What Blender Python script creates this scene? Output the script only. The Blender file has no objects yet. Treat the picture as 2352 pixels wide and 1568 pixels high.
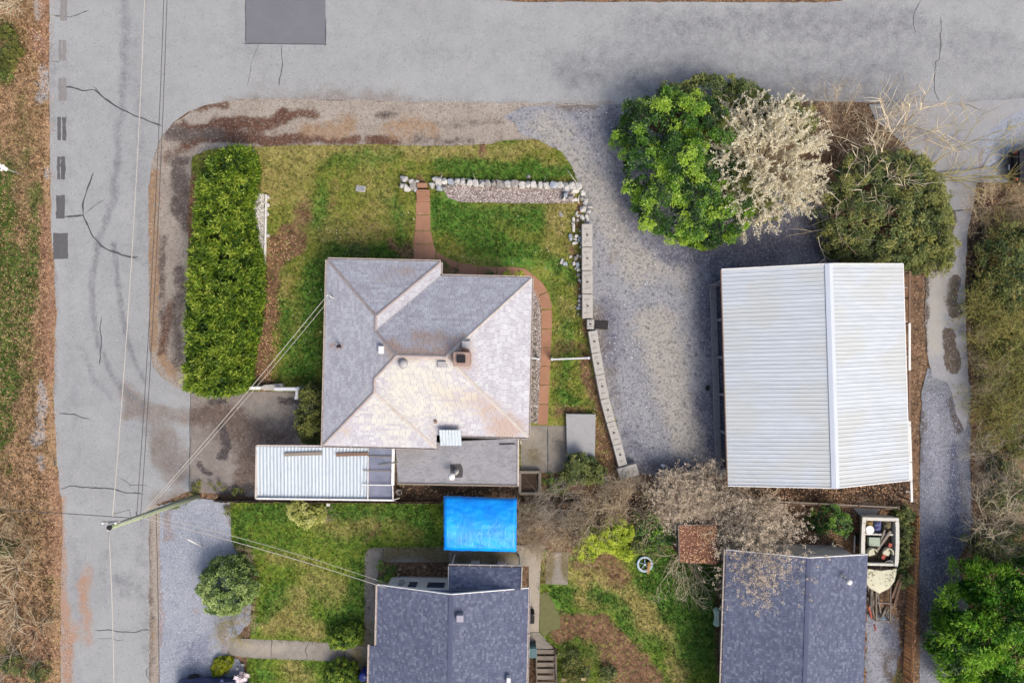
import bpy, bmesh, math, random
import numpy as np
from mathutils import Vector, Matrix, noise as mnoise
from mathutils.geometry import delaunay_2d_cdt, tessellate_polygon

# ------------------------------------------------------------------ camera, sky, sun, exposure
CAM_H = 43.5                      # drone height above the ground in metres
FOC = 1567.0                      # focal length in the pixels of a 2352 x 1568 picture
CX, CY = 1176.0, 784.0
scene = bpy.context.scene
COL = scene.collection
cam_d = bpy.data.cameras.new('camera')
cam_d.sensor_width = 36.0
cam_d.lens = 36.0 * FOC / 2352.0
cam_d.clip_end = 2000.0
cam = bpy.data.objects.new('camera', cam_d)
cam.location = (0, 0, CAM_H)
COL.objects.link(cam)
scene.camera = cam

SUN_EL, SUN_AZ = math.radians(48), math.radians(143)   # azimuth clockwise from north (+Y)
world = bpy.data.worlds.new('World')
scene.world = world
world.use_nodes = True
wn = world.node_tree
wn.nodes.clear()
w_out = wn.nodes.new('ShaderNodeOutputWorld')
w_bg = wn.nodes.new('ShaderNodeBackground')
w_sky = wn.nodes.new('ShaderNodeTexSky')
w_sky.sky_type = 'NISHITA'
w_sky.sun_disc = False
w_sky.sun_elevation = SUN_EL
w_sky.sun_rotation = SUN_AZ
w_sky.air_density = 1.0
w_sky.dust_density = 5.0
w_sky.ozone_density = 1.0
w_bg.inputs['Strength'].default_value = 0.15
wn.links.new(w_sky.outputs[0], w_bg.inputs['Color'])
wn.links.new(w_bg.outputs[0], w_out.inputs['Surface'])

sun_d = bpy.data.lights.new('sun', 'SUN')
sun_d.energy = 1.25
sun_d.angle = math.radians(25)
sun_d.color = (1.0, 0.97, 0.93)
sun = bpy.data.objects.new('sun', sun_d)
sd = Vector((math.sin(SUN_AZ) * math.cos(SUN_EL), math.cos(SUN_AZ) * math.cos(SUN_EL), math.sin(SUN_EL)))
sun.rotation_euler = (-sd).to_track_quat('-Z', 'Y').to_euler()
COL.objects.link(sun)

scene.view_settings.view_transform = 'Standard'
scene.view_settings.look = 'None'
scene.view_settings.gamma = 1.0
scene.view_settings.use_curve_mapping = False
scene.view_settings.exposure = 0.82
scene.cycles.use_denoising = True
scene.cycles.max_bounces = 6
scene.cycles.diffuse_bounces = 3
scene.cycles.glossy_bounces = 2
scene.cycles.transmission_bounces = 4
scene.cycles.transparent_max_bounces = 6
scene.cycles.caustics_reflective = False
scene.cycles.caustics_refractive = False

# ------------------------------------------------------------------ helpers
R = random.Random(7)
NR = np.random.default_rng(7)
PXM = FOC / CAM_H                 # pixels per metre on the ground

def W(u, v, z=0.0):
    """photo pixel (2352 x 1568 frame) -> world point at height z"""
    s = (CAM_H - z) / FOC
    return Vector(((u - CX) * s, (CY - v) * s, z))

def lin(c):
    c = c / 255.0
    return c / 12.92 if c <= 0.04045 else ((c + 0.055) / 1.055) ** 2.4

ALB = 0.58
def C(r, g, b, k=1.0):
    """surface colour from the colour it shows in open light"""
    return tuple(min(0.9, lin(x) * ALB * k) for x in (r, g, b)) + (1.0,)

MATS = {}
class NT:
    def __init__(self, name):
        self.m = bpy.data.materials.new(name)
        self.m.use_nodes = True
        self.t = self.m.node_tree
        self.b = self.t.nodes['Principled BSDF']
        self.b.inputs['Roughness'].default_value = 0.85
        self.b.inputs['Specular IOR Level'].default_value = 0.3
        self._pos = None
        MATS[name] = self.m
    def node(self, kind, **kw):
        n = self.t.nodes.new(kind)
        for k, v in kw.items():
            setattr(n, k, v)
        return n
    def link(self, a, b):
        self.t.links.new(a, b)
    def put(self, sock, v):
        if hasattr(v, 'is_output'):
            self.link(v, sock)
        else:
            sock.default_value = v
    def pos(self):
        if self._pos is None:
            self._pos = self.node('ShaderNodeNewGeometry').outputs['Position']
        return self._pos
    def obj(self):
        return self.node('ShaderNodeTexCoord').outputs['Object']
    def mapping(self, vec, scale=(1, 1, 1), rot=(0, 0, 0), loc=(0, 0, 0)):
        n = self.node('ShaderNodeMapping')
        self.link(vec, n.inputs['Vector'])
        n.inputs['Scale'].default_value = scale
        n.inputs['Rotation'].default_value = rot
        n.inputs['Location'].default_value = loc
        return n.outputs[0]
    def noise(self, scale, detail=4.0, rough=0.6, vec=None, dist=0.0, out=0):
        n = self.node('ShaderNodeTexNoise')
        self.link(vec if vec is not None else self.pos(), n.inputs['Vector'])
        n.inputs['Scale'].default_value = scale
        n.inputs['Detail'].default_value = detail
        n.inputs['Roughness'].default_value = rough
        n.inputs['Distortion'].default_value = dist
        return n.outputs[out]
    def voro(self, scale, feature='F1', vec=None, out=0, rnd=1.0):
        n = self.node('ShaderNodeTexVoronoi', feature=feature)
        self.link(vec if vec is not None else self.pos(), n.inputs['Vector'])
        n.inputs['Scale'].default_value = scale
        n.inputs['Randomness'].default_value = rnd
        return n.outputs[out]
    def math(self, op, a, b=0.0, c=0.0, clamp=False):
        n = self.node('ShaderNodeMath', operation=op, use_clamp=clamp)
        self.put(n.inputs[0], a)
        self.put(n.inputs[1], b)
        self.put(n.inputs[2], c)
        return n.outputs[0]
    def step(self, v, lo, hi):
        n = self.node('ShaderNodeMapRange', interpolation_type='SMOOTHSTEP')
        self.put(n.inputs[0], v)
        n.inputs[1].default_value = lo
        n.inputs[2].default_value = hi
        return n.outputs[0]
    def mix(self, f, a, b, blend='MIX'):
        n = self.node('ShaderNodeMix', data_type='RGBA', blend_type=blend)
        self.put(n.inputs[0], f)
        self.put(n.inputs[6], a)
        self.put(n.inputs[7], b)
        return n.outputs[2]
    def ramp(self, f, stops):
        n = self.node('ShaderNodeValToRGB')
        self.put(n.inputs[0], f)
        e = n.color_ramp.elements
        while len(e) < len(stops):
            e.new(0.5)
        for el, (p, c) in zip(e, stops):
            el.position = p
            el.color = c
        return n.outputs[0]
    def attr(self, name, out='Fac'):
        n = self.node('ShaderNodeAttribute', attribute_name=name)
        return n.outputs[out]
    def sep(self, col):
        n = self.node('ShaderNodeSeparateColor')
        self.link(col, n.inputs[0])
        return n.outputs
    def bump(self, h, strength=0.4, dist=0.02):
        n = self.node('ShaderNodeBump')
        n.inputs['Strength'].default_value = strength
        n.inputs['Distance'].default_value = dist
        self.link(h, n.inputs['Height'])
        self.link(n.outputs[0], self.b.inputs['Normal'])
    def color(self, c):
        self.put(self.b.inputs['Base Color'], c)
    def set(self, **kw):
        for k, v in kw.items():
            self.put(self.b.inputs[k.replace('_', ' ')], v)
        return self.m

def mul(c, k):
    return (min(.95, c[0] * k), min(.95, c[1] * k), min(.95, c[2] * k), 1.0)

def plain(name, c, rough=0.7, var=0.18, scale=3.0, metal=0.0, spec=0.3, bump=0.0, dirt=None, streak=None):
    """one-colour surface with the blotches and grain any real surface has"""
    if name in MATS:
        return MATS[name]
    t = NT(name)
    v = t.obj()
    rnd = t.node('ShaderNodeObjectInfo').outputs['Random']
    vv = t.node('ShaderNodeVectorMath', operation='ADD')
    t.link(v, vv.inputs[0])
    comb = t.node('ShaderNodeCombineXYZ')
    t.link(t.math('MULTIPLY', rnd, 37.0), comb.inputs[0])
    t.link(t.math('MULTIPLY', rnd, 91.0), comb.inputs[1])
    t.link(comb.outputs[0], vv.inputs[1])
    vec = vv.outputs[0]
    if streak:
        vec = t.mapping(vec, scale=streak)
    n1 = t.noise(scale, 6, 0.65, vec)
    n2 = t.noise(scale * 9, 3, 0.6, vec)
    f = t.math('ADD', t.math('MULTIPLY', n1, 0.65), t.math('MULTIPLY', n2, 0.35))
    col = t.ramp(f, [(0.3, mul(c, 1 - var)), (0.7, mul(c, 1 + var))])
    tone = t.math('MULTIPLY_ADD', rnd, var * 0.9, 1 - var * 0.45)
    hs = t.node('ShaderNodeHueSaturation')
    t.link(col, hs.inputs['Color'])
    t.link(tone, hs.inputs['Value'])
    col = hs.outputs[0]
    if dirt:
        m = t.step(t.noise(scale * 1.7, 7, 0.7, vec), 0.53, 0.68)
        col = t.mix(t.math('MULTIPLY', m, 0.7), col, dirt)
    t.color(col)
    t.set(Roughness=rough, Metallic=metal, Specular_IOR_Level=spec)
    if bump:
        t.bump(n2, bump, 0.01)
    return t.m

def link(o, parent=None):
    COL.objects.link(o)
    if parent is not None:
        o.parent = parent
    return o

def mesh_obj(name, verts, faces, mat=None, parent=None, smooth=False):
    me = bpy.data.meshes.new(name)
    me.from_pydata([tuple(v) for v in verts], [], faces)
    if smooth:
        me.shade_smooth()
    if mat is not None:
        me.materials.append(mat)
    return link(bpy.data.objects.new(name, me), parent)

def bm_obj(name, bm, mat=None, parent=None, smooth=False):
    me = bpy.data.meshes.new(name)
    bm.to_mesh(me)
    bm.free()
    if smooth:
        me.shade_smooth()
    if mat is not None:
        me.materials.append(mat)
    return link(bpy.data.objects.new(name, me), parent)

def fast_mesh(name, co, quads=None, tris=None, attrs=None, smooth=False):
    """big meshes from numpy arrays"""
    me = bpy.data.meshes.new(name)
    n = len(co)
    me.vertices.add(n)
    me.vertices.foreach_set('co', np.asarray(co, np.float32).ravel())
    idx = quads if quads is not None else tris
    k = idx.shape[1]
    m = len(idx)
    me.loops.add(m * k)
    me.loops.foreach_set('vertex_index', idx.astype(np.int32).ravel())
    me.polygons.add(m)
    me.polygons.foreach_set('loop_start', np.arange(0, m * k, k, dtype=np.int32))
    if attrs:
        for an, av in attrs.items():
            if av.ndim == 2:
                a = me.attributes.new(an, 'FLOAT_COLOR', 'POINT')
                a.data.foreach_set('color', av.astype(np.float32).ravel())
            else:
                a = me.attributes.new(an, 'FLOAT', 'POINT')
                a.data.foreach_set('value', av.astype(np.float32))
    me.update(calc_edges=True)
    me.validate()
    if smooth:
        me.shade_smooth()
    return me

def tag(o, label, cat, group=None, kind=None):
    o['label'] = label
    o['category'] = cat
    if group:
        o['group'] = group
    if kind:
        o['kind'] = kind
    return o

def thing(name, label, cat, loc=(0, 0, 0), rz=0.0, group=None):
    o = bpy.data.objects.new(name, None)
    o.empty_display_size = 0.2
    o.location = loc
    o.rotation_euler = (0, 0, rz)
    link(o)
    return tag(o, label, cat, group)

def struct(o, label=None, cat=None):
    o['kind'] = 'structure'
    if label:
        o['label'] = label
    if cat:
        o['category'] = cat
    return o

def stuff(o):
    o['kind'] = 'stuff'
    return o

BOX_F = [(0, 3, 2, 1), (4, 5, 6, 7), (0, 1, 5, 4), (1, 2, 6, 5), (2, 3, 7, 6), (3, 0, 4, 7)]
def box_v(x0, x1, y0, y1, z0, z1):
    return [Vector(p) for p in ((x0, y0, z0), (x1, y0, z0), (x1, y1, z0), (x0, y1, z0),
                                (x0, y0, z1), (x1, y0, z1), (x1, y1, z1), (x0, y1, z1))]

def box(name, x0, x1, y0, y1, z0, z1, mat, parent=None, bevel=0.0, M=None, seg=1, jit=0.0):
    """box with softened edges; M optional matrix"""
    bm = bmesh.new()
    vs = [bm.verts.new(v) for v in box_v(x0, x1, y0, y1, z0, z1)]
    for f in BOX_F:
        bm.faces.new([vs[i] for i in f])
    if bevel > 0:
        bmesh.ops.bevel(bm, geom=bm.edges[:], offset=bevel, segments=seg, affect='EDGES', profile=0.6)
    if jit:
        for v in bm.verts:
            v.co += Vector((R.uniform(-jit, jit), R.uniform(-jit, jit), R.uniform(-jit, jit)))
    if M is not None:
        bm.transform(M)
    return bm_obj(name, bm, mat, parent)

def bar(name, p0, p1, w, h, mat, parent=None, bevel=0.004):
    """square bar from p0 to p1, w wide and h high"""
    p0, p1 = Vector(p0), Vector(p1)
    d = p1 - p0
    L = d.length
    x = d.normalized()
    up = Vector((0, 0, 1)) if abs(x.z) < 0.95 else Vector((0, 1, 0))
    y = up.cross(x).normalized()
    z = x.cross(y)
    M = Matrix(((x.x, y.x, z.x, p0.x), (x.y, y.y, z.y, p0.y), (x.z, y.z, z.z, p0.z), (0, 0, 0, 1)))
    return box(name, 0, L, -w / 2, w / 2, -h / 2, h / 2, mat, parent, bevel, M)

def tube_data(paths, sides=6):
    """paths: list of (points, radii) -> verts, faces (closed ends)"""
    V, F = [], []
    for pts, rad in paths:
        base = len(V)
        n = len(pts)
        for i, p in enumerate(pts):
            p = Vector(p)
            a = Vector(pts[max(i - 1, 0)])
            b = Vector(pts[min(i + 1, n - 1)])
            t = (b - a)
            t = t.normalized() if t.length > 1e-9 else Vector((0, 0, 1))
            up = Vector((0, 0, 1)) if abs(t.z) < 0.9 else Vector((1, 0, 0))
            x = up.cross(t).normalized()
            y = t.cross(x)
            r = rad[i] if hasattr(rad, '__len__') else rad
            for k in range(sides):
                a_ = 2 * math.pi * k / sides
                V.append(p + x * (math.cos(a_) * r) + y * (math.sin(a_) * r))
        for i in range(n - 1):
            for k in range(sides):
                k2 = (k + 1) % sides
                F.append((base + i * sides + k, base + i * sides + k2, base + (i + 1) * sides + k2, base + (i + 1) * sides + k))
        F.append(tuple(base + k for k in reversed(range(sides))))
        F.append(tuple(base + (n - 1) * sides + k for k in range(sides)))
    return V, F

def tube(name, pts, rad, mat, parent=None, sides=6, smooth=True):
    V, F = tube_data([(pts, rad)], sides)
    return mesh_obj(name, V, F, mat, parent, smooth)

def lathe(name, prof, mat, parent=None, sides=16, loc=(0, 0, 0), smooth=True):
    V, F = [], []
    for r, z in prof:
        for k in range(sides):
            a = 2 * math.pi * k / sides
            V.append((loc[0] + r * math.cos(a), loc[1] + r * math.sin(a), loc[2] + z))
    for i in range(len(prof) - 1):
        for k in range(sides):
            k2 = (k + 1) % sides
            F.append((i * sides + k, i * sides + k2, (i + 1) * sides + k2, (i + 1) * sides + k))
    F.append(tuple(reversed(range(sides))))
    F.append(tuple((len(prof) - 1) * sides + k for k in range(sides)))
    o = mesh_obj(name, V, F, mat, parent, smooth)
    return o

def slab(name, pix, z0, z1, mat, parent=None, bevel=0.0, world_pts=None):
    """prism whose outline is given in photo pixels at height z1"""
    pts = world_pts if world_pts is not None else [W(u, v, z1) for u, v in pix]
    bm = bmesh.new()
    area = sum(pts[i].x * pts[(i + 1) % len(pts)].y - pts[(i + 1) % len(pts)].x * pts[i].y for i in range(len(pts)))
    if area < 0:
        pts = list(reversed(pts))
    top = [bm.verts.new((p.x, p.y, z1)) for p in pts]
    bot = [bm.verts.new((p.x, p.y, z0)) for p in pts]
    bm.faces.new(top)
    bm.faces.new(list(reversed(bot)))
    n = len(pts)
    for i in range(n):
        j = (i + 1) % n
        bm.faces.new((bot[i], bot[j], top[j], top[i]))
    if bevel:
        es = [e for e in bm.edges if all(abs(v.co.z - z1) < 1e-6 for v in e.verts)]
        bmesh.ops.bevel(bm, geom=es, offset=bevel, segments=1, affect='EDGES')
    return bm_obj(name, bm, mat, parent)

# ---- ground sheets -------------------------------------------------
def dist_seg(P, a, b):
    d = b - a
    t = np.clip(((P - a) @ d) / max(d @ d, 1e-9), 0, 1)
    q = a + t[:, None] * d
    return np.hypot(*(P - q).T)

def inside(P, poly):
    x, y = P[:, 0], P[:, 1]
    r = np.zeros(len(P), bool)
    n = len(poly)
    for i in range(n):
        x0, y0 = poly[i]
        x1, y1 = poly[(i + 1) % n]
        if y0 == y1:
            continue
        c = ((y0 > y) != (y1 > y)) & (x < (x1 - x0) * (y - y0) / (y1 - y0) + x0)
        r ^= c
    return r

def ragged(poly, step, amp, freq, seed=0.0, keep=()):
    """outline in metres, cut into short steps and roughened"""
    out = []
    n = len(poly)
    for i in range(n):
        a, b = Vector(poly[i]), Vector(poly[(i + 1) % n])
        L = (b - a).length
        k = max(1, int(L / step))
        straight = i in keep
        nrm = Vector((-(b - a).y, (b - a).x)).normalized() if L > 0 else Vector((0, 0))
        for j in range(k if not straight else 1):
            p = a.lerp(b, j / k)
            if not straight or j:
                q = Vector((p.x * freq, p.y * freq, seed))
                d = mnoise.noise(q) * 0.6 + mnoise.noise(q * 2.7) * 0.35 + mnoise.noise(q * 7.0) * 0.2
                e = mnoise.noise(q + Vector((31, 17, 5)))
                p = p + nrm * d * amp + Vector((e, -e)) * amp * 0.15
            out.append((p.x, p.y))
    return out

def zone_at(vs, brushes, z):
    zone = np.zeros((len(vs), 3))
    if not brushes:
        return zone
    s = (CAM_H - z) / FOC
    wa = np.array([[mnoise.noise(Vector((x * .55, y * .55, 1.3))) + .5 * mnoise.noise(Vector((x * 1.6, y * 1.6, 4.1))),
                    mnoise.noise(Vector((x * .55, y * .55, 7.7))) + .5 * mnoise.noise(Vector((x * 1.6, y * 1.6, 2.9)))] for x, y in vs])
    for ch, st, wd, pts in brushes:
        pp = [np.array(W(u, v, z).xy) for u, v in pts]
        wm = wd * s
        q = vs + wa * min(0.6, wm * 0.7)
        if len(pp) == 1:
            d = np.hypot(*(q - pp[0]).T)
        else:
            d = np.min([dist_seg(q, pp[i], pp[i + 1]) for i in range(len(pp) - 1)], axis=0)
        f = np.clip(1 - d / (wm * 1.55), 0, 1)
        f = f * f * (3 - 2 * f) * st
        zone[:, ch] = 1 - (1 - zone[:, ch]) * (1 - np.clip(f, 0, 1) * .93)
    return zone

def sheet(name, pix, z, mat, spacing=0.3, amp=0.12, freq=1.2, keep=(), brushes=(), parent=None, seed=0.0, world_pts=None, swell=0.0):
    """a flat piece of ground; brushes paint wear and shade masks into the point colour 'zone'
       brush: (channel, strength, width_px, [(u, v), ...])  one point = a round blob"""
    poly = [tuple(W(u, v, z).xy) for u, v in pix] if world_pts is None else world_pts
    out = ragged(poly, 0.12 if amp > 0 else 1.0, amp, freq, seed, keep) if amp > 0 else poly
    P = np.array(out)
    lo, hi = P.min(0), P.max(0)
    lim = np.array([36.0, 25.0])
    lo2, hi2 = np.maximum(lo, -lim), np.minimum(hi, lim)
    gx = np.arange(lo2[0], hi2[0], spacing)
    gy = np.arange(lo2[1], hi2[1], spacing)
    G = np.stack(np.meshgrid(gx, gy), -1).reshape(-1, 2)
    G = G + NR.uniform(-0.3, 0.3, G.shape) * spacing
    G = G[inside(G, out)]
    if amp > 0 and len(G):
        # keep interior points clear of the outline
        q = set((int(math.floor(a / 0.1)), int(math.floor(b / 0.1))) for a, b in out)
        keepm = np.array([(int(math.floor(a / 0.1)), int(math.floor(b / 0.1))) not in q for a, b in G])
        G = G[keepm]
    allp = [Vector(p) for p in out] + [Vector(p) for p in G]
    n = len(out)
    r = delaunay_2d_cdt(allp, [(i, (i + 1) % n) for i in range(n)], [list(range(n))], 1, 1e-5, False)
    vs = np.array([(p.x, p.y) for p in r[0]])
    tr = np.array([f for f in r[2] if len(f) == 3], np.int32)
    tr = tr[inside(vs[tr].mean(1), out)]
    a, b, c = vs[tr[:, 0]], vs[tr[:, 1]], vs[tr[:, 2]]
    cr = (b[:, 0] - a[:, 0]) * (c[:, 1] - a[:, 1]) - (b[:, 1] - a[:, 1]) * (c[:, 0] - a[:, 0])
    tr[cr < 0] = tr[cr < 0][:, ::-1]
    zone = np.zeros((len(vs), 4))
    zone[:, 3] = 1
    s = (CAM_H - z) / FOC
    zone[:, :3] = zone_at(vs, brushes, z)
    co = np.c_[vs, np.full(len(vs), z)]
    if swell:
        co[:, 2] += [swell * (mnoise.noise(Vector((x * .4, y * .4, 3))) * .5 + .5) for x, y in vs]
    me = fast_mesh(name, co, tris=tr, attrs={'zone': zone})
    me.materials.append(mat)
    o = link(bpy.data.objects.new(name, me), parent)
    return o, out
# ------------------------------------------------------------------ ground materials
def gmat(name, base, scale=0.5, zones=(), speck=None, fine=14.0, bump=0.5, rough=0.95, bd=0.03, detail=7, zn=1.1, grain=0.35):
    t = NT(name)
    n1 = t.noise(scale, detail, 0.62)
    n2 = t.noise(fine, 4, 0.7)
    n3 = t.noise(scale * 5.3, 5, 0.65)
    f = t.math('ADD', t.math('MULTIPLY', n1, 0.6), t.math('MULTIPLY', n3, 0.4))
    k = len(base)
    lo, hi = 0.36, 0.64
    col = t.ramp(f, [(lo + (hi - lo) * i / (k - 1), c) for i, c in enumerate(base)])
    zc = t.attr('zone', 'Color')
    s = t.sep(zc)
    for i, z in enumerate(zones):
        if z is None:
            continue
        ca, cb, soft = z
        nz = t.noise(zn * (1 + i * 0.35), 6, 0.68, t.mapping(t.pos(), loc=(i * 13.7 + 3, i * 7.1, 0)))
        nf = t.noise(zn * 6, 4, 0.7, t.mapping(t.pos(), loc=(i * 3.7 + 9, i * 5.1, 0)))
        nn = t.math('ADD', t.math('MULTIPLY', nz, 0.6), t.math('MULTIPLY', nf, 0.4))
        v = t.math('MULTIPLY_ADD', t.math('SUBTRACT', nn, 0.5), 2.0, s[i])
        fz = t.math('MULTIPLY', t.step(v, 0.5 - soft, 0.5 + soft), t.step(s[i], 0.0, 0.45))
        col = t.mix(fz, col, t.ramp(n3, [(0.36, ca), (0.64, cb)]))
    # grain: light and dark bits that shift every colour beneath them
    g = t.ramp(n2, [(0.33, (1 - grain, 1 - grain, 1 - grain, 1)), (0.67, (1 + grain, 1 + grain, 1 + grain, 1))])
    col = t.mix(1.0, col, g, 'MULTIPLY')
    h = n2
    if speck:
        for sc, cc, thr, amt in speck:
            v = t.voro(sc, out=1)
            sv = t.sep(v)
            d = t.math('GREATER_THAN', sv[0], thr)
            col = t.mix(t.math('MULTIPLY', d, amt), col, cc)
            h = t.math('ADD', h, t.math('MULTIPLY', d, 0.4))
    t.color(col)
    t.set(Roughness=rough, Specular_IOR_Level=0.2)
    t.bump(h, bump, bd)
    return t.m

M_ASPH = gmat('weathered_asphalt', [C(160, 161, 161), C(170, 171, 170), C(177, 178, 176)], 0.22,
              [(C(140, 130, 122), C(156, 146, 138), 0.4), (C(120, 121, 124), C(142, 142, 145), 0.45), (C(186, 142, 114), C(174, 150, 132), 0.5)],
              speck=[(16, C(200, 200, 202), 0.94, 0.3), (14, C(126, 126, 129), 0.95, 0.35)], fine=26, bump=0.25, bd=0.01, grain=0.13)
M_GRAV = gmat('crushed_blue_grey_gravel', [C(150, 150, 156), C(162, 162, 166), C(172, 171, 173)], 0.3,
              [(C(118, 108, 100), C(142, 132, 122), 0.4), (C(104, 104, 118), C(130, 130, 144), 0.5), (C(188, 182, 170), C(178, 172, 162), 0.5)],
              speck=[(10, C(100, 99, 106), 0.76, 0.42), (12, C(198, 197, 199), 0.82, 0.3), (7, C(82, 82, 90), 0.95, 0.4)], fine=20, bump=0.9, bd=0.03, grain=0.3)
M_NGRAV = gmat('pale_blue_gravel', [C(160, 164, 174), C(170, 174, 182), C(179, 182, 188)], 0.3,
               [(C(150, 140, 135), C(165, 150, 145), 0.3), (C(120, 124, 145), C(150, 152, 168), 0.4), (C(190, 150, 140), C(180, 160, 150), 0.3)],
               speck=[(12, C(124, 128, 146), 0.78, 0.35), (13.5, C(206, 210, 220), 0.82, 0.3)], fine=20, bump=0.8, bd=0.03, grain=0.25)
M_LANE = gmat('old_lane_concrete', [C(160, 160, 162), C(172, 171, 171), C(164, 160, 154)], 0.35,
              [(C(96, 86, 76), C(112, 100, 88), 0.12), (C(126, 128, 134), C(150, 150, 154), 0.4), (C(186, 180, 168), C(178, 174, 168), 0.4)],
              speck=[(18, C(200, 200, 202), 0.93, 0.35)], fine=24, bump=0.3, bd=0.01, grain=0.14)
M_LANEG = gmat('lane_gravel', [C(128, 131, 139), C(142, 144, 151), C(155, 156, 160)], 0.4,
               [(C(96, 88, 84), C(116, 106, 98), 0.35), (C(88, 92, 112), C(104, 108, 128), 0.45), (C(168, 168, 176), C(160, 160, 168), 0.4)],
               speck=[(11, C(84, 87, 104), 0.78, 0.4), (13, C(178, 181, 194), 0.84, 0.32)], fine=20, bump=0.9, bd=0.03, grain=0.3)
M_EARTH = gmat('leaf_strewn_earth', [C(104, 84, 66), C(136, 108, 84), C(160, 124, 96)], 0.6,
               [(C(92, 104, 48), C(120, 126, 62), 0.35), (C(58, 46, 38), C(78, 64, 52), 0.35), (C(178, 160, 138), C(160, 144, 124), 0.35)],
               speck=[(9, C(60, 48, 38), 0.8, 0.6), (10, C(190, 160, 128), 0.86, 0.55)], fine=16, bump=1.0, bd=0.05, grain=0.4)
M_VERGE = gmat('roadside_leaf_litter', [C(148, 130, 86), C(176, 144, 108), C(190, 158, 122)], 0.5,
               [(C(74, 104, 42), C(116, 132, 60), 0.3), (C(172, 168, 164), C(186, 180, 174), 0.25), (C(172, 132, 106), C(148, 112, 90), 0.4)],
               speck=[(8, C(104, 76, 56), 0.76, 0.55), (9, C(206, 170, 134), 0.84, 0.55)], fine=14, bump=1.0, bd=0.05, grain=0.35)
M_DIRT = gmat('packed_dirt_and_grit', [C(158, 146, 134), C(174, 162, 148), C(184, 174, 162)], 0.45,
              [(C(92, 66, 54), C(122, 90, 72), 0.3), (C(90, 80, 74), C(116, 104, 98), 0.35), (C(160, 132, 104), C(176, 146, 116), 0.3)],
              speck=[(11, C(118, 104, 94), 0.82, 0.38), (13, C(196, 188, 180), 0.87, 0.28)], fine=18, bump=0.8, bd=0.03, grain=0.25)
def lawn_mat(name, base):
    return gmat(name, base, 0.45,
                [(C(160, 150, 82), C(184, 168, 106), 0.46), (C(80, 124, 44), C(110, 150, 58), 0.48), (C(112, 84, 62), C(150, 116, 88), 0.34)],
                speck=[(7, C(56, 74, 28), 0.84, 0.4), (8, C(168, 170, 88), 0.87, 0.4)], fine=9, bump=1.0, bd=0.06, grain=0.38)
M_LAWN = lawn_mat('patchy_mossy_lawn', [C(86, 106, 42), C(110, 126, 50), C(136, 144, 58), C(152, 146, 74), C(164, 148, 94)])
M_NLAWN = lawn_mat('neighbour_lawn_grass', [C(82, 114, 36), C(104, 134, 44), C(128, 150, 52), C(150, 156, 68)])
M_CONC = gmat('stained_concrete', [C(134, 124, 118), C(148, 138, 130), C(160, 151, 143)], 0.6,
              [(C(98, 84, 76), C(122, 106, 96), 0.35), (C(72, 66, 66), C(96, 88, 86), 0.25), (C(180, 172, 160), C(170, 160, 140), 0.4)],
              speck=[(20, C(196, 190, 182), 0.94, 0.35), (17, C(108, 100, 94), 0.94, 0.4)], fine=22, bump=0.3, bd=0.01, grain=0.14)
M_PATH = gmat('mottled_path_concrete', [C(138, 132, 120), C(154, 146, 134), C(166, 158, 146)], 0.7,
              [(C(116, 104, 76), C(130, 120, 86), 0.4), (C(84, 82, 76), C(106, 102, 96), 0.35), (C(186, 176, 160), C(176, 164, 148), 0.4)],
              speck=[(20, C(190, 184, 176), 0.94, 0.3)], fine=20, bump=0.3, bd=0.01, grain=0.18)
M_PEB = gmat('rounded_bed_pebble', [C(140, 128, 124), C(160, 148, 142), C(176, 166, 158)], 0.8, (),
             speck=[(8, C(96, 86, 84), 0.66, 0.6), (9, C(206, 200, 194), 0.74, 0.6)], fine=12, bump=1.0, bd=0.06, grain=0.35)

# ------------------------------------------------------------------ the ground, roads and pavings
g = mesh_obj('ground', [(-400, -400, 0), (400, -400, 0), (400, 400, 0), (-400, 400, 0)], [(0, 1, 2, 3)], M_EARTH)
struct(g, 'brown leaf-strewn earth under the whole block')

def crack(pts, w, z, parent, mat, name='crack', wob=0.06, seed=0):
    """a thin tar or crack line laid on the paving"""
    P = []
    for i in range(len(pts) - 1):
        a, b = W(*pts[i], z), W(*pts[i + 1], z)
        k = max(2, int((b - a).length / 0.25))
        for j in range(k):
            P.append(a.lerp(b, j / k))
    P.append(W(*pts[-1], z))
    V, F = [], []
    for i, p in enumerate(P):
        d = (P[min(i + 1, len(P) - 1)] - P[max(i - 1, 0)]).normalized()
        n = Vector((-d.y, d.x, 0))
        off = mnoise.noise(Vector((p.x * 1.3, p.y * 1.3, seed))) * wob * 2 + mnoise.noise(Vector((p.x * 5, p.y * 5, seed))) * wob
        ww = w * (0.55 + 0.6 * abs(mnoise.noise(Vector((p.x * 2, p.y * 2, 9 + seed)))) * 2)
        if i in (0, len(P) - 1):
            ww *= 0.2
        V += [p + n * (off + ww / 2), p + n * (off - ww / 2)]
    for i in range(len(P) - 1):
        F.append((2 * i, 2 * i + 1, 2 * i + 3, 2 * i + 2))
    return mesh_obj(name, V, F, mat, parent)

M_TAR = plain('dark_crack_sealant', C(84, 84, 86), 0.8, 0.2, 6)
M_PATCH = plain('new_asphalt_patch', C(124, 124, 130), 0.9, 0.1, 0.7, bump=0.3)
M_SKID = plain('dark_cut_patch', C(102, 100, 100), 0.9, 0.16, 3, bump=0.3)
M_SKID2 = plain('worn_cut_patch', C(146, 141, 138), 0.9, 0.1, 3, bump=0.3)

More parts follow.
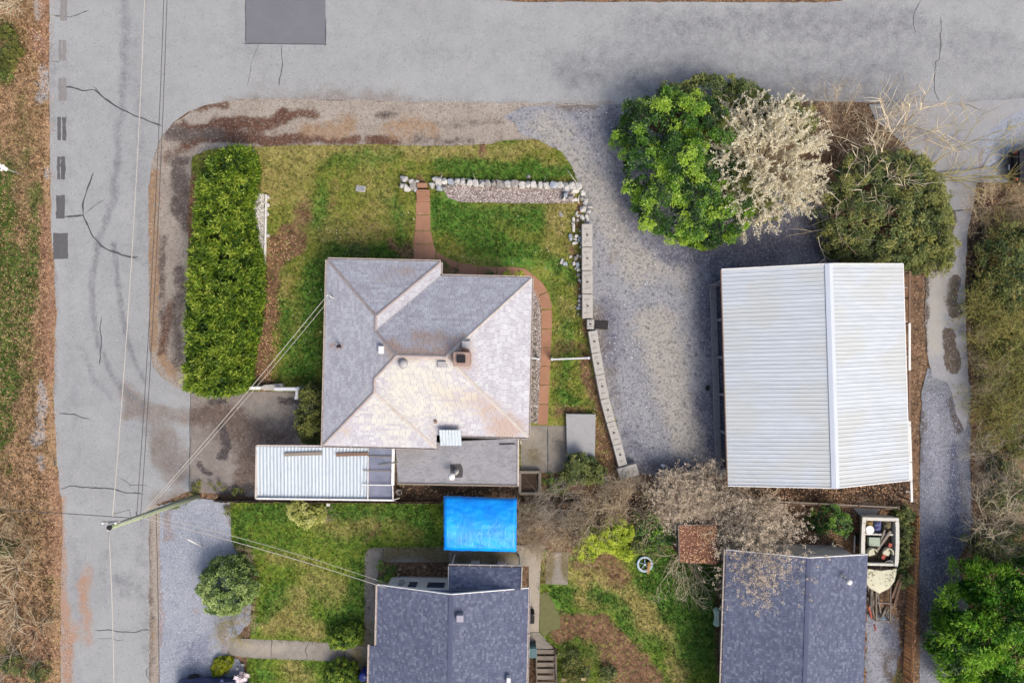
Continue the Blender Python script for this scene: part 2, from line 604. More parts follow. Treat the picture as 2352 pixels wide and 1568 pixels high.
road_pix = [(113, -1400), (345, -1400), (350, -120), (420, -30), (1050, -6), (1180, 3), (1900, 4), (1960, -4), (3900, -12), (3900, 200),
            (2352, 228), (2222, 240), (2118, 240), (2020, 236), (1857, 232), (1430, 240), (1276, 239), (1176, 238), (921, 235), (700, 229), (588, 227), (510, 234),
            (467, 244), (433, 257), (400, 280), (372, 313), (350, 370), (343, 433), (343, 600), (343, 800), (348, 826), (352, 838), (370, 863), (400, 883),
            (437, 895), (438, 1010), (437, 1126), (400, 1142), (352, 1162), (345, 1300), (345, 2800), (137, 2800), (137, 1568), (137, 1380), (140, 1279),
            (142, 1156), (135, 1124), (128, 1046), (121, 900), (123, 823), (127, 720), (122, 600), (117, 522), (113, 300), (113, 0)]
rb = [(1, .3, 30, [(150, 100), (160, 400), (165, 800), (170, 1200), (175, 1500)]), (1, .4, 22, [(310, 60), (320, 300), (322, 600)]), (1, .5, 7, [(480, 30)]), (1, .7, 5, [(240, 26)]), (1, .7, 4, [(312, 80)]), (1, .7, 4, [(365, 135)]), (1, .7, 4, [(392, 120)]), (1, .6, 4, [(450, 155)]), (1, .6, 4, [(540, 158)]), (0, .4, 40, [(600, 215), (900, 220)]), (1, .25, 30, [(600, 180), (1000, 150), (1280, 170)]), (1, .4, 26, [(330, 1200), (335, 1500)]), (1, 0.6, 14, [(285, 0), (278, 260), (262, 460), (225, 560)]), (1, .75, 9, [(225, 560), (213, 640), (212, 710), (225, 790), (250, 850), (285, 900), (330, 935)]),
      (1, .75, 9, [(262, 560), (268, 640), (280, 720), (300, 800), (330, 880)]), (1, .5, 10, [(190, 800), (215, 870), (260, 920)]),
      (0, 1.0, 26, [(310, 940)]), (0, 0.9, 22, [(285, 900), (320, 940), (370, 950), (440, 955)]), (0, 0.8, 30, [(390, 1000), (370, 1040)]), (0, 0.8, 25, [(350, 960), (372, 1040), (400, 1090)]),
      (0, 0.7, 50, [(410, 1050)]), (0, 0.9, 20, [(360, 1145), (420, 1130)]), (0, 0.55, 14, [(520, 232), (800, 232), (1180, 238), (1400, 240)]),
      (2, .55, 16, [(198, 1300), (195, 1350)]), (2, .8, 17, [(195, 1335), (190, 1390), (196, 1410)]), (2, .65, 14, [(195, 1430), (200, 1480)]),
      (2, .9, 20, [(142, 1400), (150, 1470), (152, 1568)]), (2, 0.5, 16, [(175, 1440), (160, 1520)]), (2, 0.8, 14, [(138, 1150), (140, 1300), (145, 1400)]),
      (1, 0.5, 30, [(287, 1345)]), (1, 0.35, 60, [(250, 1270), (230, 1330)]),
      (1, 0.25, 22, [(500, 130), (900, 122), (1300, 125)]), (1, 0.5, 60, [(1330, 185)]), (1, 0.42, 100, [(1380, 130), (1700, 90), (2300, 110)]), (1, .4, 60, [(1450, 200), (2050, 190)]), (1, 0.35, 40, [(1450, 40), (2100, 45)]),  # broad strokes on the right of the top road paint uneven exposure as darker asphalt
      (1, 0.5, 26, [(2225, 236), (2352, 222)]), (1, 0.4, 14, [(118, 60), (118, 300)]), (0, 0.6, 12, [(120, 600), (126, 720), (122, 900)]), (1, 0.35, 12, [(345, 450), (345, 700)])]
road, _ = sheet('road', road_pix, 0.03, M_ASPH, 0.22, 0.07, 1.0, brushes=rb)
struct(road, 'worn grey asphalt road bending round the corner lot')
crk = [([(133, 198), (215, 210), (255, 238), (300, 262), (330, 273), (372, 290)], .11), ([(213, 197), (228, 215)], .08), ([(148, 497), (190, 495), (212, 545), (240, 570), (280, 587), (318, 591)], .13),
       ([(190, 495), (192, 460), (203, 420), (214, 395)], .09), ([(192, 492), (220, 470), (242, 457)], .05), ([(123, 36), (160, 38), (205, 25)], .07), ([(232, 727), (231, 838)], .07), ([(136, 948), (170, 950), (208, 963)], .07),
       ([(135, 1124), (160, 1116), (240, 1119), (290, 1130), (330, 1133)], .09), ([(275, 1098), (300, 1112), (340, 1117)], .05), ([(216, 1446), (270, 1448), (300, 1451), (345, 1446)], .07), ([(222, 1466), (290, 1468)], .03),
       ([(647, 103), (648, 145), (640, 200)], .07), ([(2118, 0), (2098, 30), (2098, 60), (2108, 80)], .05), ([(2163, 40), (2160, 138), (2148, 142), (2144, 210), (2155, 235)], .06),
       ([(345, 1568), (335, 1540), (345, 1530)], .04), ([(125, 1040), (130, 1070)], .1), ([(115, 142), (130, 140), (137, 143)], .04), ([(350, 836), (352, 850)], .05), ([(592, 100), (575, 160), (568, 200)], .03)]
for i, (p, w) in enumerate(crk):
    crack(p, w, 0.035, road, M_TAR, seed=i * 3.1)
sheet('asphalt_patch', [(564, -80), (747, -80), (748, 102), (564, 101)], 0.036, M_PATCH, 0.8, 0.015, 0.8, parent=road)
for i, (a, b) in enumerate((((564, -40), (564, 101)), ((556, 100.5), (752, 102.5)), ((748, 106), (748, 40)))):
    crack([a, b], .07, .041, road, M_TAR, 'sealed_seam', .015, 50 + i)
for i, (u0, u1, v0, v1, fresh) in enumerate([(138, 147, 0, 48, 0), (148, 154, 0, 48, 0), (135, 141, 92, 140, 0), (143, 152, 92, 140, 0), (134, 142, 180, 232, 0), (143, 153, 180, 232, 0),
                                             (132, 140, 269, 323, 1), (143, 152, 269, 323, 1), (131, 139, 360, 412, 2), (140, 150, 360, 412, 2), (129, 149, 448, 502, 2), (122, 156, 535, 595, 2)]):
    sheet('patched_cut', [(u0, v0), (u1, v0), (u1, v1), (u0, v1)], 0.036, (M_SKID2, M_SKID, M_SKID)[fresh], 0.8, 0.1, 3.0, parent=road, seed=i)

# west roadside
vb = [(0, .9, 40, [(-10, 440), (0, 640), (0, 860), (-10, 1020)]), (0, .5, 20, [(85, 400), (80, 560), (70, 720), (75, 860)]), (0, .45, 30, [(50, 250), (70, 330), (40, 390)]), (0, .5, 30, [(30, 80), (25, 190)]), (0, 0.8, 30, [(5, 70)]), (0, 0.8, 28, [(20, 120), (10, 180)]), (0, 0.6, 20, [(60, 220)]), (0, 0.5, 40, [(5, 350), (30, 420)]), (0, 1.1, 45, [(0, 430), (10, 520), (0, 600)]), (0, 1.1, 42, [(10, 600), (5, 690), (10, 760), (15, 850)]),
      (0, 1.0, 35, [(5, 850), (10, 900), (0, 1000)]), (0, 0.6, 20, [(80, 440), (75, 540), (70, 700)]), (0, 0.5, 26, [(60, 640), (50, 750)]), (0, 0.6, 25, [(20, 1070)]), (0, 0.6, 22, [(5, 1230), (20, 1260)]), (0, 0.6, 20, [(108, 1330)]), (0, 0.7, 40, [(10, 1520), (80, 1540)]),
      (1, 1.1, 14, [(92, 0), (95, 40)]), (1, 1.2, 13, [(90, 85), (95, 110)]), (1, 1.2, 15, [(100, 155), (102, 190), (98, 225)]), (1, 0.9, 9, [(105, 385), (108, 405)]), (1, 0.9, 12, [(95, 870), (105, 930)]), (1, 1.1, 14, [(105, 930), (92, 1000)]), (1, 0.8, 20, [(75, 1010)]), (1, 0.9, 12, [(92, 1050), (95, 1075)]),
      (2, 0.9, 22, [(100, 480), (105, 560), (112, 640), (115, 760), (112, 860)]), (2, 0.9, 18, [(105, 0), (108, 140), (75, 70)]), (2, 0.8, 30, [(110, 1090), (130, 1180), (125, 1300)]), (2, 0.8, 30, [(60, 1440), (110, 1500), (40, 1560)])]
vg, vpoly = sheet('roadside_verge', [(-900, -1400), (113, -1400), (113, 0), (113, 300), (117, 522), (124, 600), (129, 720), (125, 823), (123, 900), (130, 1046), (137, 1124), (144, 1156), (142, 1279), (139, 1380), (140, 1568), (140, 2800), (-900, 2800)],
                  0.033, M_VERGE, 0.3, 0.12, 0.9, brushes=vb)
struct(vg, 'leaf-littered grassy verge west of the road')
sheet('roadside_strip', [(1150, -60), (1180, 5), (1500, 5), (1900, 6), (1935, 2), (1960, -60)], 0.034, M_EARTH, 0.5, 0.06, 1.5)[0]['kind'] = 'structure'

# corner lot
db = [(0, 1.3, 20, [(490, 285), (540, 290), (600, 285), (650, 262)]), (0, 1.2, 18, [(420, 292), (520, 300)]), (0, 1.2, 16, [(440, 318), (600, 322), (700, 322)]), (0, 1.0, 14, [(640, 265), (720, 258)]), (0, 1.0, 13, [(720, 320), (820, 322)]), (0, 1.2, 14, [(850, 325), (910, 322)]),
      (1, 0.8, 12, [(870, 262), (905, 266)]), (1, 0.7, 14, [(940, 322), (1080, 322)]), (1, 1.0, 22, [(385, 300), (500, 312)]), (2, 0.8, 30, [(700, 300), (800, 290)]), (2, 0.7, 30, [(900, 300), (1000, 300)]), (0, 0.8, 14, [(455, 245), (520, 240)]),
      (1, 1.0, 30, [(420, 370), (410, 480)]), (1, 0.9, 22, [(425, 420), (430, 520)]), (2, 1.0, 16, [(352, 400), (352, 560), (352, 700), (355, 800)]), (1, 0.8, 12, [(372, 545), (370, 620), (375, 740)]), (0, 0.9, 16, [(395, 700), (372, 820)]), (1, 0.8, 18, [(410, 620), (408, 850)]), (2, 0.9, 18, [(375, 830), (400, 860)]), (0, 0.7, 22, [(430, 330), (380, 360)]),
      (1, .5, 14, [(1000, 290), (1150, 280)])]
dv, _ = sheet('dirt_verge', [(405, 280), (437, 256), (470, 243), (512, 233), (588, 226), (700, 228), (921, 234), (1176, 237), (1440, 239), (1440, 400), (1200, 420), (560, 420), (480, 940), (435, 905), (400, 885), (370, 865), (350, 838), (345, 800), (341, 600), (341, 433), (349, 370), (370, 313)],
              0.032, M_DIRT, 0.25, 0.1, 1.0, brushes=db)
struct(dv, 'bare dirt and grit verge between the road and the lawn')

gb = [(1, 0.9, 46, [(1440, 460), (1450, 520), (1500, 560), (1560, 575)]), (1, 1.1, 70, [(1600, 570), (1700, 560), (1800, 540), (1900, 560)]), (1, 0.9, 50, [(1640, 600), (1640, 680), (1640, 780)]), (1, 0.7, 30, [(1400, 700), (1420, 760), (1400, 830)]), (0, 0.9, 30, [(1378, 700), (1390, 740), (1390, 800)]), (0, 0.6, 20, [(1400, 850), (1420, 930)]),  # wide dark strokes by the laurel and north of the garage paint shade
      (1, 0.8, 44, [(1610, 930), (1620, 1000), (1600, 1060)]), (0, 0.9, 22, [(1480, 1080), (1560, 1080), (1640, 1075)]), (1, 0.6, 26, [(1440, 990), (1470, 1060), (1560, 1075)]), (1, 0.7, 40, [(1400, 270), (1440, 330), (1430, 400)]), (1, 0.55, 26, [(1320, 260), (1360, 330), (1370, 420)]),
      (2, 1.3, 56, [(1510, 750), (1530, 830), (1550, 920), (1580, 1010)]), (2, 0.8, 50, [(1250, 290), (1330, 380), (1400, 500), (1450, 610)]), (2, 0.6, 40, [(1480, 620), (1560, 640)]), (0, 0.9, 14, [(1280, 243), (1360, 243)]), (0, 0.9, 50, [(1790, 545), (1700, 590)]), (1, 0.35, 24, [(1490, 700), (1470, 850), (1520, 1000)]),
      (1, 1.2, 24, [(1652, 620), (1652, 800), (1656, 1060)]), (0, 0.7, 14, [(1430, 560), (1400, 600)])]
gd, gpoly = sheet('gravel_drive', [(1152, 268), (1200, 246), (1276, 241), (1440, 241), (1500, 300), (1900, 480), (1930, 600), (1900, 640), (1680, 660), (1665, 1090), (1560, 1092), (1480, 1092), (1430, 1080), (1330, 700), (1330, 430), (1313, 385), (1290, 350), (1240, 326), (1196, 306), (1184, 284)],
                  0.045, M_GRAV, 0.25, 0.14, 1.0, brushes=gb)
struct(gd, 'blue-grey gravel drive between the stone wall and the garage')

LAWN_PIX = [(440, 360), (480, 345), (560, 338), (700, 334), (860, 332), (1000, 337), (1130, 330), (1160, 322), (1238, 322), (1290, 350), (1314, 385), (1330, 425), (1342, 470), (1345, 735), (1366, 800), (1390, 880), (1420, 985), (1440, 1090), (1440, 1110), (1205, 1110), (750, 1040), (745, 900), (590, 900), (480, 905), (432, 890), (432, 500)]
lb = [(0, 0.8, 26, [(560, 345), (800, 345), (960, 345), (1060, 350)]), (0, 0.55, 60, [(650, 430), (720, 500), (800, 560)]), (0, 0.5, 60, [(860, 400), (900, 520)]), (2, 0.7, 24, [(700, 470), (690, 520)]), (2, 0.5, 20, [(770, 420), (765, 470)]), (2, 0.6, 16, [(690, 490), (720, 500)]),
      (1, 0.8, 30, [(735, 440), (740, 500)]), (1, 0.6, 30, [(780, 370), (900, 360)]), (1, 0.7, 26, [(900, 470), (930, 560)]), (1, 0.9, 26, [(760, 580), (900, 580)]), (1, 1.1, 34, [(725, 620), (715, 740), (700, 850)]), (1, 0.8, 24, [(660, 700), (660, 860)]), (0, 0.5, 26, [(650, 620), (670, 700)]),
      (2, 1.3, 30, [(665, 550), (630, 580), (618, 620)]), (2, 1.4, 22, [(622, 620), (625, 700), (610, 780), (605, 860)]), (2, 1.2, 26, [(600, 840), (610, 890)]), (2, .8, 22, [(690, 560), (640, 565)]), (2, 0.8, 14, [(900, 560), (940, 585)]), (0, 0.7, 24, [(610, 400), (620, 460)]),
      (1, 1.2, 44, [(1020, 500), (1100, 560), (1200, 590)]), (1, 1.0, 36, [(1010, 480), (1100, 490), (1240, 500)]), (0, 0.7, 30, [(1110, 500), (1180, 480), (1290, 500)]), (0, 0.5, 34, [(1270, 560), (1290, 480)]), (1, 0.8, 26, [(1260, 600), (1310, 640)]), (0, 0.6, 26, [(1300, 700), (1290, 760)]),
      (2, 0.8, 16, [(1335, 640), (1338, 720), (1345, 760)]), (2, 0.8, 18, [(1320, 590), (1310, 560)]), (2, 0.9, 12, [(1330, 470), (1325, 520)]), (2, 0.6, 24, [(1280, 800), (1340, 800)]), (1, 0.8, 22, [(1300, 740), (1295, 860)]), (2, 0.9, 22, [(1350, 830), (1375, 930), (1395, 1010)]), (1, 0.9, 24, [(1300, 900), (1320, 920)]),
      (2, 1.0, 26, [(1385, 1000), (1400, 1080)]), (2, 0.8, 20, [(1285, 940), (1330, 945)]), (1, 0.9, 22, [(1010, 375), (1130, 385), (1300, 395)]), (1, 0.8, 26, [(1060, 400), (1240, 400)]), (0, 0.7, 24, [(1090, 355), (1230, 345)]), (0, 0.6, 18, [(1250, 375), (1275, 385)]), (2, 1.0, 16, [(1110, 335), (1110, 350)]), (2, 0.9, 12, [(962, 405), (972, 430)]),
      (2, 1.2, 60, [(700, 960), (745, 980)]), (2, 1.2, 40, [(1250, 1080), (1400, 1085)]), (2, 0.7, 12, [(950, 590), (940, 560)]), (2, 1.2, 26, [(440, 420), (432, 600), (440, 880)]),
      (2, .5, 20, [(870, 540), (840, 500)]), (0, .6, 40, [(640, 380), (700, 380)])]
lawn, lawn_poly = sheet('lawn', LAWN_PIX, 0.05, M_LAWN, 0.22, 0.12, 1.1, brushes=lb, swell=0.0)
struct(lawn, 'patchy mossy lawn round the silver-roofed house')

cb = [(0, 0.8, 60, [(500, 960), (600, 1000), (620, 1080)]), (1, 1.2, 12, [(515, 980), (525, 1020), (510, 1050)]), (1, 1.0, 9, [(480, 925), (520, 920)]), (1, 0.9, 7, [(430, 1075)]), (1, 1.0, 10, [(455, 1065)]), (1, 1.0, 8, [(465, 1080), (485, 1090)]), (0, 0.9, 24, [(440, 960), (560, 970)]), (1, 1.0, 16, [(520, 1130), (590, 1120)]), (0, 1.0, 30, [(560, 1040), (570, 1110)]), (1, 0.9, 12, [(650, 920), (690, 930)]), (0, 0.6, 40, [(680, 980), (660, 1010)]), (2, .5, 30, [(600, 940), (640, 960)]), (1, .8, 6, [(560, 1055)]), (1, .8, 7, [(575, 1080)]), (1, .8, 6, [(540, 1095)])]
drv, _ = sheet('driveway', [(438, 896), (480, 906), (560, 898), (690, 900), (746, 900), (746, 1040), (720, 1140), (590, 1142), (437, 1128)], 0.056, M_CONC, 0.25, 0.02, 1.0, brushes=cb)
struct(drv, 'brown-stained concrete driveway in front of the carport')
crack([(438, 897), (436, 960), (436, 1040), (434, 1125)], .05, .061, drv, M_TAR, 'joint', .03)

# lane on the east
ab = [(0, 1.4, 17, [(2192, 655), (2190, 690), (2196, 715)]), (0, 1.4, 19, [(2182, 772), (2180, 800), (2186, 835)]), (0, 1.2, 8, [(2198, 640)]), (0, 1.1, 8, [(2135, 712)]), (0, 1.0, 7, [(2158, 707)]), (2, .9, 20, [(2150, 620), (2150, 720), (2145, 800)]), (2, .7, 24, [(2170, 650), (2165, 740)]), (1, .5, 12, [(2208, 560), (2210, 760)]), (0, 1.1, 10, [(2178, 595), (2190, 490)]), (0, .8, 12, [(2125, 640), (2124, 800)]), (1, .5, 24, [(2200, 300), (2190, 420)])]
al, _ = sheet('lane', [(2116, 234), (2226, 234), (2366, 224), (2366, 250), (2314, 276), (2266, 312), (2251, 336), (2251, 414), (2242, 424), (2236, 470), (2222, 540), (2217, 640), (2218, 740), (2224, 860), (2227, 930), (2217, 992), (2198, 950), (2187, 906), (2177, 878), (2141, 864), (2130, 813), (2124, 723), (2127, 640), (2150, 560), (2125, 420), (2108, 360), (2062, 318), (2016, 282), (1996, 240)], 0.046, M_LANE, 0.2, 0.1, 1.4, brushes=ab)
struct(al, 'cracked pale concrete lane east of the garage')
crack([(2188, 485), (2232, 481)], .08, .051, al, M_TAR, seed=4)
agb = [(1, .9, 14, [(2194, 1020), (2193, 1200), (2194, 1300)]), (0, 1.0, 12, [(2185, 920), (2196, 960), (2200, 990)]), (0, .8, 14, [(2118, 950), (2114, 1060)]), (2, .7, 26, [(2150, 930), (2155, 1060), (2150, 1180)]), (1, .7, 20, [(2150, 1080), (2145, 1110)]), (1, .8, 50, [(2150, 1250), (2170, 1330), (2160, 1380)]), (0, .8, 20, [(2115, 1350), (2116, 1480)]), (2, .6, 40, [(2150, 1450), (2160, 1568)]), (0, .6, 12, [(2205, 1080), (2215, 1200)])]
ag, _ = sheet('gravel_lane', [(2117, 900), (2130, 845), (2180, 850), (2230, 880), (2228, 1046), (2234, 1200), (2225, 1240), (2200, 1290), (2230, 1420), (2240, 1700), (2250, 2400), (2100, 2400), (2111, 1568), (2112, 1300), (2112, 1046)], 0.04, M_LANEG, 0.25, 0.14, 1.1, brushes=agb)
struct(ag, 'blue-grey gravel lane running along the wooden fence')
nd, _ = sheet('gravel_parking', [(2246, 335), (2262, 308), (2310, 272), (2360, 244), (3000, 160), (3000, 430), (2352, 418), (2300, 419), (2248, 418)], 0.05, M_NGRAV, 0.3, 0.12, 1.1, brushes=[(1, .7, 30, [(2330, 330), (2340, 410)]), (0, .7, 12, [(2250, 345), (2252, 415)])])
struct(nd, 'pale gravel parking bay at the lane corner')

eb_, _ = sheet('east_bank', [(2236, 421), (2700, 425), (2700, 1700), (2250, 1700), (2205, 1300), (2236, 1200), (2230, 1046), (2224, 860), (2219, 740), (2219, 640), (2224, 540)], 0.03, M_EARTH, 0.35, 0.15, 1.0,
              brushes=[(1, .9, 40, [(2250, 440), (2245, 560), (2245, 700), (2250, 820)]), (1, .7, 50, [(2300, 960), (2310, 1100)]), (0, .8, 40, [(2340, 500), (2330, 640), (2340, 800)]), (0, .7, 40, [(2330, 900), (2320, 1180)]), (0, .6, 30, [(2260, 1000), (2260, 1140)])])
struct(eb_, 'dark leafy bank east of the lane')

# neighbours' ground
ng, _ = sheet('gravel_yard', [(364, 1160), (430, 1144), (528, 1150), (538, 1180), (536, 1245), (560, 1290), (590, 1420), (560, 1440), (540, 1470), (525, 1508), (548, 1512), (575, 1568), (580, 2400), (362, 2400), (362, 1300)], 0.044, M_NGRAV, 0.25, 0.14, 1.0,
              brushes=[(0, .8, 14, [(380, 1165), (390, 1240)]), (0, .8, 10, [(366, 1300), (366, 1480)]), (1, .5, 40, [(440, 1500), (500, 1540), (430, 1568)]), (2, .7, 12, [(452, 1405)]), (2, .6, 10, [(372, 1400), (366, 1450)]), (0, .8, 16, [(525, 1160), (530, 1200)]), (0, .9, 16, [(510, 1440), (520, 1500)]), (1, .5, 30, [(480, 1470), (450, 1500)])])
struct(ng, 'pale bluish gravel front yard of the neighbour')
shd, _ = sheet('road_shoulder', [(342, 1164), (356, 1158), (368, 1162), (366, 1300), (366, 1700), (342, 1700), (343, 1400)], 0.047, M_DIRT, 0.3, 0.12, 1.4, brushes=[(1, .6, 10, [(345, 1200), (346, 1560)]), (2, .6, 8, [(352, 1420), (352, 1500)])])
struct(shd, 'gritty shoulder between the road and the pale gravel yard')
NLAWN_PIX = [(528, 1150), (700, 1149), (1018, 1150), (1030, 1262), (850, 1262), (842, 1280), (840, 1482), (700, 1474), (575, 1468), (580, 1300), (540, 1262), (532, 1240)]
nlb = [(1, .9, 30, [(560, 1180), (700, 1170), (980, 1180)]), (1, .8, 26, [(960, 1180), (1000, 1240)]), (0, .7, 40, [(760, 1210), (830, 1200)]), (0, .6, 36, [(860, 1180), (960, 1210)]), (2, .5, 22, [(870, 1190), (840, 1240)]), (1, .8, 24, [(820, 1300), (820, 1450)]), (0, .8, 36, [(680, 1380), (650, 1400)]), (0, .9, 32, [(620, 1440), (720, 1440)]), (0, .7, 40, [(720, 1330), (780, 1360)]), (1, .7, 22, [(640, 1350), (620, 1410)]), (1, .8, 20, [(540, 1200), (560, 1240)]), (0, .6, 24, [(700, 1290), (620, 1270)]), (2, .9, 14, [(585, 1320), (582, 1400)]), (1, .8, 22, [(760, 1430), (800, 1400)])]
nl, nl_poly = sheet('neighbour_lawn', NLAWN_PIX, 0.05, M_NLAWN, 0.22, 0.06, 1.3, brushes=nlb)
struct(nl, 'green lawn in front of the blue-roofed neighbour')
nl2, nl2_poly = sheet('neighbour_lawn', [(568, 1510), (650, 1512), (748, 1517), (790, 1530), (845, 1568), (850, 2300), (590, 2300), (566, 1560)], 0.05, M_NLAWN, 0.22, 0.06, 1.3, brushes=[(0, .9, 30, [(670, 1540), (700, 1568)]), (1, .9, 24, [(600, 1540), (620, 1568)])])
struct(nl2, 'strip of green lawn south of the front path')
YARD_PIX = [(1236, 1262), (1330, 1275), (1460, 1265), (1560, 1262), (1662, 1298), (1662, 1568), (1664, 2300), (1280, 2300), (1280, 1490), (1240, 1460)]
yb = [(2, .8, 40, [(1340, 1290), (1400, 1290), (1420, 1320)]), (0, 1.0, 50, [(1380, 1280), (1400, 1330), (1340, 1330)]), (0, .9, 40, [(1350, 1360), (1450, 1380), (1480, 1420)]), (1, 1.1, 34, [(1290, 1370), (1280, 1400)]), (1, .9, 26, [(1360, 1350), (1400, 1380)]), (1, 1.3, 60, [(1560, 1320), (1590, 1380), (1600, 1480)]), (1, 1.2, 40, [(1500, 1290), (1540, 1330), (1620, 1300)]), (1, 1.0, 30, [(1480, 1340), (1540, 1400)]),
      (2, 1.3, 34, [(1280, 1440), (1330, 1440), (1400, 1470), (1450, 1500), (1490, 1560)]), (2, 1.1, 34, [(1400, 1500), (1450, 1560)]), (2, 1.2, 24, [(1300, 1430), (1380, 1430)]), (0, .9, 34, [(1500, 1440), (1560, 1480), (1560, 1560)]), (0, .8, 30, [(1450, 1400), (1560, 1450)]), (1, 1.2, 26, [(1640, 1320), (1640, 1500)]), (2, .9, 14, [(1654, 1340), (1652, 1420), (1650, 1540)]), (1, .7, 26, [(1300, 1480), (1350, 1500)]), (1, .7, 30, [(1430, 1440), (1500, 1480)]), (2, .7, 14, [(1245, 1290), (1246, 1340)]), (0, .7, 30, [(1500, 1380), (1470, 1350)]), (1, .6, 22, [(1420, 1380), (1440, 1420)])]
yd, yd_poly = sheet('back_lawn', YARD_PIX, 0.048, M_NLAWN, 0.22, 0.1, 1.2, brushes=yb)
struct(yd, 'patchy back lawn between the two blue-roofed houses')
sb = [(1, .9, 20, [(930, 1125), (1180, 1125)]), (1, .9, 60, [(1300, 1180), (1400, 1200), (1500, 1160)]), (1, .8, 40, [(1700, 1120), (1900, 1125), (2060, 1125)]), (0, .6, 40, [(1200, 1170), (1300, 1130)]), (1, 1.0, 30, [(1780, 1200), (1800, 1240)]), (0, .8, 14, [(2098, 1190), (2100, 1300)]), (2, .9, 20, [(1990, 1165)]), (2, .7, 40, [(1540, 1100), (1600, 1110)]), (0, .7, 30, [(2070, 1180), (2072, 1330)]), (1, .7, 20, [(2070, 1340), (2075, 1480)]), (0, .6, 24, [(2050, 1540), (2070, 1568)]), (2, .6, 14, [(1040, 1150), (1200, 1150)])]
so, _ = sheet('garden_soil', [(600, 1138), (746, 1030), (900, 1100), (1200, 1078), (1430, 1078), (1480, 1086), (1660, 1084), (1672, 1100), (2112, 1104), (2112, 1300), (2112, 2300), (1985, 2300), (1985, 1290), (1660, 1300), (1560, 1268), (1460, 1270), (1330, 1280), (1236, 1266), (1188, 1158), (900, 1154), (600, 1154)], 0.042, M_EARTH, 0.3, 0.1, 1.0, brushes=sb)
struct(so, 'dark leaf-covered soil along the lot line')
bg_, _ = sheet('gravel_patch', [(1990, 1400), (2040, 1395), (2066, 1420), (2068, 1500), (2050, 1568), (2045, 2200), (1985, 2200)], 0.05, M_LANEG, 0.3, 0.35, 1.2, brushes=[(2, .9, 24, [(2010, 1440), (2020, 1500), (2010, 1568)]), (0, .9, 14, [(1992, 1400), (2060, 1420)]), (0, .8, 16, [(2062, 1420), (2060, 1500)]), (1, .7, 22, [(2040, 1440), (2060, 1480)]), (0, .9, 18, [(2030, 1500), (2050, 1568)])])
struct(bg_, 'pale gritty ground beside the wooden fence')

# paths
def cast(name, pix, z, mat, brushes=(), label=None, amp=0.01):
    o, _ = sheet(name, pix, z, mat, 0.3, amp, 1.5, brushes=brushes)
    return struct(o, label)
p1 = cast('path', [(838, 1272), (850, 1258), (880, 1257), (1032, 1255), (1032, 1290), (878, 1291), (869, 1297), (868, 1345), (863, 1482), (836, 1482)], 0.062, M_PATH, [(0, 1.0, 26, [(900, 1274), (1030, 1274)]), (2, .6, 14, [(870, 1275)]), (1, .6, 20, [(850, 1340), (850, 1400)]), (0, .7, 20, [(850, 1430), (850, 1480)])], 'L-shaped concrete path round the corner of the blue roof')
p2 = cast('path', [(1033, 1250), (1254, 1252), (1242, 1290), (1240, 1330), (1238, 1450), (1216, 1452), (1214, 1300), (1033, 1293)], 0.062, M_PATH, [(2, 1.0, 26, [(1225, 1280), (1228, 1440)]), (0, .8, 20, [(1060, 1275), (1180, 1275)])], 'concrete path beside the tarp and along the east eave')
p3 = cast('path', [(530, 1464), (600, 1468), (700, 1471), (836, 1483), (866, 1484), (866, 1550), (838, 1545), (792, 1521), (750, 1517), (590, 1511), (522, 1504)], 0.06, M_PATH, [(2, .7, 18, [(560, 1488), (640, 1490)]), (0, .8, 26, [(820, 1510), (850, 1530)]), (1, .5, 16, [(720, 1490)])], 'concrete front path crossing the neighbour lawn')
p4 = cast('concrete_steps_landing', [(1216, 1453), (1238, 1451), (1272, 1488), (1230, 1492), (1217, 1490)], 0.064, M_PATH, (), 'concrete landing at the head of the garden stairs')
p5 = cast('mossy_pad', [(1254, 1268), (1306, 1267), (1304, 1342), (1253, 1341)], 0.07, M_PATH, [(0, 1.2, 16, [(1262, 1270), (1262, 1335)]), (0, 1.0, 12, [(1300, 1275), (1300, 1330)])], 'square mossy concrete pad on the back lawn')
p6 = cast('mossy_slab', [(1240, 1362), (1258, 1358), (1272, 1385), (1286, 1420), (1288, 1442), (1262, 1450), (1250, 1462), (1239, 1446)], 0.066, plain('moss_green_concrete', C(112, 112, 72), .9, .2, 4, bump=.3), (), 'greenish mossy slab beside the concrete path')
p7 = cast('patio', [(1196, 976), (1303, 978), (1304, 1086), (1196, 1084)], 0.062, M_PATH, [(0, .7, 26, [(1230, 1050)]), (1, .5, 26, [(1285, 1020)]), (2, .6, 24, [(1225, 1000)])], 'weathered concrete patio beside the flat roof', 0.004)
crack([(1258, 977), (1258, 1085)], .06, .067, p7, M_TAR, 'joint', .01)
crack([(880, 1257), (879, 1291)], .05, .067, p1, M_TAR, 'joint', .01)
crack([(838, 1455), (862, 1456)], .05, .067, p1, M_TAR, 'joint', .01)
crack([(624, 1468), (622, 1512)], .05, .065, p3, M_TAR, 'joint', .05)
crack([(708, 1471), (704, 1515)], .06, .065, p3, M_TAR, 'joint', .08)
crack([(792, 1480), (790, 1520)], .05, .065, p3, M_TAR, 'joint', .02)
crack([(1217, 1452), (1238, 1451)], .04, .069, p2, M_TAR, 'joint', .01)
beds = [('pebble_bed', [(1012, 424), (1100, 426), (1322, 430), (1316, 466), (1200, 467), (1060, 464), (1030, 455)], 'pinkish pebble bed behind the white stone wall'),
        ('pebble_bed', [(584, 446), (608, 446), (609, 600), (602, 606), (590, 560), (582, 500)], 'pale pebble strip beside the clipped hedge'),
        ('pebble_bed', [(1220, 660), (1236, 668), (1242, 710), (1243, 800), (1240, 885), (1236, 970), (1214, 970)], 'grey pebble bed under the east eave')]
for n, p, l in beds:
    struct(sheet(n, p, 0.058, M_PEB, 0.3, 0.05, 1.5)[0], l)

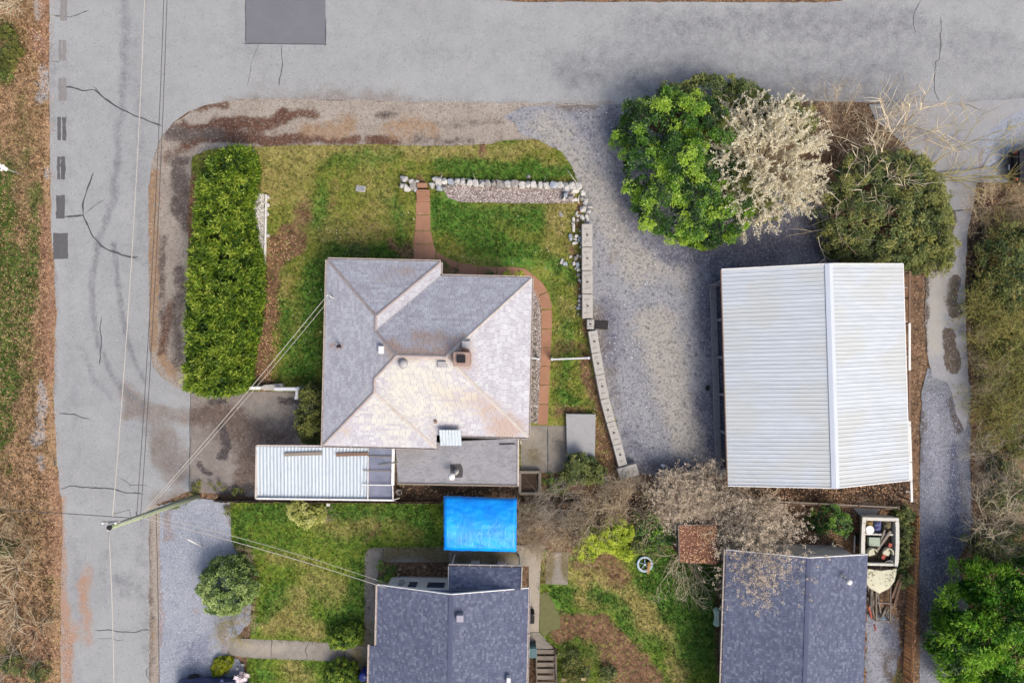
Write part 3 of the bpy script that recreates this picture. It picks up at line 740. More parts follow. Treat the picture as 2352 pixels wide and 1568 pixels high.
# brick-red front walk, each cast slab a part
M_WALK = plain('brick_red_cast_concrete', C(176, 130, 102), 0.9, 0.14, 1.6, bump=0.3, dirt=C(184, 146, 120))
walk = bpy.data.objects.new('front_walk', None)
link(walk)
struct(walk, 'brick-red concrete walk curving round the house')
WALK = [[(955, 463), (988, 463), (988, 493), (955, 493)], [(955, 494.4), (988, 494.4), (989, 529), (953, 529)], [(953, 530.4), (989, 530.4), (996, 560), (948, 560)],
        [(948, 561.4), (996, 561.4), (1000.5, 575), (1000.5, 600), (951, 598)], [(1002, 577), (1020, 590), (1052, 602), (1045, 638), (1012, 637), (1002, 600)],
        [(1053.6, 602.4), (1098, 611), (1097, 640), (1046.4, 638.4)], [(1099.6, 611), (1141, 613), (1140, 641), (1098.5, 640)], [(1142.6, 613), (1180, 613), (1205, 617), (1223, 629), (1208, 643), (1141.6, 641)],
        [(1224.3, 630), (1246, 650), (1257, 668), (1232, 681), (1222, 660), (1209.5, 644)], [(1258, 669.5), (1266, 695), (1267.5, 709), (1243, 709), (1240, 695), (1232.6, 682.4)]]
ys = [710.4, 754, 797, 840, 883, 927, 975]
xl = [1243, 1243.4, 1243, 1241, 1239, 1237, 1235]
xr = [1267.5, 1267.5, 1265.5, 1263.5, 1261.5, 1260, 1258]
for i in range(6):
    WALK.append([(xl[i], ys[i] + 1.2), (xr[i], ys[i] + 1.2), (xr[i + 1], ys[i + 1]), (xl[i + 1], ys[i + 1])])
for p in WALK:
    slab('paving_slab', p, 0.02, 0.085 + R.uniform(-.006, .006), M_WALK, walk, 0.012)
steps = thing('garden_steps', 'brick-red garden steps between the two white stone ends', 'steps', W(972, 450))
for i in range(5):
    a = W(957, 437.5 + 5 * i, .1)
    b = W(987.5, 437.5 + 5 * i + 4.9, .1)
    o = box('step', a.x, b.x, b.y, a.y, 0.03, 0.36 - 0.055 * i, M_WALK, steps, 0.012)
    o.location = -steps.location
for u, v, w in ((971, 428, 22),):
    p = W(u, v)
    o = box('landing', p.x - .32, p.x + .32, p.y - .14, p.y + .14, 0.02, .4, M_WALK, steps, 0.02)
    o.location = -steps.location
# ------------------------------------------------------------------ buildings
class Frame:
    """house axes: e metres east and s metres south of a corner seen at pixel (u, v) and height z"""
    def __init__(self, u, v, z, deg):
        self.o = W(u, v, z)
        a = math.radians(deg)
        self.e = Vector((math.cos(a), -math.sin(a), 0))
        self.s = Vector((-math.sin(a), -math.cos(a), 0))
    def __call__(self, e, s, z):
        p = self.o + self.e * e + self.s * s
        return Vector((p.x, p.y, z))

def clip_poly(poly, clip):
    """Sutherland-Hodgman, clip is convex and counter-clockwise"""
    out = poly
    n = len(clip)
    for i in range(n):
        a, b = clip[i], clip[(i + 1) % n]
        src, out = out, []
        if not src:
            return []
        def side(p):
            return (b[0] - a[0]) * (p[1] - a[1]) - (b[1] - a[1]) * (p[0] - a[0])
        for j in range(len(src)):
            p, q = src[j - 1], src[j]
            sp, sq = side(p), side(q)
            if (sp >= 0) != (sq >= 0):
                t = sp / (sp - sq)
                out.append((p[0] + (q[0] - p[0]) * t, p[1] + (q[1] - p[1]) * t))
            if sq >= 0:
                out.append(q)
    return out

def poly_area(p):
    return 0.5 * sum(p[i][0] * p[(i + 1) % len(p)][1] - p[(i + 1) % len(p)][0] * p[i][1] for i in range(len(p)))

def shingle_face(eave, pieces, course, wid, thick, rng, hang=0.05):
    """eave: two 3-D points; pieces: convex 3-D polygons of that roof plane.
       returns list of (area, verts, faces, rnd)"""
    e0, e1 = eave
    ex = (e1 - e0).normalized()
    top = max((p for pc in pieces for p in pc), key=lambda p: p.z)
    up = (top - e0)
    up = (up - ex * up.dot(ex)).normalized()
    nz = ex.cross(up)
    if nz.z < 0:
        nz = -nz
    res = []
    cl = []
    for pc in pieces:
        q = [((p - e0).dot(ex), (p - e0).dot(up)) for p in pc]
        if poly_area(q) < 0:
            q.reverse()
        cl.append(q)
    xs = [p[0] for q in cl for p in q]
    ys = [p[1] for q in cl for p in q]
    x0, x1, y1 = min(xs), max(xs), max(ys)
    row = 0
    y = 0.0
    while y < y1:
        x = x0 - rng.uniform(0, wid)
        while x < x1:
            w = wid * rng.uniform(0.88, 1.12)
            g = 0.006
            quad = [(x + g, y), (x + w - g, y), (x + w - g, y + course), (x + g, y + course)]
            rv = rng.random()
            lift = rng.uniform(0.85, 1.25) * thick
            for q in cl:
                c = clip_poly(quad, q)
                if len(c) < 3:
                    continue
                a = abs(poly_area(c))
                if a < 0.0012:
                    continue
                n = len(c)
                V = []
                for px, py in c:
                    h = 0.006 + (lift - 0.006) * (1 - (py - y) / course)
                    V.append(e0 + ex * px + up * py + nz * h)
                for px, py in c:
                    V.append(e0 + ex * px + up * py + nz * 0.001)
                F = [tuple(range(n))] + [(i, n + i, n + (i + 1) % n, (i + 1) % n) for i in range(n)]
                res.append((a, V, F, rv))
            x += w
        y += course
        row += 1
    return res

def lay_shingles(roof, sh, mat, quota, brushes=(), zref=3.5, name='shingle'):
    """the largest pieces become parts of their own, the rest one joined part"""
    order = sorted(range(len(sh)), key=lambda i: -sh[i][0])
    own = set()
    if quota:
        big = order[:max(quota * 5, 1)]
        st = max(1, len(big) // quota)
        own = set(big[::st][:quota])
    V, F, A = [], [], []
    for i, (a, vs, fs, rv) in enumerate(sh):
        if i in own:
            me = bpy.data.meshes.new(name)
            me.from_pydata([tuple(v) for v in vs], [], fs)
            at = me.attributes.new('rnd', 'FLOAT', 'POINT')
            at.data.foreach_set('value', [rv] * len(vs))
            z = np.ones((len(vs), 4))
            z[:, :3] = zone_at(np.array([(v.x * CAM_H / (CAM_H - v.z) * (CAM_H - zref) / CAM_H, v.y * CAM_H / (CAM_H - v.z) * (CAM_H - zref) / CAM_H) for v in vs]), brushes, zref)
            at = me.attributes.new('zone', 'FLOAT_COLOR', 'POINT')
            at.data.foreach_set('color', z.astype(np.float32).ravel())
            me.materials.append(mat)
            link(bpy.data.objects.new(name, me), roof)
        else:
            b = len(V)
            V += vs
            F += [tuple(b + k for k in f) for f in fs]
            A += [rv] * len(vs)
    me = bpy.data.meshes.new(name)
    me.from_pydata([tuple(v) for v in V], [], F)
    at = me.attributes.new('rnd', 'FLOAT', 'POINT')
    at.data.foreach_set('value', A)
    z = np.ones((len(V), 4))
    z[:, :3] = zone_at(np.array([(v.x * (CAM_H - zref) / (CAM_H - v.z), v.y * (CAM_H - zref) / (CAM_H - v.z)) for v in V]), brushes, zref)
    at = me.attributes.new('zone', 'FLOAT_COLOR', 'POINT')
    at.data.foreach_set('color', z.astype(np.float32).ravel())
    me.materials.append(mat)
    return stuff(link(bpy.data.objects.new(name, me), roof))

def deck(name, pieces, mat, parent, drop=0.12):
    """roof boarding: convex pieces joined, with thickness below"""
    V, F = [], []
    for pc in pieces:
        b = len(V)
        n = len(pc)
        V += [Vector(p) for p in pc] + [Vector(p) - Vector((0, 0, drop)) for p in pc]
        F.append(tuple(b + i for i in range(n)))
        F.append(tuple(b + n + i for i in reversed(range(n))))
        F += [(b + i, b + n + i, b + n + (i + 1) % n, b + (i + 1) % n) for i in range(n)]
    return mesh_obj(name, V, F, mat, parent)

def gutter(p0, p1, out, mat, parent, name='gutter', w=0.11, h=0.09, hang=0.9, hmat=None):
    """open channel along the eave with straps across"""
    p0, p1, out = Vector(p0), Vector(p1), Vector(out).normalized()
    t = 0.012
    prof = [(0, 0), (0, -h), (w, -h), (w, 0), (w + t * 1.6, 0), (w + t * 1.6, -h - t), (-t, -h - t), (-t, 0)]
    V = []
    for p in (p0, p1):
        V += [p + out * a + Vector((0, 0, b)) for a, b in prof]
    n = len(prof)
    F = [(i, (i + 1) % n, n + (i + 1) % n, n + i) for i in range(n)]
    F += [(0, 7, 6, 1), (1, 6, 5, 2), (2, 5, 4, 3), (8, 9, 14, 15), (9, 10, 13, 14), (10, 11, 12, 13)]
    g = mesh_obj(name, V, F, mat, parent)
    L = (p1 - p0).length
    k = int(L / hang)
    d = (p1 - p0).normalized()
    for i in range(1, k):
        q = p0.lerp(p1, i / k)
        bar('hanger', q - out * 0.01, q + out * (w + 0.03), 0.03, 0.02, hmat or mat, g, 0)
    return g

def wall_prism(name, pts, z0, z1, mat, parent):
    return slab(name, None, z0, z1, mat, parent, world_pts=[Vector((p.x, p.y, 0)) for p in pts])

# ---- materials
def shingle_mat(name, tones, stain, sun_tint, rough, spec, fine, bmp=0.3):
    t = NT(name)
    rv = t.attr('rnd')
    n = len(tones)
    col = t.ramp(rv, [(i / (n - 1), c) for i, c in enumerate(tones)])
    nz = t.noise(1.1, 6, .65)
    nf = t.noise(fine, 4, .7)
    col = t.mix(1.0, col, t.ramp(t.math('ADD', t.math('MULTIPLY', nz, .5), t.math('MULTIPLY', nf, .5)), [(.3, (.84, .84, .84, 1)), (.7, (1.12, 1.12, 1.12, 1))]), 'MULTIPLY')
    s = t.sep(t.attr('zone', 'Color'))
    for i, c in enumerate((stain, sun_tint)):
        if c is None:
            continue
        v = t.math('MULTIPLY_ADD', t.math('SUBTRACT', t.math('ADD', t.math('MULTIPLY', nz, .5), t.math('ADD', t.math('MULTIPLY', nf, .25), t.math('MULTIPLY', rv, .25))), .5), 1.5, s[i])
        f = t.math('MULTIPLY', t.step(v, 0.2, 0.9), t.step(s[i], 0, .4))
        col = t.mix(t.math('MULTIPLY', f, .8), col, c)
    t.color(col)
    t.set(Roughness=rough, Specular_IOR_Level=spec)
    t.bump(nf, bmp, .006)
    return t.m

M_SILV = shingle_mat('weathered_silver_shingle', [C(193, 188, 195), C(200, 197, 203), C(207, 206, 211), C(214, 214, 218)], C(186, 156, 134), C(220, 216, 198), 0.55, 0.45, 18)
M_BLUE = shingle_mat('slate_blue_composition_shingle', [C(96, 101, 124), C(103, 109, 131), C(109, 115, 137), C(115, 121, 142), C(134, 140, 158)], C(112, 104, 96), None, 0.92, 0.2, 30)
M_SILV_TRIM = plain('tarnished_ridge_metal', C(186, 172, 166), .5, .2, 2, spec=.5, dirt=C(160, 132, 118))
M_HIPW = plain('pale_hip_metal', C(210, 200, 190), .5, .18, 2, spec=.5, dirt=C(176, 150, 130))
M_DECK = plain('roof_boarding', C(96, 86, 80), .9, .2, 3)
M_WHITE = plain('white_paint', C(226, 223, 217, 1.3), .6, .08, 2, dirt=C(190, 180, 168))
M_CREAM = plain('cream_gutter_paint', C(222, 208, 196), .6, .1, 2, dirt=C(176, 156, 140))
M_SIDING = plain('pale_siding_paint', C(214, 210, 202), .75, .08, 2)
M_GREYWALL = plain('blue_grey_board', C(132, 142, 172), .8, .08, 2)
M_BRICK = plain('weathered_brick', C(150, 118, 104), .9, .25, 8, dirt=C(112, 84, 72), bump=.4)
M_SOOT = plain('sooty_black', C(48, 46, 48), .95, .2, 6)
M_LEAD = plain('dull_vent_metal', C(190, 186, 184), .45, .14, 4, spec=.5, dirt=C(150, 138, 130))
M_RUST = plain('rusty_flashing', C(168, 130, 114), .7, .2, 4, dirt=C(130, 96, 82))
M_WOOD = plain('grey_weathered_wood', C(150, 138, 124), .9, .2, 3, streak=(1, 8, 8), bump=.4, dirt=C(110, 98, 86))
M_WOODB = plain('brown_weathered_wood', C(140, 112, 92), .9, .22, 3, streak=(1, 8, 8), bump=.4, dirt=C(104, 80, 64))
M_METALW = plain('white_ribbed_metal', C(222, 226, 226), .5, .05, 1.2, spec=.45, dirt=C(206, 206, 200))

# ---- main house -----------------------------------------------------
ZE = 3.0
PX3 = (CAM_H - ZE) / FOC
HF = Frame(752, 596, ZE, 1.35)
PITCH = 0.6
house = thing('house', 'house with a silver hip roof of weathered shingles and a brick chimney', 'house', W(985, 810))
hl = -house.location
def hp(e, s, run):
    return HF(e * PX3, s * PX3, ZE + run * PX3 * PITCH)
faces = {
    'n_wing': ([(0, 0), (260, 0)], [[(0, 0, 0), (260, 0, 0), (130, 130, 130)]]),
    'e_n': ([(260, 0), (260, 32)], [[(260, 0, 0), (260, 32, 0), (130, 162, 130), (130, 130, 130)]]),
    'n': ([(260, 32), (470, 32)], [[(260, 32, 0), (470, 32, 0), (288, 214, 182), (182, 214, 182), (130, 162, 130)]]),
    'e': ([(470, 32), (470, 396)], [[(470, 32, 0), (470, 396, 0), (288, 214, 182)]]),
    's': ([(470, 396), (260, 396)], [[(470, 396, 0), (260, 396, 0), (130, 266, 130), (182, 214, 182), (288, 214, 182)]]),
    'e_s': ([(260, 396), (260, 426)], [[(260, 396, 0), (260, 426, 0), (130, 296, 130), (130, 266, 130)]]),
    's_wing': ([(260, 426), (0, 426)], [[(260, 426, 0), (0, 426, 0), (130, 296, 130)]]),
    'w': ([(0, 426), (0, 0)], [[(0, 426, 0), (0, 0, 0), (130, 130, 130), (130, 296, 130)], [(130, 162, 130), (182, 214, 182), (130, 266, 130)]]),
}
wallp = [HF(e * PX3, s * PX3, 0) for e, s in ((17, 17), (243, 17), (243, 49), (453, 49), (453, 379), (243, 379), (243, 409), (17, 409))]
wall_prism('wall', wallp, 0.0, ZE - 0.1, M_SIDING, house).location = hl
roof_pieces = [[hp(*p) for p in pc] for k in faces for pc in faces[k][1]]
roof = deck('roof', roof_pieces, M_DECK, house, 0.14)
roof.location = hl
rs = random.Random(3)
SH = []
for k, (ev, pcs) in faces.items():
    a, b = hp(*ev[0], 0), hp(*ev[1], 0)
    SH += shingle_face((a, b), [[hp(*p) for p in pc] for pc in pcs], 0.175, 0.35, 0.028, rs)
stains_and_sun = [(0, 1.0, 26, [(900, 800), (960, 812), (1040, 810)]), (0, 1.0, 30, [(1060, 800), (1066, 830)]), (0, .8, 20, [(950, 770), (1020, 770)]), (0, .9, 10, [(760, 795), (782, 795)]), (0, .55, 30, [(890, 620), (940, 622)]), (0, .7, 26, [(1150, 980), (1200, 990)]), (0, .7, 40, [(1020, 900), (1090, 930), (1180, 985)]), (0, .5, 30, [(770, 1010), (800, 990)]), (0, .5, 20, [(985, 1015), (990, 960)]),
          (1, .6, 70, [(900, 900), (960, 950), (1050, 920)]), (1, .5, 60, [(840, 960), (900, 990)]), (1, .7, 60, [(1000, 870), (930, 860)]), (0, .4, 20, [(880, 880), (910, 830)])]  # cream masks paint the sunlit look of the south faces
lay_shingles(roof, SH, M_SILV, 290, stains_and_sun, 4.2)
def cap(a, b, mat, w=0.17, h=0.05, name='ridge_cap', par=roof, lift=0.035):
    a, b = Vector(a), Vector(b)
    d = (b - a)
    u = Vector((0, 0, 1)).cross(d).normalized()
    up = Vector((0, 0, 1))
    V = []
    for p in (a, b):
        V += [p - u * w / 2 + up * (lift - h * .4), p + up * (lift + h * .55), p + u * w / 2 + up * (lift - h * .4), p - u * w / 2 + up * (lift - h), p + u * w / 2 + up * (lift - h)]
    F = [(0, 1, 6, 5), (1, 2, 7, 6), (2, 4, 9, 7), (3, 0, 5, 8), (4, 3, 8, 9), (0, 3, 4, 2, 1), (5, 6, 7, 9, 8)]
    return mesh_obj(name, V, F, mat, par)
for p, q, m in [((0, 0, 0), (130, 130, 130), 0), ((260, 0, 0), (130, 130, 130), 0), ((130, 130, 130), (130, 162, 130), 0), ((130, 162, 130), (182, 214, 182), 0), ((182, 214, 182), (288, 214, 182), 0), ((470, 32, 0), (288, 214, 182), 1),
                ((470, 396, 0), (288, 214, 182), 1), ((182, 214, 182), (130, 266, 130), 0), ((130, 266, 130), (130, 296, 130), 0), ((130, 296, 130), (0, 426, 0), 0), ((130, 296, 130), (260, 426, 0), 1)]:
    cap(hp(*p), hp(*q), M_HIPW if m else M_SILV_TRIM)
for p, q in [((260, 32, 0), (130, 162, 130)), ((260, 396, 0), (130, 266, 130))]:
    cap(hp(*p), hp(*q), M_LEAD, 0.2, 0.012, 'valley_flashing', lift=0.03)
ev = [((0, 0), (260, 0), -HF.s), ((260, 0), (260, 32), HF.e), ((260, 32), (470, 32), -HF.s), ((470, 32), (470, 396), HF.e), ((470, 396), (312, 396), HF.s), ((260, 426), (0, 426), HF.s), ((0, 426), (0, 0), -HF.e)]
for a, b, o in ev:
    gutter(hp(*a, 0), hp(*b, 0), o, M_CREAM, roof, hang=0.75)
# chimney, vents
def roof_z(u, v, face):
    a, b, c = [hp(*p) for p in faces[face][1][0][:3]]
    n = (b - a).cross(c - a)
    d = W(u, v, 0) - Vector((0, 0, CAM_H))
    t = n.dot(a - Vector((0, 0, CAM_H))) / n.dot(d)
    return CAM_H + d.z * t
ch = bpy.data.objects.new('chimney', None)
link(ch, house)
p = W(1062, 824, 6.0)
ch.location = p - house.location
ch.location.z = 0
box('shaft', -.42, .42, -.34, .34, 4.4, 6.35, M_BRICK, ch, .01)
M_BRICK2 = plain('chimney_crown_mortar', C(176, 150, 136), .9, .2, 5)
box('crown', -.47, .47, -.39, .39, 6.35, 6.45, M_BRICK2, ch, .02)
box('flue', -.26, .2, -.2, .2, 6.45, 6.62, M_SOOT, ch, .02)
for i in range(5):
    z = 4.9 + i * .3
    box('brick_course', -.432, .432, -.352, .352, z, z + .07, M_BRICK, ch, .006)
fl = deck('flashing', [[W(u, v, roof_z(u, v, 'e')) + Vector((0, 0, .04)) for u, v in ((1040, 838), (1078, 838), (1078, 800), (1062, 800))]], M_RUST, house, .02)
fl.location = hl
def roof_vent(u, v, face, w, d, h, mat, name='roof_vent', rot=0):
    z = roof_z(u, v, face)
    p = W(u, v, z) - house.location
    e = bpy.data.objects.new(name, None)
    link(e, house)
    e.location = p
    e.rotation_euler = (0, 0, math.radians(rot - 1.35))
    box('base_flange', -w * .62, w * .62, -d * .62, d * .62, -.06, .05, M_LEAD, e, .01)
    box('hood', -w / 2, w / 2, -d / 2, d / 2, .05, h, mat, e, .03, seg=2)
    return e
roof_vent(1070, 791, 'e', .42, .4, .42, M_LEAD)
roof_vent(1016, 836, 's', .46, .32, .3, M_LEAD)
roof_vent(877, 803, 'w', .3, .42, .26, M_WHITE)
roof_vent(1001, 968, 's', .16, .16, .24, M_RUST)
zv = roof_z(928, 835, 's')
lathe('turbine_vent', [(.16, -.1), (.16, .12), (.24, .16), (.27, .3), (.22, .42), (.08, .47)], M_LEAD, house, 14, W(928, 835, zv) - house.location)
zv = roof_z(781, 795, 'w')
tube('vent_pipe', [W(781, 795, zv) - house.location - Vector((0, 0, .1)), W(781, 795, zv) - house.location + Vector((0, 0, .5))], .09, M_SOOT, house, 10)
zv = roof_z(764, 680, 'w')
mast_top = W(764, 680, zv) + Vector((0, 0, 1.1))
tube('service_mast', [W(764, 680, zv) - house.location, mast_top - house.location], .035, M_LEAD, house, 8)
lathe('weatherhead', [(.04, 0), (.09, .05), (.08, .14), (.02, .18)], M_LEAD, house, 10, mast_top - house.location)
for dx in (-.25, .12, .3):
    tube('insulator', [mast_top - house.location + Vector((0, 0, -.1)), mast_top - house.location + Vector((dx, .1 - abs(dx), -.25))], .02, M_WHITE, house, 6)
def house_window(par, frame, loc, e, s_, axis, out, w, z0, z1, mat):
    """framed window on a wall; axis runs along the wall, out points away from it"""
    wd = bpy.data.objects.new('window', None)
    link(wd, par)
    c = frame(e, s_, 0) + loc
    for a, b, za, zb in ((-w / 2, w / 2, z0, z0 + .07), (-w / 2, w / 2, z1 - .07, z1), (-w / 2, -w / 2 + .07, z0 + .07, z1 - .07), (w / 2 - .07, w / 2, z0 + .07, z1 - .07), (-.025, .025, z0 + .07, z1 - .07)):
        pts = [c + axis * a + out * .004, c + axis * b + out * .004, c + axis * b + out * .06, c + axis * a + out * .06]
        slab('frame', None, za, zb, M_WHITE, wd, world_pts=[Vector((p.x, p.y, 0)) for p in pts])
    pts = [c + axis * (-w / 2 + .07) + out * .004, c + axis * (w / 2 - .07) + out * .004, c + axis * (w / 2 - .07) + out * .025, c + axis * (-w / 2 + .07) + out * .025]
    slab('pane', None, z0 + .07, z1 - .07, mat, wd, world_pts=[Vector((p.x, p.y, 0)) for p in pts])
M_PANE = plain('window_glass', C(70, 84, 110), .1, .1, 1, spec=.6)
for s_ in (90, 200, 310):
    house_window(house, HF, hl, 453 * PX3, s_ * PX3, HF.s, HF.e, 1.3, 1.0, 2.2, M_PANE)
for s_ in (80, 215, 340):
    house_window(house, HF, hl, 17 * PX3, s_ * PX3, HF.s, -HF.e, 1.3, 1.0, 2.2, M_PANE)
for e_, sn in ((70, 17), (180, 17), (300, 49), (400, 49)):
    house_window(house, HF, hl, e_ * PX3, sn * PX3, HF.e, -HF.s, 1.2, 1.0, 2.2, M_PANE)
# raised corrugated awning over the back step
def corrugated(name, w, l, ridges, amp, mat, parent=None, round_=True, sub=6, lines=2):
    """sheet w wide (x) and l long (y), waves across x"""
    V, F = [], []
    n = ridges * sub + 1
    for j in range(lines):
        for i in range(n):
            ph = i / sub
            z = amp * (0.5 + 0.5 * math.cos(2 * math.pi * ph)) if round_ else amp * (1 if (i % sub) in (0, 1) else 0)
            V.append((w * i / (n - 1), l * j / (lines - 1), z))
    for j in range(lines - 1):
        for i in range(n - 1):
            a = j * n + i
            F.append((a, a + 1, a + n + 1, a + n))
    o = mesh_obj(name, V, F, mat, parent, smooth=round_)
    return o
def quad_M(p00, p10, p01):
    """matrix taking unit x to p00->p10 direction and y to p00->p01 direction"""
    x = (p10 - p00).normalized()
    y = (p01 - p00)
    z = x.cross(y).normalized()
    y = z.cross(x)
    return Matrix(((x.x, y.x, z.x, p00.x), (x.y, y.y, z.y, p00.y), (x.z, y.z, z.z, p00.z), (0, 0, 0, 1)))
M_CORR = plain('bluish_white_corrugated_metal', C(206, 216, 222), .5, .1, 2, spec=.4, dirt=C(168, 174, 182), streak=(4, .5, 1))
p00, p10, p01 = W(1012, 1023, 2.98), W(1061, 1023, 2.98), W(1012, 987, 3.75)
aw = corrugated('awning', (p10 - p00).length, (p01 - p00).length, 7, .03, M_CORR, house, False)
aw.matrix_local = Matrix.Translation(hl) @ quad_M(p00, p10, p01)

# flat membrane roof behind the house
def membrane():
    t = NT('grey_roof_membrane')
    n1 = t.noise(1.2, 6, .65, dist=1.2)
    n2 = t.noise(.5, 4, .6)
    n3 = t.noise(30, 3, .6)
    w = t.voro(2.2, 'DISTANCE_TO_EDGE', t.mapping(t.pos(), scale=(.5, 1.1, 1)))
    col = t.ramp(n1, [(.3, C(148, 147, 151)), (.5, C(164, 162, 164)), (.7, C(174, 171, 171))])
    col = t.mix(t.math('MULTIPLY', t.step(t.noise(2.6, 7, .75, t.mapping(t.pos(), scale=(.5, 1.6, 1)), dist=2.5), .52, .6), .6), col, C(122, 120, 125))
    col = t.mix(t.math('MULTIPLY', t.step(t.noise(3.4, 6, .7, t.mapping(t.pos(), scale=(.4, 1.8, 1), loc=(4, 9, 0)), dist=3.0), .55, .62), .5), col, C(182, 179, 178))
    col = t.mix(t.math('MULTIPLY', t.step(n2, .52, .7), .5), col, C(150, 142, 134))
    t.color(col)
    t.set(Roughness=.75, Specular_IOR_Level=.3)
    t.bump(t.math('ADD', t.math('MULTIPLY', n1, 1.0), t.math('MULTIPLY', n3, .05)), .8, .08)
    return t.m
annex = thing('house_annex', 'flat grey membrane-roofed annex behind the silver-roofed house', 'annex', W(1050, 1060))
al_ = -annex.location
FR = [(908, 1020), (1192, 1005), (1191, 1116), (913, 1111)]
wall_prism('wall', [W(920, 1028, 2.75), W(1183, 1015, 2.75), W(1182, 1106, 2.75), W(922, 1102, 2.75)], 0, 2.6, M_SIDING, annex).location = al_
slab('roof', FR, 2.6, 2.78, membrane(), annex, .03).location = al_
for a, b in (((1190.5, 1007), (1190, 1116)), ((913, 1110.5), (1190, 1115.5))):
    bar('edge_trim', W(*a, 2.81), W(*b, 2.81), .1, .06, M_CREAM if a[0] > 1000 else M_WOOD, annex).location = al_
M_TARP_ = plain('roof_tar', C(84, 80, 80), .95, .3, 6)
sheet('tar_patch', [(1034, 1066), (1058, 1064), (1064, 1078), (1062, 1096), (1042, 1098), (1034, 1086)], 2.79, M_TARP_, .3, .06, 3.0, parent=annex)[0].location = al_
pv = W(1048, 1082, 2.79) - annex.location
lathe('vent_pipe', [(.16, 0), (.16, .05), (.11, .06), (.11, .45), (.13, .46), (.13, .5)], M_LEAD, annex, 14, pv)
lathe('vent_cap', [(.05, .42), (.05, .6), (.2, .62), (.21, .7), (.06, .78)], M_WHITE, annex, 16, pv + Vector((-.22, -.18, 0)))
tube('elbow', [pv + Vector((0, 0, .42)), pv + Vector((-.06, -.05, .58)), pv + Vector((-.2, -.16, .62))], .07, M_LEAD, annex, 8)
bar('conduit', W(1147, 1020, 2.82), W(1184, 1019, 2.82), .05, .05, M_SOOT, annex).location = al_
tube('downpipe', [W(1196, 1010, 2.7), W(1196, 1018, 2.5), W(1197, 1019, .1)], .04, M_CREAM, annex, 8).location = al_

# carport with corrugated roof
carp = thing('carport', 'carport with corrugated white metal roof and clear panel beside the driveway', 'carport', W(745, 1085))
cl_ = -carp.location
ZC = 2.62
c00, c10, c01 = W(592, 1142, ZC - .08), W(846, 1145, ZC - .08), W(592, 1025, ZC + .1)
Mq = quad_M(c00, c10, c01)
wtot, ltot = (c10 - c00).length, (c01 - c00).length
proto = None
for i in range(8):
    if proto is None:
        proto = corrugated('roof_sheet', wtot / 8, ltot, 4, .05, M_CORR, carp)
        o = proto
    else:
        o = link(proto.copy(), carp)
    o.matrix_local = Matrix.Translation(cl_) @ Mq @ Matrix.Translation((wtot / 8 * i, 0, 0.003 * (i % 2)))
def glassy(name, c, rough, alpha_t):
    t = NT(name)
    n = t.noise(1.5, 5, .6)
    t.color(t.ramp(n, [(.3, mul(c, .8)), (.7, mul(c, 1.2))]))
    t.set(Roughness=rough, Specular_IOR_Level=.6, Transmission_Weight=alpha_t)
    return t.m
M_POLY = glassy('hazy_clear_plastic', C(158, 164, 186), .12, .35)
q00, q10, q01 = W(847, 1145, ZC - .08), W(902, 1146, ZC - .08), W(847, 1028, ZC + .1)
pp = corrugated('clear_panel', (q10 - q00).length, (q01 - q00).length, 2, .008, M_POLY, carp)
pp.matrix_local = Matrix.Translation(cl_) @ quad_M(q00, q10, q01)
for y, y2, x0, x1, m in [(1047, 1048, 846, 900, M_WOOD), (1068, 1061, 869, 915, M_WOOD), (1080, 1082, 834, 899, M_WOOD), (1113, 1114, 832, 900, M_WHITE)]:
    bar('batten', W(x0, y, ZC + .14), W(x1, y2, ZC + .16), .05, .04, m, carp).location = cl_
for x0, y0, x1, y1, m in [(653, 1043.5, 740, 1040.5, M_WOOD), (772, 1044, 846, 1042, M_WOODB)]:
    bar('loose_board', W(x0, y0, ZC + .2), W(x1, y1, ZC + .2), .2, .05, m, carp).location = cl_
for a, b, w, m in [((590, 1022.5), (742, 1023.5), .08, M_CREAM), ((590, 1022.5), (588, 1144), .1, M_CREAM), ((588, 1144), (905, 1148), .1, M_WHITE), ((904, 1028), (902, 1114), .18, M_WHITE), ((902, 1114), (903, 1148), .05, M_WHITE), ((846, 1028), (845, 1145), .05, M_WHITE)]:
    bar('fascia', W(*a, ZC + .05), W(*b, ZC + .05), w, .14, m, carp).location = cl_
for u, v in ((597, 1030), (596, 1138), (700, 1139), (800, 1141), (896, 1142), (890, 1034)):
    q = W(u, v, ZC)
    bar('post', (q.x, q.y, 0), (q.x, q.y, ZC - .1), .1, .1, M_WOOD, carp).location = cl_
bar('downpipe', W(903, 1148, 2.5), W(917, 1143, .9), .06, .06, M_WHITE, carp).location = cl_

# ---- garage ---------------------------------------------------------
ZG = 2.6
GFr = Frame(1657, 620, ZG, -1.75)
k = (CAM_H - ZG) / FOC
GW, GL = 416 * k, 494 * k
RISE = 1.45
gar = thing('garage', 'long garage with white ribbed metal gable roof beside the gravel drive', 'garage', W(1850, 860))
gl = -gar.location
half = GW * .53
M_GSHADE = plain('garage_interior_shade', C(52, 48, 50), .95, .2, 3)  # near-black colour holds the shade inside the open bays
M_GWALL = plain('grey_concrete_wall', C(150, 146, 148), .9, .16, 2, bump=.3, dirt=C(112, 106, 104))
def gw(e, s, z):
    return GFr(e, s, z) + gl
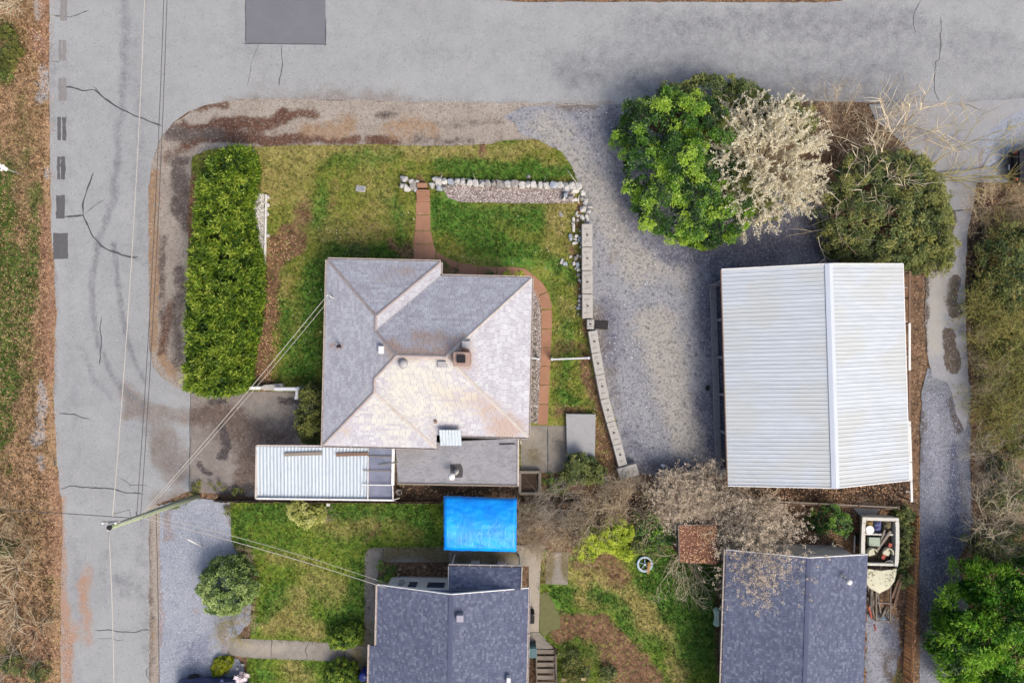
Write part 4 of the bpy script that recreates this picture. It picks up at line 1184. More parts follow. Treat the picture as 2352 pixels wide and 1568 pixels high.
# walls: west side is an open run of low bays under a header
x0, x1, y0, y1 = .32, GW - .3, .3, GL - .3
def gbox(name, ea, eb, sa, sb, za, zb, mat, bev=.008):
    pts = [GFr(ea, sa, 0), GFr(eb, sa, 0), GFr(eb, sb, 0), GFr(ea, sb, 0)]
    o = slab(name, None, za, zb, mat, gar, bev, world_pts=pts)
    o.location = gl
    return o
gbox('sill', x0 - .32, x0 + .1, y0 + .3, y1 - .6, 0, .16, M_GWALL, .02)
gbox('wall', x0 + .42, x1, y0, y0 + .15, 0, 2.5, M_SIDING)
gbox('wall', x0 + .42, x1, y1 - .15, y1, 0, 2.5, M_SIDING)
gbox('wall', x1 - .15, x1, y0 + .15, y1 - .15, 0, 2.45, M_SIDING)
gbox('header', x0, x0 + .12, y0 + .15, y1 - .15, 1.75, 2.45, M_GWALL)
gbox('floor', x0 + .42, x1 - .15, y0 + .15, y1 - .15, 0.0, .06, M_GSHADE)
gbox('back_wall', x0 + .5, x0 + .6, y0 + .15, y1 - .15, .06, 2.4, M_GSHADE)
for i in range(6):
    s_ = y0 + .3 + (y1 - y0 - .6) * i / 5
    gbox('post', x0 - .02, x0 + .14, s_ - .08, s_ + .08, .0, 2.4, M_GWALL)
gbox('north_return', x0 - .3, x0 + .42, y0 + .35, y0 + .5, 0, 1.1, M_GWALL)
for s_ in (y0, y1 - .15):
    V = [gw(x0, s_, 2.45), gw(x1, s_, 2.45), gw(half, s_, ZG + RISE - .12), gw(x0, s_ + .15, 2.45), gw(x1, s_ + .15, 2.45), gw(half, s_ + .15, ZG + RISE - .12)]
    mesh_obj('gable', V, [(0, 1, 2), (5, 4, 3), (0, 3, 4, 1), (1, 4, 5, 2), (2, 5, 3, 0)], M_SIDING, gar)
groof = bpy.data.objects.new('roof', None)
link(groof, gar)
def rib_mat():
    t = NT('dirty_white_ribbed_roof_metal')
    v = t.obj()
    rnd = t.node('ShaderNodeObjectInfo').outputs['Random']
    st = t.noise(2.0, 6, .7, t.mapping(t.pos(), scale=(.35, 5, 1)))
    n2 = t.noise(9, 5, .7)
    col = t.ramp(st, [(.3, C(194, 200, 202)), (.5, C(208, 214, 218)), (.7, C(217, 223, 229))])
    hs = t.node('ShaderNodeHueSaturation')
    t.link(col, hs.inputs['Color'])
    t.link(t.math('MULTIPLY_ADD', rnd, .1, .95), hs.inputs['Value'])
    col = hs.outputs[0]
    # lichen film over the older slope, rust flecks along the laps
    film = t.step(t.noise(.35, 4, .6), .42, .62)
    col = t.mix(t.math('MULTIPLY', film, .35), col, C(206, 202, 184))
    fl = t.math('MULTIPLY', t.step(t.noise(7, 5, .75, t.mapping(t.pos(), scale=(.5, 2.4, 1))), .64, .69), t.step(t.noise(.6, 3, .6, t.mapping(t.pos(), loc=(5, 3, 0))), .42, .6))
    col = t.mix(t.math('MULTIPLY', fl, .75), col, C(120, 116, 110))
    t.color(col)
    t.set(Roughness=.42, Specular_IOR_Level=.5)
    return t.m
M_RIB = rib_mat()
def slope_panels(e_low, e_high, flip):
    L = math.hypot(e_high - e_low, RISE)
    nP = 54
    w = GL / nP
    # profile across the panel (y): flat pan with a raised rib at one lap
    prof = [(0, .0), (.03, .02), (.055, .02), (.08, .003), (w, .0)]
    V = [(0, y, z) for y, z in prof] + [(L, y, z) for y, z in prof]
    n = len(prof)
    F = [(i, i + 1, n + i + 1, n + i) for i in range(n - 1)]
    me = bpy.data.meshes.new('roof_panel')
    me.from_pydata(V, [], [f if not flip else tuple(reversed(f)) for f in F])
    me.materials.append(M_RIB)
    for i in range(nP):
        o = link(bpy.data.objects.new('roof_panel', me), groof)
        a = gw(e_low, w * i, ZG)
        b = gw(e_high, w * i, ZG + RISE)
        x = (b - a).normalized()
        y = GFr.s.copy()
        z = x.cross(y)
        if z.z < 0:
            z = -z
        o.matrix_local = Matrix(((x.x, y.x, z.x, a.x), (x.y, y.y, z.y, a.y), (x.z, y.z, z.z, a.z + .02), (0, 0, 0, 1)))
slope_panels(0, half, True)
slope_panels(GW, half, False)
dk = deck('boarding', [[gw(0, 0, ZG), gw(half, 0, ZG + RISE), gw(half, GL, ZG + RISE), gw(0, GL, ZG)], [gw(half, 0, ZG + RISE), gw(GW, 0, ZG), gw(GW, GL, ZG), gw(half, GL, ZG + RISE)]], M_DECK, groof, .06)
cap(gw(half, -.05, ZG + RISE), gw(half, GL + .05, ZG + RISE), plain('ridge_white_metal', C(222, 228, 236), .4, .05, 1, spec=.5), .46, .09, 'ridge_cap', groof, .06)
for s_ in (-.03, GL + .03):
    for a, b in ((0, half), (half, GW)):
        za, zb = (ZG, ZG + RISE) if a == 0 else (ZG + RISE, ZG)
        bar('barge_trim', gw(a, s_, za + .0), gw(b, s_, zb + .0), .07, .14, M_WHITE, groof)
for e_ in (-.03, GW + .03):
    bar('eave_trim', gw(e_, 0, ZG - .03), gw(e_, GL, ZG - .03), .06, .12, M_WOODB if e_ < 0 else M_WHITE, groof)

# ---- neighbour with the L-shaped path -------------------------------
NF = Frame(868, 1342.5, ZE, 1.3)
NW_, NRISE = 346 * PX3, 1.3
nb = thing('neighbour_house', 'house with a slate-blue shingle gable roof beside the blue tarp', 'house', W(1035, 1450))
nbl = -nb.location
def npt(e, s, z):
    return NF(e, s, z) + nbl
NL = 13.0
h2 = NW_ / 2
e_w = -.42
zw = ZE - NRISE * .42 / h2
s_w = 141 * PX3
pieces_w = [[npt(0, 0, ZE), npt(h2, 0, ZE + NRISE), npt(h2, NL, ZE + NRISE), npt(0, NL, ZE)], [npt(0, s_w, ZE), npt(0, NL, ZE), npt(e_w, NL, zw), npt(e_w, s_w, zw)]]
pieces_e = [[npt(h2, 0, ZE + NRISE), npt(NW_, 0, ZE), npt(NW_, NL, ZE), npt(h2, NL, ZE + NRISE)]]
nroof = deck('roof', pieces_w + pieces_e, M_DECK, nb, .12)
sh = shingle_face((npt(e_w, NL, zw), npt(e_w, 0, zw)), pieces_w, .125, .19, .012, rs) + shingle_face((npt(NW_, 0, ZE), npt(NW_, NL, ZE)), pieces_e, .125, .19, .012, rs)
lay_shingles(nroof, sh, M_BLUE, 0)
cap(npt(h2, 0, ZE + NRISE), npt(h2, NL, ZE + NRISE), M_BLUE, .26, .01, 'ridge_cap', nroof, .02)
wall_prism('wall', [NF(.35, .5, 0), NF(NW_ - .35, .5, 0), NF(NW_ - .35, NL - .5, 0), NF(.35, NL - .5, 0)], 0, ZE - .12, M_SIDING, nb).location = nbl
V = [npt(.35, .5, ZE - .12), npt(NW_ - .35, .5, ZE - .12), npt(h2, .5, ZE + NRISE - .25), npt(.35, .6, ZE - .12), npt(NW_ - .35, .6, ZE - .12), npt(h2, .6, ZE + NRISE - .25)]
mesh_obj('gable', V, [(0, 2, 1), (3, 4, 5), (0, 1, 4, 3), (1, 2, 5, 4), (2, 0, 3, 5)], M_GREYWALL, nb)
def board_row(frame, e0, e1, s, z0, z1, n, mat, par, loc):
    for i in range(n):
        a = z0 + (z1 - z0) * i / n
        V = []
        for e in (e0, e1):
            V += [frame(e, s - .03, a), frame(e, s - .008, a + (z1 - z0) / n), frame(e, s + .01, a + (z1 - z0) / n), frame(e, s + .01, a)]
        V = [v + loc for v in V]
        mesh_obj('siding_board', V, [(0, 4, 5, 1), (1, 5, 6, 2), (0, 3, 7, 4), (0, 1, 2, 3), (4, 7, 6, 5)], mat, par)
board_row(NF, .35, 4.2, .5, .3, 2.3, 10, M_WHITE, nb, nbl)
board_row(NF, .35, NW_ - .35, .5, 2.3, 2.88, 3, M_GREYWALL, nb, nbl)
for e0, e1 in ((1.55, 2.2), (2.7, 3.9)):
    w_ = bpy.data.objects.new('window', None)
    link(w_, nb)
    for a, b, c, d in ((e0, e1, 1.0, 1.06), (e0, e1, 2.04, 2.1), (e0, e0 + .06, 1.06, 2.04), (e1 - .06, e1, 1.06, 2.04)):
        o = slab('frame', None, c, d, M_WHITE, w_, world_pts=[NF(a, .44, 0), NF(b, .44, 0), NF(b, .49, 0), NF(a, .49, 0)])
        o.location = nbl
    o = slab('pane', None, 1.06, 2.04, M_PANE, w_, world_pts=[NF(e0 + .06, .455, 0), NF(e1 - .06, .455, 0), NF(e1 - .06, .475, 0), NF(e0 + .06, .475, 0)])
    o.location = nbl
mtr = npt(1.15, .36, 1.5)
box('meter_box', mtr.x - .15, mtr.x + .15, mtr.y - .08, mtr.y + .1, 1.2, 1.75, M_LEAD, nb, .02)
tube('service_mast', [mtr + Vector((0, .02, 0)), Vector((mtr.x, mtr.y + .02, 3.1))], .03, M_LEAD, nb, 8)
for a, b, o in (((0, 0), (0, s_w), -NF.e), ((NW_, 0), (NW_, NL), NF.e)):
    gutter(npt(*a, ZE), npt(*b, ZE), o, M_CREAM, nroof, hang=.9)
gutter(npt(e_w, s_w, zw), npt(e_w, NL, zw), -NF.e, M_CREAM, nroof, hang=.9)
bar('barge_trim', npt(0, -.03, ZE - .02), npt(h2, -.03, ZE + NRISE - .02), .05, .14, M_WHITE, nroof)
bar('barge_trim', npt(h2, -.03, ZE + NRISE - .02), npt(NW_, -.03, ZE - .02), .05, .14, M_WHITE, nroof)
bv = W(1058, 1410, 3.9) + nbl
box('roof_vent', bv.x - .2, bv.x + .2, bv.y - .2, bv.y + .2, 3.85, 4.55, plain('lilac_vent_metal', C(176, 172, 184), .5, .1), nb, .03)
bv = W(1168, 1556, 3.3) + nbl
box('roof_vent', bv.x - .12, bv.x + .12, bv.y - .2, bv.y + .2, 3.2, 3.7, M_WHITE, nb, .03)
# porch roof
PF = [(1030, 1300), (1199, 1303), (1197, 1352), (1030, 1352)]
pw = [W(1030, 1300, 2.7) + nbl, W(1199, 1303, 2.7) + nbl, W(1197, 1354, 3.3) + nbl, W(1030, 1354, 3.3) + nbl]
pr = deck('porch_roof', [pw], M_DECK, nb, .1)
lay_shingles(pr, shingle_face((pw[1], pw[0]), [pw], .125, .19, .012, rs), M_BLUE, 0)
gutter(pw[0], pw[1], -NF.s, M_CREAM, pr, hang=.6)
bar('barge_trim', pw[1], pw[2], .07, .12, M_CREAM, pr)
bar('barge_trim', pw[0], pw[3], .05, .12, M_CREAM, pr)
for q in (pw[0], pw[1]):
    bar('post', (q.x + (.15 if q is pw[0] else -.15), q.y - .15, 0), (q.x + (.15 if q is pw[0] else -.15), q.y - .15, 2.6), .1, .1, M_WHITE, nb)

# ---- second neighbour -----------------------------------------------
KF = Frame(1668, 1262.5, ZE, 1.9)
KW, KR, KL = 325 * PX3, 1.05, 12.5
kb = thing('neighbour_house', 'house with a slate-blue roof between the boat and the back lawn', 'house', W(1825, 1420))
kbl = -kb.location
def kpt(e, s, z):
    return KF(e, s, z) + kbl
kh = KW * .53
kwp = [[kpt(0, 0, ZE), kpt(kh, 0, ZE + KR), kpt(kh, KL, ZE + KR), kpt(0, KL, ZE)]]
kep = [[kpt(kh, 0, ZE + KR), kpt(KW, 0, ZE), kpt(KW, KL, ZE), kpt(kh, KL, ZE + KR)]]
kroof = deck('roof', kwp + kep, M_DECK, kb, .12)
sh = shingle_face((kpt(0, KL, ZE), kpt(0, 0, ZE)), kwp, .125, .19, .012, rs) + shingle_face((kpt(KW, 0, ZE), kpt(KW, KL, ZE)), kep, .125, .19, .012, rs)
lay_shingles(kroof, sh, M_BLUE, 0, [(0, .7, 20, [(1985, 1300), (1985, 1420)]), (0, .5, 20, [(1900, 1350)]), (0, .5, 16, [(1672, 1540), (1720, 1545)])], 3.2)
cap(kpt(kh, 0, ZE + KR), kpt(kh, KL, ZE + KR), M_BLUE, .26, .01, 'ridge_cap', kroof, .02)
wall_prism('wall', [KF(.85, .35, 0), KF(KW - .3, .35, 0), KF(KW - .3, KL - .4, 0), KF(.85, KL - .4, 0)], 0, ZE - .12, M_SIDING, kb).location = kbl
V = [kpt(.85, .35, ZE - .12), kpt(KW - .3, .35, ZE - .12), kpt(kh, .35, ZE + KR - .2), kpt(.85, .45, ZE - .12), kpt(KW - .3, .45, ZE - .12), kpt(kh, .45, ZE + KR - .2)]
mesh_obj('gable', V, [(0, 2, 1), (3, 4, 5), (0, 1, 4, 3), (1, 2, 5, 4), (2, 0, 3, 5)], M_WHITE, kb)
gutter(kpt(0, 0, ZE), kpt(0, KL, ZE), -KF.e, M_CREAM, kroof, hang=.7)
bar('barge_trim', kpt(0, -.03, ZE - .02), kpt(kh, -.03, ZE + KR - .02), .05, .14, M_WHITE, kroof)
bar('barge_trim', kpt(kh, -.03, ZE + KR - .02), kpt(KW, -.03, ZE - .02), .05, .14, M_WHITE, kroof)
bv = W(1938, 1325, 3.5) + kbl
lathe('vent_pipe', [(.12, -.3), (.12, .0), (.05, .02), (.05, .35)], M_LEAD, kb, 10, bv + Vector((-.1, .15, 0)))
lathe('vent_cap', [(.04, .0), (.04, .4), (.16, .42), (.16, .5), (.04, .54)], M_WHITE, kb, 14, bv + Vector((.1, -.12, 0)))
# ------------------------------------------------------------------ vegetation
def leaf_mat(name, stops, trans=0.25, rough=0.55, spec=0.35):
    t = NT(name)
    n = len(stops)
    rv = t.attr('rnd')
    nz = t.noise(1.6, 3, .5)
    f = t.math('ADD', rv, t.math('MULTIPLY', t.math('SUBTRACT', nz, .5), .35), clamp=True)
    kk = 1.5 if trans > 0 else 1.75
    col = t.ramp(f, [(i / (n - 1), mul(c, kk)) for i, c in enumerate(stops)])
    t.color(col)
    t.set(Roughness=rough, Specular_IOR_Level=spec)
    tr = t.node('ShaderNodeBsdfTranslucent')
    t.link(col, tr.inputs['Color'])
    mx = t.node('ShaderNodeMixShader')
    mx.inputs[0].default_value = trans
    t.link(t.b.outputs[0], mx.inputs[1])
    t.link(tr.outputs[0], mx.inputs[2])
    t.link(mx.outputs[0], t.t.nodes['Material Output'].inputs['Surface'])
    return t.m

def unit(a):
    return a / np.maximum(np.linalg.norm(a, axis=1, keepdims=True), 1e-9)

def leaf_arrays(P, D, L, Wd, rnd, rng, flat=0.6):
    n = len(P)
    z = np.array([0, 0, 1.0])
    S = unit(np.cross(D, np.broadcast_to(z, D.shape)) * flat + rng.normal(0, 1, D.shape) * (1 - flat) * .8 + 1e-4)
    S = unit(S - D * (S * D).sum(1, keepdims=True))
    N = np.cross(S, D)
    L = np.asarray(L).reshape(-1, 1) * np.ones((n, 1))
    Wd = np.asarray(Wd).reshape(-1, 1) * np.ones((n, 1))
    v = np.stack([P, P + D * L * .5 + S * Wd * .5 + N * L * .07, P + D * L - N * L * .05, P + D * L * .5 - S * Wd * .5 + N * L * .07], 1).reshape(-1, 3)
    r = np.stack([rnd - .08, rnd, rnd + .14, rnd], 1).reshape(-1)
    return v, r

def leaf_obj(name, parts, mat, parent, kind=None):
    V = np.concatenate([p[0] for p in parts])
    Rv = np.concatenate([p[1] for p in parts])
    q = np.arange(len(V)).reshape(-1, 4)
    me = fast_mesh(name, V - np.array(parent.location)[None, :] if parent is not None else V, quads=q, attrs={'rnd': np.clip(Rv, 0, 1)})
    me.materials.append(mat)
    o = link(bpy.data.objects.new(name, me), parent)
    return o

def clump_leaves(c, n, m, r, L, Wd, rng, tone, a=0.9, b=0.9, flat=.6, zs=.45):
    """m leaves round each clump centre c (K,3) with outward normal n"""
    K = len(c)
    P = np.repeat(c, m, 0) + rng.normal(0, 1, (K * m, 3)) * r * .5
    D = unit(np.repeat(n, m, 0) * a + rng.normal(0, 1, (K * m, 3)) * b)
    D[:, 2] = np.maximum(D[:, 2], -.25) * zs
    D = unit(D)
    ln = L * rng.uniform(.6, 1.25, K * m)
    tn = np.repeat(tone, m) + rng.normal(0, .13, K * m)
    return leaf_arrays(P, D, ln, Wd * ln / L, tn, rng, flat)

def lobe_surface(lobes, per_m2, rng, low=-.35):
    """points and normals on the outside of a set of ellipsoids (x, y, z, rx, ry, rz)"""
    Ps, Ns = [], []
    for i, (x, y, z, rx, ry, rz) in enumerate(lobes):
        area = 2 * math.pi * ((rx * ry) ** .8 + (rx * rz) ** .8 + (ry * rz) ** .8) / 3 * 1.3
        n = max(6, int(area * per_m2))
        d = unit(rng.normal(0, 1, (n * 2, 3)))
        d = d[d[:, 2] > low][:n]
        P = d * [rx, ry, rz] + [x, y, z]
        N = unit(d / [rx, ry, rz])
        ok = P[:, 2] > .08
        for j, (a, b, c, ra, rb_, rc) in enumerate(lobes):
            if j != i:
                ok &= (((P - [a, b, c]) / [ra, rb_, rc]) ** 2).sum(1) > .8
        Ps.append(P[ok])
        Ns.append(N[ok])
    return np.concatenate(Ps), np.concatenate(Ns)

def px_lobes(lst):
    """(u, v, ru, rv, z_top, z_half) in pixels -> metres"""
    out = []
    for u, v, ru, rv, zt, rz in lst:
        zc = zt - rz
        p = W(u, v, zc + rz * .4)
        s = (CAM_H - zc - rz * .4) / FOC
        out.append((p.x, p.y, zc, ru * s, rv * s, rz))
    return out

def seg_obj(name, segs, mat, parent, sides=3, rnd=None):
    """segs: (n, 8) p0 p1 r0 r1 -> thin tapered prisms"""
    A = np.array(segs, float)
    p0, p1, r0, r1 = A[:, :3], A[:, 3:6], A[:, 6:7], A[:, 7:8]
    d = unit(p1 - p0)
    up = np.where(np.abs(d[:, 2:3]) < .9, np.array([[0, 0, 1.0]]), np.array([[1.0, 0, 0]]))
    x = unit(np.cross(up, d))
    y = np.cross(d, x)
    vs = []
    for p, r in ((p0, r0), (p1, r1)):
        for k in range(sides):
            a = 2 * math.pi * k / sides
            vs.append(p + x * math.cos(a) * r + y * math.sin(a) * r)
    V = np.stack(vs, 1)
    n = len(A)
    V = V.reshape(-1, 3)
    b = (np.arange(n) * sides * 2)[:, None]
    q = np.concatenate([np.concatenate([b + k, b + (k + 1) % sides, b + sides + (k + 1) % sides, b + sides + k], 1) for k in range(sides)])
    rv = np.repeat(NR.uniform(0, 1, n) if rnd is None else rnd, sides * 2)
    me = fast_mesh(name, V - np.array(parent.location)[None, :] if parent is not None else V, quads=q, attrs={'rnd': rv})
    me.materials.append(mat)
    return link(bpy.data.objects.new(name, me), parent)

def grow(segs, tips, p, d, L, r, lvl, rng, kids=(4, 7), spread=.7, lift=.05, curl=.25, shrink=.58, steps=4, start=.25):
    pts = [p]
    q, dd = p, d
    for i in range(steps):
        dd = (dd + Vector((rng.uniform(-1, 1), rng.uniform(-1, 1), rng.uniform(-1, 1))) * curl * .5 + Vector((0, 0, lift))).normalized()
        q2 = q + dd * (L / steps)
        if q2.z < .05:
            q2.z = .05
        ra, rb_ = r * (1 - .7 * i / steps), r * (1 - .7 * (i + 1) / steps)
        segs.append((*q, *q2, ra, rb_))
        pts.append(q2)
        q = q2
    tips.append((q, dd))
    if lvl <= 0:
        return
    for _ in range(rng.randint(*kids)):
        t = rng.uniform(start, 1) * steps
        i = min(int(t), steps - 1)
        a = pts[i].lerp(pts[i + 1], t - i)
        ax = (pts[i + 1] - pts[i]).normalized()
        o = Vector((rng.gauss(0, 1), rng.gauss(0, 1), rng.gauss(0, .7)))
        o = (o - ax * o.dot(ax)).normalized()
        nd = (ax * (1 - spread * .5) + o * spread).normalized()
        grow(segs, tips, a, nd, L * shrink * rng.uniform(.6, 1.2), r * .55, lvl - 1, rng, kids, spread, lift, curl, shrink, max(2, steps - 1), start)

M_TWIG = leaf_mat('bare_tan_twig', [C(120, 102, 82), C(160, 140, 112), C(186, 168, 136), C(200, 184, 152)], 0, .9, .1)
M_TWIGG = leaf_mat('bare_grey_twig', [C(118, 110, 98), C(150, 140, 124), C(176, 164, 146)], 0, .9, .1)
M_TWIGP = leaf_mat('pale_bone_twig', [C(170, 152, 126), C(200, 184, 154), C(214, 202, 174)], 0, .9, .1)
M_TWIGY = leaf_mat('olive_yellow_cane', [C(130, 118, 66), C(160, 146, 86), C(178, 166, 104)], 0, .9, .1)
M_TWIGK = leaf_mat('pinkish_fine_twig', [C(146, 128, 108), C(172, 154, 130), C(194, 176, 150), C(206, 190, 164)], 0, .9, .1)
M_BUDK = leaf_mat('pinkish_bud', [C(184, 164, 140), C(206, 188, 162), C(222, 206, 182)], .15, .9, .1)
M_BARK = plain('rough_bark', C(104, 90, 76), .95, .3, 6, bump=.6)
M_L_HEDGE = leaf_mat('yellow_green_cypress_spray', [C(30, 54, 14), C(58, 90, 22), C(96, 128, 32), C(138, 162, 46), C(174, 188, 72)], .25)
M_L_LAUREL = leaf_mat('bright_laurel_leaf', [C(26, 50, 12), C(44, 84, 16), C(76, 122, 22), C(120, 162, 34), C(166, 194, 60)], .25, .4, .5)
M_L_DARK = leaf_mat('dark_evergreen_leaf', [C(50, 68, 36), C(82, 98, 50), C(114, 124, 62), C(150, 148, 80)], .2)
M_L_OLIVE = leaf_mat('olive_shrub_leaf', [C(66, 74, 36), C(96, 104, 48), C(128, 132, 58), C(156, 154, 74)], .25)
M_L_LIME = leaf_mat('lime_spring_leaf', [C(110, 130, 34), C(150, 170, 40), C(186, 202, 52), C(204, 214, 86)], .3)
M_L_RHODO = leaf_mat('leathery_rhododendron_leaf', [C(44, 66, 32), C(72, 98, 44), C(110, 136, 62), C(150, 170, 92), C(176, 190, 118)], .2, .4, .5)
M_L_CONIF = leaf_mat('feathery_conifer_needle', [C(28, 68, 14), C(64, 120, 22), C(116, 172, 36), C(168, 206, 66)], .25)
M_BLOSS = leaf_mat('cream_blossom_petal', [C(216, 202, 166), C(236, 224, 190), C(247, 240, 214), C(252, 248, 232)], .4, .7, .2)
M_PINKB = leaf_mat('pale_pink_petal', [C(222, 196, 200), C(240, 222, 224), C(248, 238, 240)], .3)
M_L_CHART = leaf_mat('chartreuse_clipped_leaf', [C(112, 122, 18), C(142, 150, 22), C(168, 172, 34)], .25)

def add_stems(t, x, y, h, n, rng, r=.06, spread=.5, mat=None):
    segs = []
    for i in range(n):
        a = rng.uniform(0, 6.28)
        e = Vector((x + math.cos(a) * spread * rng.uniform(.3, 1), y + math.sin(a) * spread * rng.uniform(.3, 1), h * rng.uniform(.7, .95)))
        b = Vector((x + math.cos(a) * .08, y + math.sin(a) * .08, 0.0))
        m = b.lerp(e, .5) + Vector((rng.uniform(-.1, .1), rng.uniform(-.1, .1), 0))
        segs += [(*b, *m, r, r * .8), (*m, *e, r * .8, r * .4)]
    seg_obj('trunk', segs, mat or M_BARK, t, 5)

def leafy(name, label, lobes_px, mat, seed, sub=2.2, sub_r=.38, m=34, L=.14, Wd=.07, group=None, stem=True, tone=(.25, .85), inner=True, a=.8, b=.8, flat=.6, cat='shrub', per=None):
    """broad-leaved shrub: lobes carry smaller rounded sprays, each a cluster of leaves"""
    rng = np.random.default_rng(seed)
    rr = random.Random(seed)
    lobes = [(x, y, z, a_ * .93, b_ * .93, c_ * .95) for x, y, z, a_, b_, c_ in px_lobes(lobes_px)]
    cx = sum(l[0] for l in lobes) / len(lobes)
    cy = sum(l[1] for l in lobes) / len(lobes)
    t = thing(name, label, cat, (cx, cy, 0), 0, group)
    P, N = lobe_surface(lobes, sub * (1.9 if per is None else 1), rng)
    k = len(P)
    rs_ = sub_r * rng.uniform(.7, 1.3, k)
    tone_s = rng.uniform(*tone, k)
    # leaf clumps over the outer half of every spray
    per = per or 12
    m = int(m * 1.9) if per == 12 else m
    sub = sub * 1.25 if per == 12 else sub
    d = unit(rng.normal(0, 1, (k * per, 3)) + np.repeat(N, per, 0) * .9 + [0, 0, .35])
    c = np.repeat(P, per, 0) + d * np.repeat(rs_, per)[:, None] * rng.uniform(.5, 1, (k * per, 1)) - np.repeat(N, per, 0) * sub_r * .4
    c += np.repeat(N * np.minimum(rng.exponential(sub_r * .35, (k, 1)), sub_r * 1.6), per, 0)
    c[:, 2] = np.maximum(c[:, 2], .1)
    mm = max(3, m // per)
    parts = [clump_leaves(c, d, mm, L * .5, L, Wd, rng, np.repeat(tone_s, per), a, b, flat)]
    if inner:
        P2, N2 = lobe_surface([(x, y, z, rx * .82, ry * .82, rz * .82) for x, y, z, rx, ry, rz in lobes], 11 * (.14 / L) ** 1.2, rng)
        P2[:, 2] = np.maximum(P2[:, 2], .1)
        parts.append(clump_leaves(P2, N2, 13, L, L * 1.55, Wd * 1.7, rng, rng.uniform(0, .4, len(P2)), a, b, flat))  # darker inner leaves: the crown's inside shade is put into their tone
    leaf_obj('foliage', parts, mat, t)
    if stem:
        for l in lobes[:4]:
            pass
        add_stems(t, cx, cy, max(l[2] + l[5] * .3 for l in lobes), max(4, len(lobes)), rr, .05, max(lobes[0][3] * .6, .2))
    return t

def twiggy(name, label, u, v, rad_px, h, stems, seed, mat=None, levels=2, group=None, r=.022, up=.75, kids=(4, 7), curl=.3, lift=.02, bud=None, budn=3, budL=.05, spread=.7, cat='shrub', base=.25, shrink=.58, lean=(0, 0)):
    rr = random.Random(seed)
    zc = h * .5
    p = W(u, v, zc * .6)
    rad = rad_px * (CAM_H - zc) / FOC
    t = thing(name, label, cat, (p.x, p.y, 0), 0, group)
    segs, tips = [], []
    for i in range(stems):
        a = rr.uniform(0, 2 * math.pi)
        o = rr.uniform(0, base)
        b = Vector((p.x + math.cos(a) * o, p.y + math.sin(a) * o, 0))
        hz = rr.uniform(.35, 1.0)
        d = Vector((math.cos(a) * rad * hz * .8 + lean[0], math.sin(a) * rad * hz * .8 + lean[1], h * up * rr.uniform(.7, 1.1)))
        grow(segs, tips, b, d.normalized(), d.length, r, levels, rr, kids, spread, lift, curl, shrink)
    seg_obj('branches', segs, mat or M_TWIG, t)
    if bud is not None:
        rng = np.random.default_rng(seed)
        T = np.array([(*q, *d) for q, d in tips])
        k = len(T)
        P = np.repeat(T[:, :3], budn, 0) + rng.normal(0, .06, (k * budn, 3))
        D = unit(np.repeat(T[:, 3:], budn, 0) + rng.normal(0, .8, (k * budn, 3)))
        P[:, 2] = np.maximum(P[:, 2], .05)
        leaf_obj('buds', [leaf_arrays(P, D, budL * rng.uniform(.6, 1.3, k * budn), budL * .6, rng.uniform(.1, .9, k * budn), rng)], bud, t)
    return t

